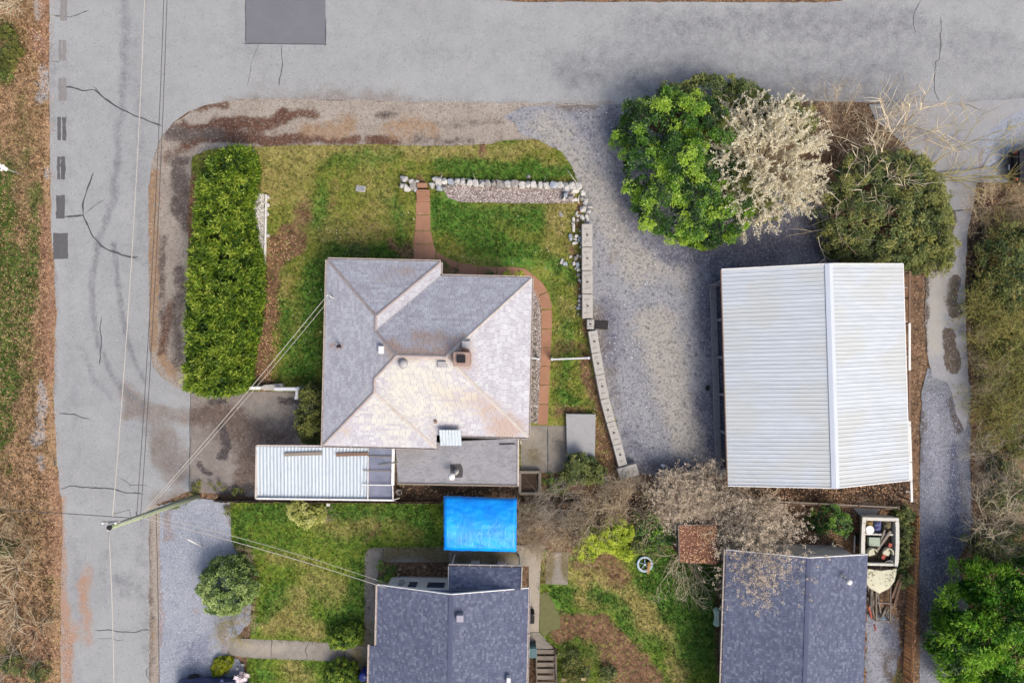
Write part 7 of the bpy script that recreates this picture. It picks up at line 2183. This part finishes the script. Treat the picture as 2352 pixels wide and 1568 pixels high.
cloth('cloth_bundle', 'mustard cloth heaped in the boat stern corner', -.55, -.45, .5, .4, M_YELC, 2)
cloth('cloth_bundle', 'olive rags piled in the far stern corner of the boat', .6, -.5, .5, .55, plain('olive_rag', C(122, 112, 86), .95, .3, 6, bump=.6), 3)
tb = thing('tub', 'round pale tub holding brown leaves in the boat stern', 'tub', (bo.x - .62, bo.y - .78, 0))
lathe('rim', [(.2, .86), (.24, 1.16), (.27, 1.17), (.27, 1.2), (.22, 1.19)], M_WHITE, tb, 18)
lathe('leaves', [(.22, 1.1), (.15, 1.15), (.03, 1.16)], M_YELC, tb, 12)
def boat_debris():
    rng = np.random.default_rng(77)
    n = 520
    x, y = rng.uniform(-1.0, 1.0, n), rng.uniform(-4.3, -.05, n)
    z = np.where(y < -3.05, 1.42, np.where(np.abs(x) > .93, 1.31, .9))
    ok = (np.abs(x) < np.where(y < -3.05, 1.0 - (-3.05 - y) * .35, 1.1)) & ~((y < -3.2) & (rng.uniform(0, 1, n) < .6))
    P = np.stack([x, y, z], 1)[ok]
    D = unit(np.c_[rng.normal(0, 1, (len(P), 2)), rng.normal(0, .1, len(P))])
    v, r = leaf_arrays(P, D, .11 * rng.uniform(.5, 1.5, len(P)), .06, rng.uniform(0, 1, len(P)), rng, .9)
    me = fast_mesh('leaf_debris', v, quads=np.arange(len(v)).reshape(-1, 4), attrs={'rnd': np.clip(r, 0, 1)})
    me.materials.append(leaf_mat('rotten_leaf', [C(40, 34, 28), C(66, 54, 42), C(104, 84, 62)], 0, .9, .1))
    o = stuff(link(bpy.data.objects.new('leaf_debris', me)))
    o.location = (bo.x, bo.y, 0)
    o['label'] = 'rotten leaves scattered through the boat'
    o['category'] = 'leaf litter'
boat_debris()
# planks and a frame lying off the bow
PLK = [((250, 985), (325, 1400), .13, .3, 'split grey rail lying south of the boat by the eave'), ((285, 1000), (320, 1240), .14, .38, 'short weathered rail across the others at the boat bow'), ((345, 1020), (345, 1400), .11, .34, 'straight weathered pole lying off the boat bow'), ((360, 1080), (405, 1360), .1, .28, 'thin weathered pole beside the straight one at the bow'), ((645, 870), (535, 1150), .2, .62, 'broad weathered board leaning against the boat bow'), ((640, 950), (560, 1230), .16, .56, 'narrower weathered board beside the broad one at the bow'), ((545, 1240), (430, 1340), .1, .3, 'short pale stick beyond the ladder frame'), ((245, 1140), (300, 1330), .1, .26, 'half-hidden grey rail under the roof edge by the boat'), ((410, 1380), (470, 1250), .12, .26, 'stub of weathered plank inside the ladder frame')]
for a, b, w, z, l in PLK:
    pa, pb = W(1944.7 + a[0] / 5.117, 1148.4 + a[1] / 5.117, z), W(1944.7 + b[0] / 5.117, 1148.4 + b[1] / 5.117, .1)
    t = thing('plank', l, 'plank', (pb.x, pb.y, 0), 0, 'weathered planks off the boat bow')
    local(bar('board', pa, pb, w, .06, M_WOODB if w > .15 else M_WOOD, t, .01), t)
fr = thing('ladder_frame', 'open timber frame of two rails and rungs off the boat bow', 'frame', W(2026, 1370))
for a, b in (((345, 1015), (345, 1425)), ((515, 1010), (512, 1425)), ((345, 1205), (515, 1210)), ((345, 1415), (512, 1420))):
    local(bar('rail', W(1944.7 + a[0] / 5.117, 1148.4 + a[1] / 5.117, .42), W(1944.7 + b[0] / 5.117, 1148.4 + b[1] / 5.117, .42), .07, .07, M_WOOD, fr), fr)
for u, v in ((2012, 1348), (2045, 1348), (2012, 1425), (2045, 1425)):
    q = W(u, v, .3)
    local(bar('leg', (q.x, q.y, 0.03), (q.x, q.y, .4), .06, .06, M_WOOD, fr), fr)
rd = thing('red_jack', 'red tipped tool lying among the planks by the eave', 'tool', W(1998, 1405))
local(bar('handle', W(1995, 1392, .3), W(2003, 1420, .25), .1, .08, M_RED, rd, .02), rd)
local(bar('foot', W(2009, 1434, .1), W(2012, 1448, .1), .07, .05, M_RED, rd, .02), rd)
cs = thing('blue_clips', 'small light-blue looped strap at the end of the planks', 'strap', W(2028, 1418))
local(tube('loop', [W(2025, 1424, .2), W(2026, 1414, .22), W(2029, 1412, .22), W(2031, 1424, .2)], .03, plain('sky_blue_strap', C(120, 176, 214), .6, .1), cs, 6), cs)

# ------------------------------------------------------------------ fences
M_CEDAR = plain('orange_cedar_board', C(204, 146, 92, 1.3), .85, .25, 2.5, streak=(6, 6, 1), bump=.4, dirt=C(120, 84, 58))
M_CEDAR2 = plain('brown_cedar_board', C(176, 130, 92, 1.2), .85, .25, 2.5, streak=(6, 6, 1), bump=.4, dirt=C(92, 68, 52))
def board_fence(name, label, a, b, h, bw, gap, mats, seed, lean=0.0, cap_mat=None, rails=True):
    """upright boards from ground point a to b (pixels)"""
    rr = random.Random(seed)
    A, B = W(*a), W(*b)
    d = (B - A)
    L = d.length
    ang = math.atan2(d.y, d.x)
    t = thing(name, label, 'fence', (A.x, A.y, .03), ang)
    n = int(L / (bw + gap))
    me = {}
    for i in range(n):
        x = i * (bw + gap)
        m = rr.choice(mats)
        if m.name not in me:
            o = box('board', 0, bw, -.011, .011, 0, h, m, t, .004)
            me[m.name] = o.data
        else:
            o = link(bpy.data.objects.new('board', me[m.name]), t)
        o.location = (x, .0, 0)
        o.rotation_euler = (lean + rr.uniform(-.03, .03), 0, rr.uniform(-.04, .04))
        o.scale = (1, 1, rr.uniform(.93, 1.04))
    if rails:
        for z in (.25 * h, .8 * h):
            bar('rail', (0, .06, z), (L, .06, z), .05, .09, mats[-1], t)
        k = max(2, int(L / 2.4))
        for i in range(k + 1):
            bar('post', (L * i / k, .1, 0), (L * i / k, .1, h * 1.03), .09, .09, mats[-1], t)
    if cap_mat:
        bar('cap_board', (0, .03 - lean * h, h + .02), (L, .03 - lean * h, h + .02), .13, .03, cap_mat, t)
    return t
board_fence('board_fence', 'orange-brown cedar board fence between the boat and the gravel lane', (2088, 1178), (2070, 1640), .95, .19, .06, [M_CEDAR, M_CEDAR, M_CEDAR2], 1, -.1, None)
board_fence('board_fence', 'dark low board fence along the lawn below the carport', (505, 1146), (1016, 1149), .8, .15, .01, [M_WOODB, plain('dark_stained_board', C(86, 68, 56), .9, .25, 3, bump=.4)], 2)
board_fence('board_fence', 'dark low board fence between the tarp and the planter', (1190, 1150), (1330, 1152), .8, .15, .01, [M_WOODB], 3)
rf = thing('rail_fence', 'old rail fence with peeling white top along the garage east wall', 'fence', W(2092, 880))
for a, b, m in (((2090, 622), (2089, 740), M_WOODB), ((2089, 742), (2089, 850), M_WHITE), ((2089, 852), (2089, 965), M_WOODB), ((2089, 967), (2092, 1060), M_WHITE), ((2092, 1062), (2094, 1152), M_WHITE)):
    local(bar('top_rail', W(*a, 1.25), W(*b, 1.25), .14, .06, m, rf, .006), rf)
    local(bar('lower_rail', W(*a, .5), W(*b, .5), .05, .1, m, rf, .006), rf)
for i in range(10):
    q = W(2090.5, 626 + i * 58, 1.2)
    local(bar('post', (q.x, q.y, 0), (q.x, q.y, 1.2), .09, .09, M_WOODB, rf), rf)
for v in (660, 738, 818, 1128):
    local(bar('brace', W(2076 if v < 1000 else 2080, v, 1.2), W(2089, v + 1, 1.2), .03, .03, M_WHITE, rf), rf)
rf2 = thing('rail_fence', 'low grey two-rail fence in the soil south of the garage', 'fence', W(1900, 1158))
for z, dy in ((.75, 0), (.4, 4)):
    for a, b in (((1690, 1146), (1880, 1156)), ((1882, 1156), (2066, 1165))):
        local(bar('rail', W(a[0], a[1] + dy, z), W(b[0], b[1] + dy, z), .09, .09, M_WOOD if z > .5 else M_WOODB, rf2, .01), rf2)
for u, v in ((1695, 1148), (1785, 1153), (1880, 1158), (1972, 1162), (2062, 1167)):
    q = W(u, v, .7)
    local(bar('post', (q.x, q.y, 0), (q.x, q.y, .85), .1, .1, M_WOODB, rf2), rf2)
sl = thing('broken_slab', 'broken pale concrete slab lying north of the boat', 'slab', W(1990, 1168))
local(slab('slab', [(1960, 1166), (1985, 1158), (2022, 1166), (2012, 1182), (1992, 1186), (1975, 1184)], .04, .14, M_BLK, sl, .015), sl)
for u, v, w, h, l in ((1806, 1212, 28, 30, 'mossy boulder beside the pinkish tree'), (1818, 1228, 16, 14, 'smaller mossy stone beside the mossy boulder'), (1802, 1190, 10, 9, 'little mossy stone above the mossy boulder')):
    o = put_stone(u, v, w, h, .04, None, plain('mossy_boulder_stone', C(122, 112, 92), .9, .2, 4, bump=.5), None, .3)
    tag(o, l, 'stone')

# ------------------------------------------------------------------ utility pole and wires
M_POLE = plain('greenish_treated_timber', C(150, 162, 130, 1.4), .9, .16, 3, streak=(4, 4, .4), bump=.4, dirt=C(108, 112, 92))
pb_, pt_ = W(456, 1138, 0), W(252, 1211, 9.0)
up_ = thing('utility_pole', 'tall greenish timber utility pole at the end of the driveway', 'utility pole', pb_)
def pz(z):
    return pb_.lerp(pt_, z / 9.0)
local(tube('pole', [pz(0), pz(4.5), pz(9)], [.17, .15, .12], M_POLE, up_, 14), up_)
local(lathe('pole_cap', [(.13, 0), (.14, .05), (.1, .07)], M_SOOT, up_, 12, pt_), up_)
ca = Vector((.3, .95, 0)).normalized()
local(bar('crossarm', pz(8.6) + Vector((-.55, .18, 0)), pz(8.6) + Vector((.3, .22, 0)), .08, .1, M_LEAD, up_), up_)
for dx, dz in ((-.5, .1), (-.25, .1), (.15, .1)):
    q = pz(8.6) + Vector((dx, .2, dz))
    local(lathe('insulator', [(.03, 0), (.08, .03), (.04, .07), (.08, .1), (.03, .16)], M_WHITE, up_, 10, q), up_)
local(lathe('end_insulator', [(.05, 0), (.09, .04), (.05, .1)], M_WHITE, up_, 10, pt_ + Vector((-.12, -.12, -.15))), up_)
local(bar('bracket', pz(6.6) + Vector((-.1, .3, 0)), pz(6.6) + Vector((.15, -.3, 0)), .05, .05, M_LEAD, up_), up_)
local(tube('riser', [pz(.3) + Vector((.16, .08, 0)), pz(4.5) + Vector((.15, .08, 0)), pz(8.4) + Vector((.12, .06, 0))], .03, M_LEAD, up_, 6), up_)
local(tube('jumper', [pz(8.6) + Vector((-.1, .6, 0)), pz(8.0) + Vector((.4, .7, 0)), pz(7.6) + Vector((.25, .1, 0))], .012, M_SOOT, up_, 5), up_)
M_WIREL = plain('pale_aluminium_cable', C(206, 200, 188), .5, .1, 4, spec=.5)
M_WIRED = plain('dark_cable_sheath', C(96, 92, 92), .7, .1, 4)
def wire(label, p0, p1, sag, r, mat, name='power_line'):
    p0, p1 = Vector(p0), Vector(p1)
    pts = []
    for i in range(25):
        f = i / 24
        q = p0.lerp(p1, f)
        q.z -= sag * 4 * f * (1 - f)
        pts.append(q)
    o = tube(name, pts, r, mat, None, 5)
    o.location = (0, 0, 0)
    return tag(o, label, 'cable')
wire('pale high cable running north from the pole top along the road', pt_ + Vector((0, .5, -.25)), W(345, -420, 9.3), .5, .022, M_WIREL)
wire('pale high cable running south from the pole top', pt_ + Vector((-.1, -.15, -.1)), W(253, 2100, 9.2), .4, .022, M_WIREL)
wire('dark lower cable running north, road side of a close pair', pz(6.6) + Vector((-.05, .15, 0)), W(389, -500, 6.9), .5, .018, M_WIRED)
wire('dark lower cable running north, lot side of a close pair', pz(6.4) + Vector((.05, .15, 0)), W(396, -500, 6.8), .5, .018, M_WIRED)
wire('dark cable crossing the road westward from the pole', pz(6.8), W(-260, 1158, 7.0), .2, .02, M_WIRED)
wire('dark cable running south over the pale gravel yard', pz(5.0) + Vector((.1, -.1, 0)), W(366, 2100, 5.2), .2, .02, M_WIRED)
wire('pale service cable from the pole to the silver-roofed house', pz(6.5), mast_top + Vector((-.1, -.1, -.05)), .35, .018, M_WIREL, 'service_cable')
wire('second service cable hanging just under the house service line', pz(6.2), mast_top + Vector((.1, -.15, -.3)), .5, .014, M_WIREL, 'service_cable')
mm = mtr - nbl
wire('pale service cable from the pole to the blue-roofed house', pz(6.4), Vector((mm.x, mm.y, 3.05)), .4, .018, M_WIREL, 'service_cable')
wire('thinner cable dipping below the blue-roofed house service line', pz(5.8), Vector((mm.x + .2, mm.y + .05, 2.7)), .6, .013, M_WIREL, 'service_cable')
gy = thing('guy_wire', 'guy wire with a white guard anchored in the pale gravel yard', 'guy wire', W(467, 1256))
ga, gb_ = W(467, 1256, .03), pz(6.3)
local(tube('cable', [ga, gb_], .01, M_WIREL, gy, 5), gy)
local(tube('guard', [ga.lerp(gb_, .02), ga.lerp(gb_, .28)], .035, M_WHITE, gy, 8), gy)

# ------------------------------------------------------------------ street sign
sg = thing('street_sign', 'white street-name blade on a thin post in the verge grass', 'sign', W(54, 402))
sp = W(54, 402)
local(tube('post', [(sp.x, sp.y, 0), (sp.x, sp.y, 1.62)], .03, M_LEAD, sg, 8), sg)
local(bar('blade', (sp.x - .3, sp.y + .2, 1.7), (sp.x + .22, sp.y - .1, 1.7), .22, .05, M_WHITE, sg, .004), sg)
local(bar('cross_blade', (sp.x - .1, sp.y - .2, 1.78), (sp.x + .06, sp.y + .2, 1.78), .04, .14, M_WHITE, sg, .004), sg)
local(lathe('cap', [(.035, 0), (.045, .04), (.02, .08)], M_LEAD, sg, 8, (sp.x, sp.y, 1.58)), sg)

# ------------------------------------------------------------------ vehicles
def wheel(parent, x, y, r=.34, w=.22):
    e = bpy.data.objects.new('wheel', None)
    link(e, parent)
    e.location = (x, y, r)
    e.rotation_euler = (math.pi / 2, 0, 0)
    lathe('tyre', [(r * .62, -w / 2), (r * .93, -w / 2), (r, -w * .36), (r, w * .36), (r * .93, w / 2), (r * .62, w / 2)], M_TYRE, e, 24)
    lathe('rim', [(r * .6, -w * .42), (r * .62, w * .46), (r * .5, w * .4), (r * .12, w * .42)], M_CHROME, e, 18)
def loft(name, secs, mat, parent, close=True):
    """secs: list of rings with equal counts"""
    V, F = [], []
    n = len(secs[0])
    for s in secs:
        V += s
    for i in range(len(secs) - 1):
        for k in range(n):
            F.append((i * n + k, i * n + (k + 1) % n, (i + 1) * n + (k + 1) % n, (i + 1) * n + k))
    if close:
        F += [tuple(reversed(range(n))), tuple((len(secs) - 1) * n + k for k in range(n))]
    bm = bmesh.new()
    vs = [bm.verts.new(v) for v in V]
    for f in F:
        bm.faces.new([vs[i] for i in f])
    bmesh.ops.recalc_face_normals(bm, faces=bm.faces[:])
    bmesh.ops.bevel(bm, geom=[e for e in bm.edges if e.calc_face_angle(0) > .5], offset=.03, segments=2, affect='EDGES')
    return bm_obj(name, bm, mat, parent, False)
M_NAVY = plain('navy_car_paint', C(60, 70, 118), .25, .05, 2, spec=.6)
M_BLACKP = plain('black_truck_paint', C(30, 30, 38), .45, .1, 2, spec=.35)
M_GLASS = plain('dark_car_glass', C(40, 46, 60), .08, .05, 2, spec=.7)
def ring(x, hw, z0, z1, tuck=.06):
    return [(x, -hw + tuck, z0), (x, hw - tuck, z0), (x, hw, (z0 + z1) / 2), (x, hw - tuck, z1), (x, -hw + tuck, z1), (x, -hw, (z0 + z1) / 2)]
def sedan():
    p = W(486, 1560, .8)
    t = thing('parked_car', 'dark blue car parked on the pale gravel yard', 'car', (p.x, p.y - .9, 0.045), math.radians(-1))
    loft('body', [ring(-2.2, .7, .4, .72), ring(-2.05, .82, .28, .86), ring(-1.2, .89, .24, .95), ring(0, .9, .24, .96), ring(1.1, .89, .24, .92), ring(1.95, .82, .26, .82), ring(2.2, .68, .36, .66)], M_NAVY, t)
    def cab(x, hw, z):
        return [(x, -hw, z), (x, hw, z)]
    V = [(-1.75, -.72, .94), (-1.75, .72, .94), (-.95, .6, 1.4), (-.95, -.6, 1.4), (.35, .6, 1.42), (.35, -.6, 1.42), (1.1, .74, .93), (1.1, -.74, .93)]
    mesh_obj('windscreen', [V[4], V[5], V[7], V[6]], [(0, 1, 2, 3)], M_GLASS, t)
    mesh_obj('rear_window', [V[0], V[1], V[2], V[3]], [(0, 3, 2, 1)], M_GLASS, t)
    for s_ in (-1, 1):
        mesh_obj('side_window', [(-1.7, s_ * .74, .94), (1.05, s_ * .75, .93), (.33, s_ * .62, 1.4), (-.93, s_ * .62, 1.38)], [(0, 1, 2, 3)], M_GLASS, t)
        box('mirror', .62, .82, s_ * .98 - .1, s_ * .98 + .1, .92, 1.06, M_NAVY, t, .03)
        for x in (-1.35, 1.4):
            wheel(t, x, s_ * .78)
        box('headlight', 2.0, 2.16, s_ * .55 - .14, s_ * .55 + .14, .58, .7, M_CHROME, t, .03)
        box('tail_light', -2.16, -2.04, s_ * .58 - .12, s_ * .58 + .12, .66, .8, M_RED, t, .02)
    box('roof', -.97, .37, -.62, .62, 1.385, 1.44, M_NAVY, t, .025, seg=2)
sedan()
def pickup():
    p = W(2333, 381, .95)
    t = thing('pickup_truck', 'black pickup truck with a white rack parked on the gravel bay', 'truck', (p.x, p.y, .05), math.radians(1))
    loft('bed_body', [ring(.05, .84, .5, .98), ring(.25, .92, .42, 1.05), ring(2.0, .93, .42, 1.06)], M_BLACKP, t)
    loft('cab_body', [ring(2.02, .93, .42, 1.06), ring(3.9, .93, .4, 1.1), ring(5.1, .9, .4, 1.05), ring(5.4, .8, .45, .9)], M_BLACKP, t)
    box('toolbox_lid', .08, .62, -.8, .8, 1.03, 1.12, M_BLACKP, t, .03, seg=2)
    box('bed_liner', .7, 1.9, -.74, .74, 1.045, 1.07, plain('rusty_bed_load', C(120, 84, 66), .9, .3, 6), t, .01)
    box('cab_roof', 2.35, 3.5, -.66, .66, 1.68, 1.76, M_BLACKP, t, .04, seg=2)
    mesh_obj('windscreen', [(3.5, -.66, 1.7), (3.5, .66, 1.7), (4.15, .78, 1.1), (4.15, -.78, 1.1)], [(0, 3, 2, 1)], M_GLASS, t)
    mesh_obj('rear_window', [(2.35, -.66, 1.7), (2.35, .66, 1.7), (2.1, .8, 1.08), (2.1, -.8, 1.08)], [(0, 1, 2, 3)], M_GLASS, t)
    for s_ in (-1, 1):
        mesh_obj('side_window', [(2.12, s_ * .82, 1.08), (4.12, s_ * .82, 1.1), (3.48, s_ * .67, 1.7), (2.37, s_ * .67, 1.7)], [(0, 1, 2, 3)], M_GLASS, t)
        for x in (1.0, 4.4):
            wheel(t, x, s_ * .8, .38, .25)
        box('tail_light', .0, .08, s_ * .78 - .07, s_ * .78 + .07, .7, .98, M_RED, t, .015)
        tube('rack_post', [(.55, s_ * .84, 1.04), (.55, s_ * .84, 1.62)], .03, M_WHITE, t, 8)
        tube('rack_post', [(1.9, s_ * .84, 1.04), (1.9, s_ * .84, 1.62)], .03, M_WHITE, t, 8)
        tube('rack_rail', [(.5, s_ * .86, 1.62), (3.4, s_ * .86, 1.82)], .035, M_WHITE, t, 8)
    for x in (.66, 1.9):
        tube('rack_bar', [(x, -.95, 1.62), (x, .95, 1.62)], .04, M_WHITE, t, 8)
    box('rear_bumper', -.12, .05, -.86, .86, .42, .6, M_BLACKP, t, .03)
    box('tailgate', .0, .06, -.72, .72, .6, 1.02, M_BLACKP, t, .015)
    t.scale = (1.08, 1.08, 1.0)
    box('number_plate', -.13, -.12, -.16, .16, .46, .56, M_WHITE, t, .003)
pickup()

# ------------------------------------------------------------------ back garden things
sh_ = thing('garden_shed', 'small shed with a rusty leaf-strewn roof among the pinkish shrubs', 'shed', W(1600, 1250))
SR = [(1558, 1206), (1646, 1203), (1648, 1296), (1560, 1290)]
M_SHR = plain('rusty_leafy_roof', C(140, 96, 78), .95, .35, 3, bump=.8, dirt=C(96, 66, 54))
local(deck('roof', [[W(*SR[0], 2.2), W(*SR[1], 2.05), W(*SR[2], 2.05), W(*SR[3], 2.2)]], M_SHR, sh_, .07), sh_)
wall_prism('wall', [W(1564, 1212, 2.1), W(1640, 1210, 2.1), W(1642, 1288, 2.1), W(1566, 1284, 2.1)], 0, 2.0, M_WOODB, sh_).location = -sh_.location
for a, b in ((SR[0], SR[3]), (SR[0], SR[1])):
    local(bar('roof_edge', W(*a, 2.2), W(*b, 2.2 if b == SR[3] else 2.05), .05, .08, M_WOOD, sh_), sh_)
lr = litter('fallen_leaves', [(u, v) for u, v in ((1561, 1208), (1644, 1206), (1646, 1293), (1563, 1288))], 2600, BR, 'brown leaves lying on the shed roof', 207, 2.2)
lr.scale = ((CAM_H - 2.15) / CAM_H, (CAM_H - 2.15) / CAM_H, 1)
rg = thing('ring_toy', 'pale blue and white plastic ring with spokes on the back lawn', 'ring', W(1481, 1295, .15))
M_RING = plain('pale_blue_plastic', C(176, 204, 222), .4, .08, 4, spec=.5)
rp = [(math.cos(k * math.pi / 14) * .47, math.sin(k * math.pi / 14) * .47, 0) for k in range(29)]
tube('outer_ring', rp, .05, M_RING, rg, 10)
tube('inner_ring', [(p[0] * .86, p[1] * .86, .02) for p in rp], .025, M_WHITE, rg, 8)
for k in range(5):
    a = k * 2 * math.pi / 5 + .3
    tube('spoke', [(0, 0, 0), (math.cos(a) * .42, math.sin(a) * .42, 0)], .025, M_RING, rg, 6)
lathe('hub', [(.07, -.04), (.07, .05), (.03, .07)], M_WHITE, rg, 10)
lg = thing('cut_log', 'split log standing on end against the blue ring', 'log', W(1487, 1305))
lq = W(1487, 1316)
local(bar('log', (lq.x, lq.y, .08), (lq.x + .06, lq.y + .85, .28), .2, .16, plain('ochre_split_wood', C(166, 136, 82), .9, .25, 4, bump=.5), lg, .04), lg)
def bag():
    p = W(1648, 1418, .5)
    t = thing('pale_bag', 'pale green cushion-like bag against the west gutter wall', 'bag', (p.x, p.y, .05))
    V, F = [], []
    n, m = 14, 12
    for j in range(n + 1):
        y = -.62 + 1.24 * j / n
        f = j / n
        w = .26 * (1 - .35 * math.sin(f * math.pi) ** 2) * min(1, (math.sin(f * math.pi) * 3 + .12))
        for k in range(m):
            a = 2 * math.pi * k / m
            w2 = w * (1 + .1 * mnoise.noise(Vector((j * .6, k * .8, 1))))
            V.append((math.cos(a) * w2, y, .3 + math.sin(a) * w2 * .9))
    for j in range(n):
        for k in range(m):
            F.append((j * m + k, j * m + (k + 1) % m, (j + 1) * m + (k + 1) % m, (j + 1) * m + k))
    F += [tuple(range(m)), tuple(n * m + k for k in reversed(range(m)))]
    mesh_obj('bag_body', V, F, plain('pale_mint_fabric', C(186, 210, 180), .7, .08, 3, bump=.3), t, True)
    box('bag_strap', -.03, .03, -.5, .5, .56, .58, M_WHITE, t, .005)
bag()
bs = thing('wall_bench', 'long grey timber sill beside the west gutter of the back house', 'bench', W(1657, 1480))
for v in (1385, 1445, 1500):
    local(bar('plank', W(1656, v, .4), W(1654.5, v + 52, .4), .14, .06, M_WOOD, bs), bs)
    q = W(1655.5, v + 8, .2)
    local(bar('leg', (q.x, q.y, .04), (q.x, q.y, .38), .08, .08, M_WOOD, bs), bs)
gs = thing('garden_stairs', 'grey timber stairs with open risers at the east eave', 'stairs', W(1253, 1530))
for i in range(9):
    a, b = W(1233, 1491 + i * 12.6, .1), W(1274, 1491 + i * 12.6 + 10, .1)
    z = .12 + i * .12
    local(box('tread', a.x, b.x, b.y, a.y, z - .05, z, M_WOOD, gs, .01), gs)
for u in (1231.5, 1275.5):
    a, b = W(u, 1490, .1), W(u, 1606, .1)
    local(bar('stringer', (a.x, a.y, .06), (b.x, b.y, 1.1), .06, .22, M_WOOD, gs), gs)
    local(bar('handrail', (a.x, a.y, .95), (b.x, b.y, 1.95), .05, .05, M_WOOD, gs), gs)
    for v in (1491, 1545, 1600):
        q = W(u, v, .1)
        f = (v - 1490) / 116
        local(bar('post', (q.x, q.y, 0.05), (q.x, q.y, .95 + f), .06, .06, M_WOOD, gs), gs)
for u, v, l in ((1293, 1547, 'stubby pale-topped post west of its twin below the stairs'), (1337, 1545, 'stubby pale-topped post east of its twin below the stairs')):
    p = W(u, v)
    t = thing('stub_post', l, 'post', (p.x, p.y, .04))
    box('shaft', -.05, .05, -.05, .05, 0, .7, M_WOOD, t, .01)
    box('top', -.16, .16, -.1, .1, .7, .76, plain('sandy_post_top', C(196, 176, 130), .8, .12, 4), t, .015)
br_ = W(838, 1547, .5)
bl_ = thing('rain_barrel', 'deep blue plastic barrel at the neighbour house corner', 'barrel', (br_.x, br_.y, .05))
M_BAR = plain('deep_blue_plastic', C(38, 58, 156), .4, .08, 3, spec=.5)
lathe('body', [(.24, 0), (.29, .06), (.3, .4), (.3, .5), (.29, .84), (.25, .9)], M_BAR, bl_, 20)
lathe('lid', [(.26, .89), (.26, .93), (.2, .95), (.05, .955)], M_BAR, bl_, 20)
lathe('bung', [(.05, .95), (.05, .98), (.03, .985)], M_WHITE, bl_, 10, (.1, .05, 0))
gb2 = W(1223, 1497, .9)
bn = thing('wheeled_bin', 'teal wheeled bin at the head of the garden stairs', 'bin', (gb2.x, gb2.y, .06))
M_TEAL = plain('teal_bin_plastic', C(64, 104, 112), .5, .08, 3, spec=.4)
box('body', -.24, .24, -.28, .28, .06, .92, M_TEAL, bn, .05, seg=2)
box('lid', -.27, .27, -.31, .31, .92, .98, M_TEAL, bn, .03, seg=2)
box('handle', -.22, .22, .3, .36, .88, .93, M_TEAL, bn, .015)
for x in (-.2, .2):
    lathe('wheel', [(.1, -.03), (.1, .03), (.04, .035)], M_TYRE, bn, 14)
    bn.children[-1].rotation_euler = (0, math.pi / 2, 0)
    bn.children[-1].location = (x, .28, .1)
hb = W(1221, 1417, .7)
hz = thing('meter_cabinet', 'black cabinet on the east wall under the blue-roof gutter', 'cabinet', (hb.x, hb.y, .06))
box('body', -.12, .16, -.35, .3, .0, .8, M_SOOT, hz, .03)
box('door', .16, .18, -.3, .25, .1, .7, M_IRON, hz, .01)
lathe('latch', [(.02, 0), (.025, .02), (.01, .03)], M_LEAD, hz, 8, (.12, .2, .8))
# porch-side clutter: two chairs behind the porch gutter
for u, v, l in ((1092, 1294, 'white garden chair west along the porch gutter'), (1152, 1297, 'white garden chair east along the porch gutter')):
    p = W(u, v, .4)
    t = thing('garden_chair', l, 'chair', (p.x, p.y, .06))
    box('seat', -.25, .25, -.25, .2, .4, .45, M_GW, t, .02)
    box('backrest', -.25, .25, .2, .25, .45, .9, M_GW, t, .02)
    for x in (-.22, .22):
        for y in (-.2, .18):
            bar('leg', (x, y, 0), (x, y, .4), .04, .04, M_GW, t)
        bar('armrest', (x * 1.15, -.25, .66), (x * 1.15, .22, .66), .05, .03, M_GW, t)
for u, v, w, h, l in ((918, 1310, 9, 9, 'pair-topped tan rock in the bed by the white wall'), (913, 1322, 8, 10, 'tan rock beside its twin in the bed by the white wall'), (974, 1302, 9, 6, 'pale chunk of rock in the dark bed')):
    o = put_stone(u, v, w, h, .04, None, plain('tan_rock', C(178, 156, 122), .9, .2, 4, bump=.5), None, .3)
    tag(o, l, 'stone')
for u, v, l, m in ((544, 1536, 'round pale stone by the chartreuse mound', M_STONE), (556, 1528, 'pointed white stone by the chartreuse mound', M_STONE), (736, 762, 'yellowish stone on the lawn by the west eave', plain('yellowish_stone', C(206, 200, 130), .8, .1))):
    o = put_stone(u, v, 7, 7, .05, None, m)
    tag(o, l, 'stone')
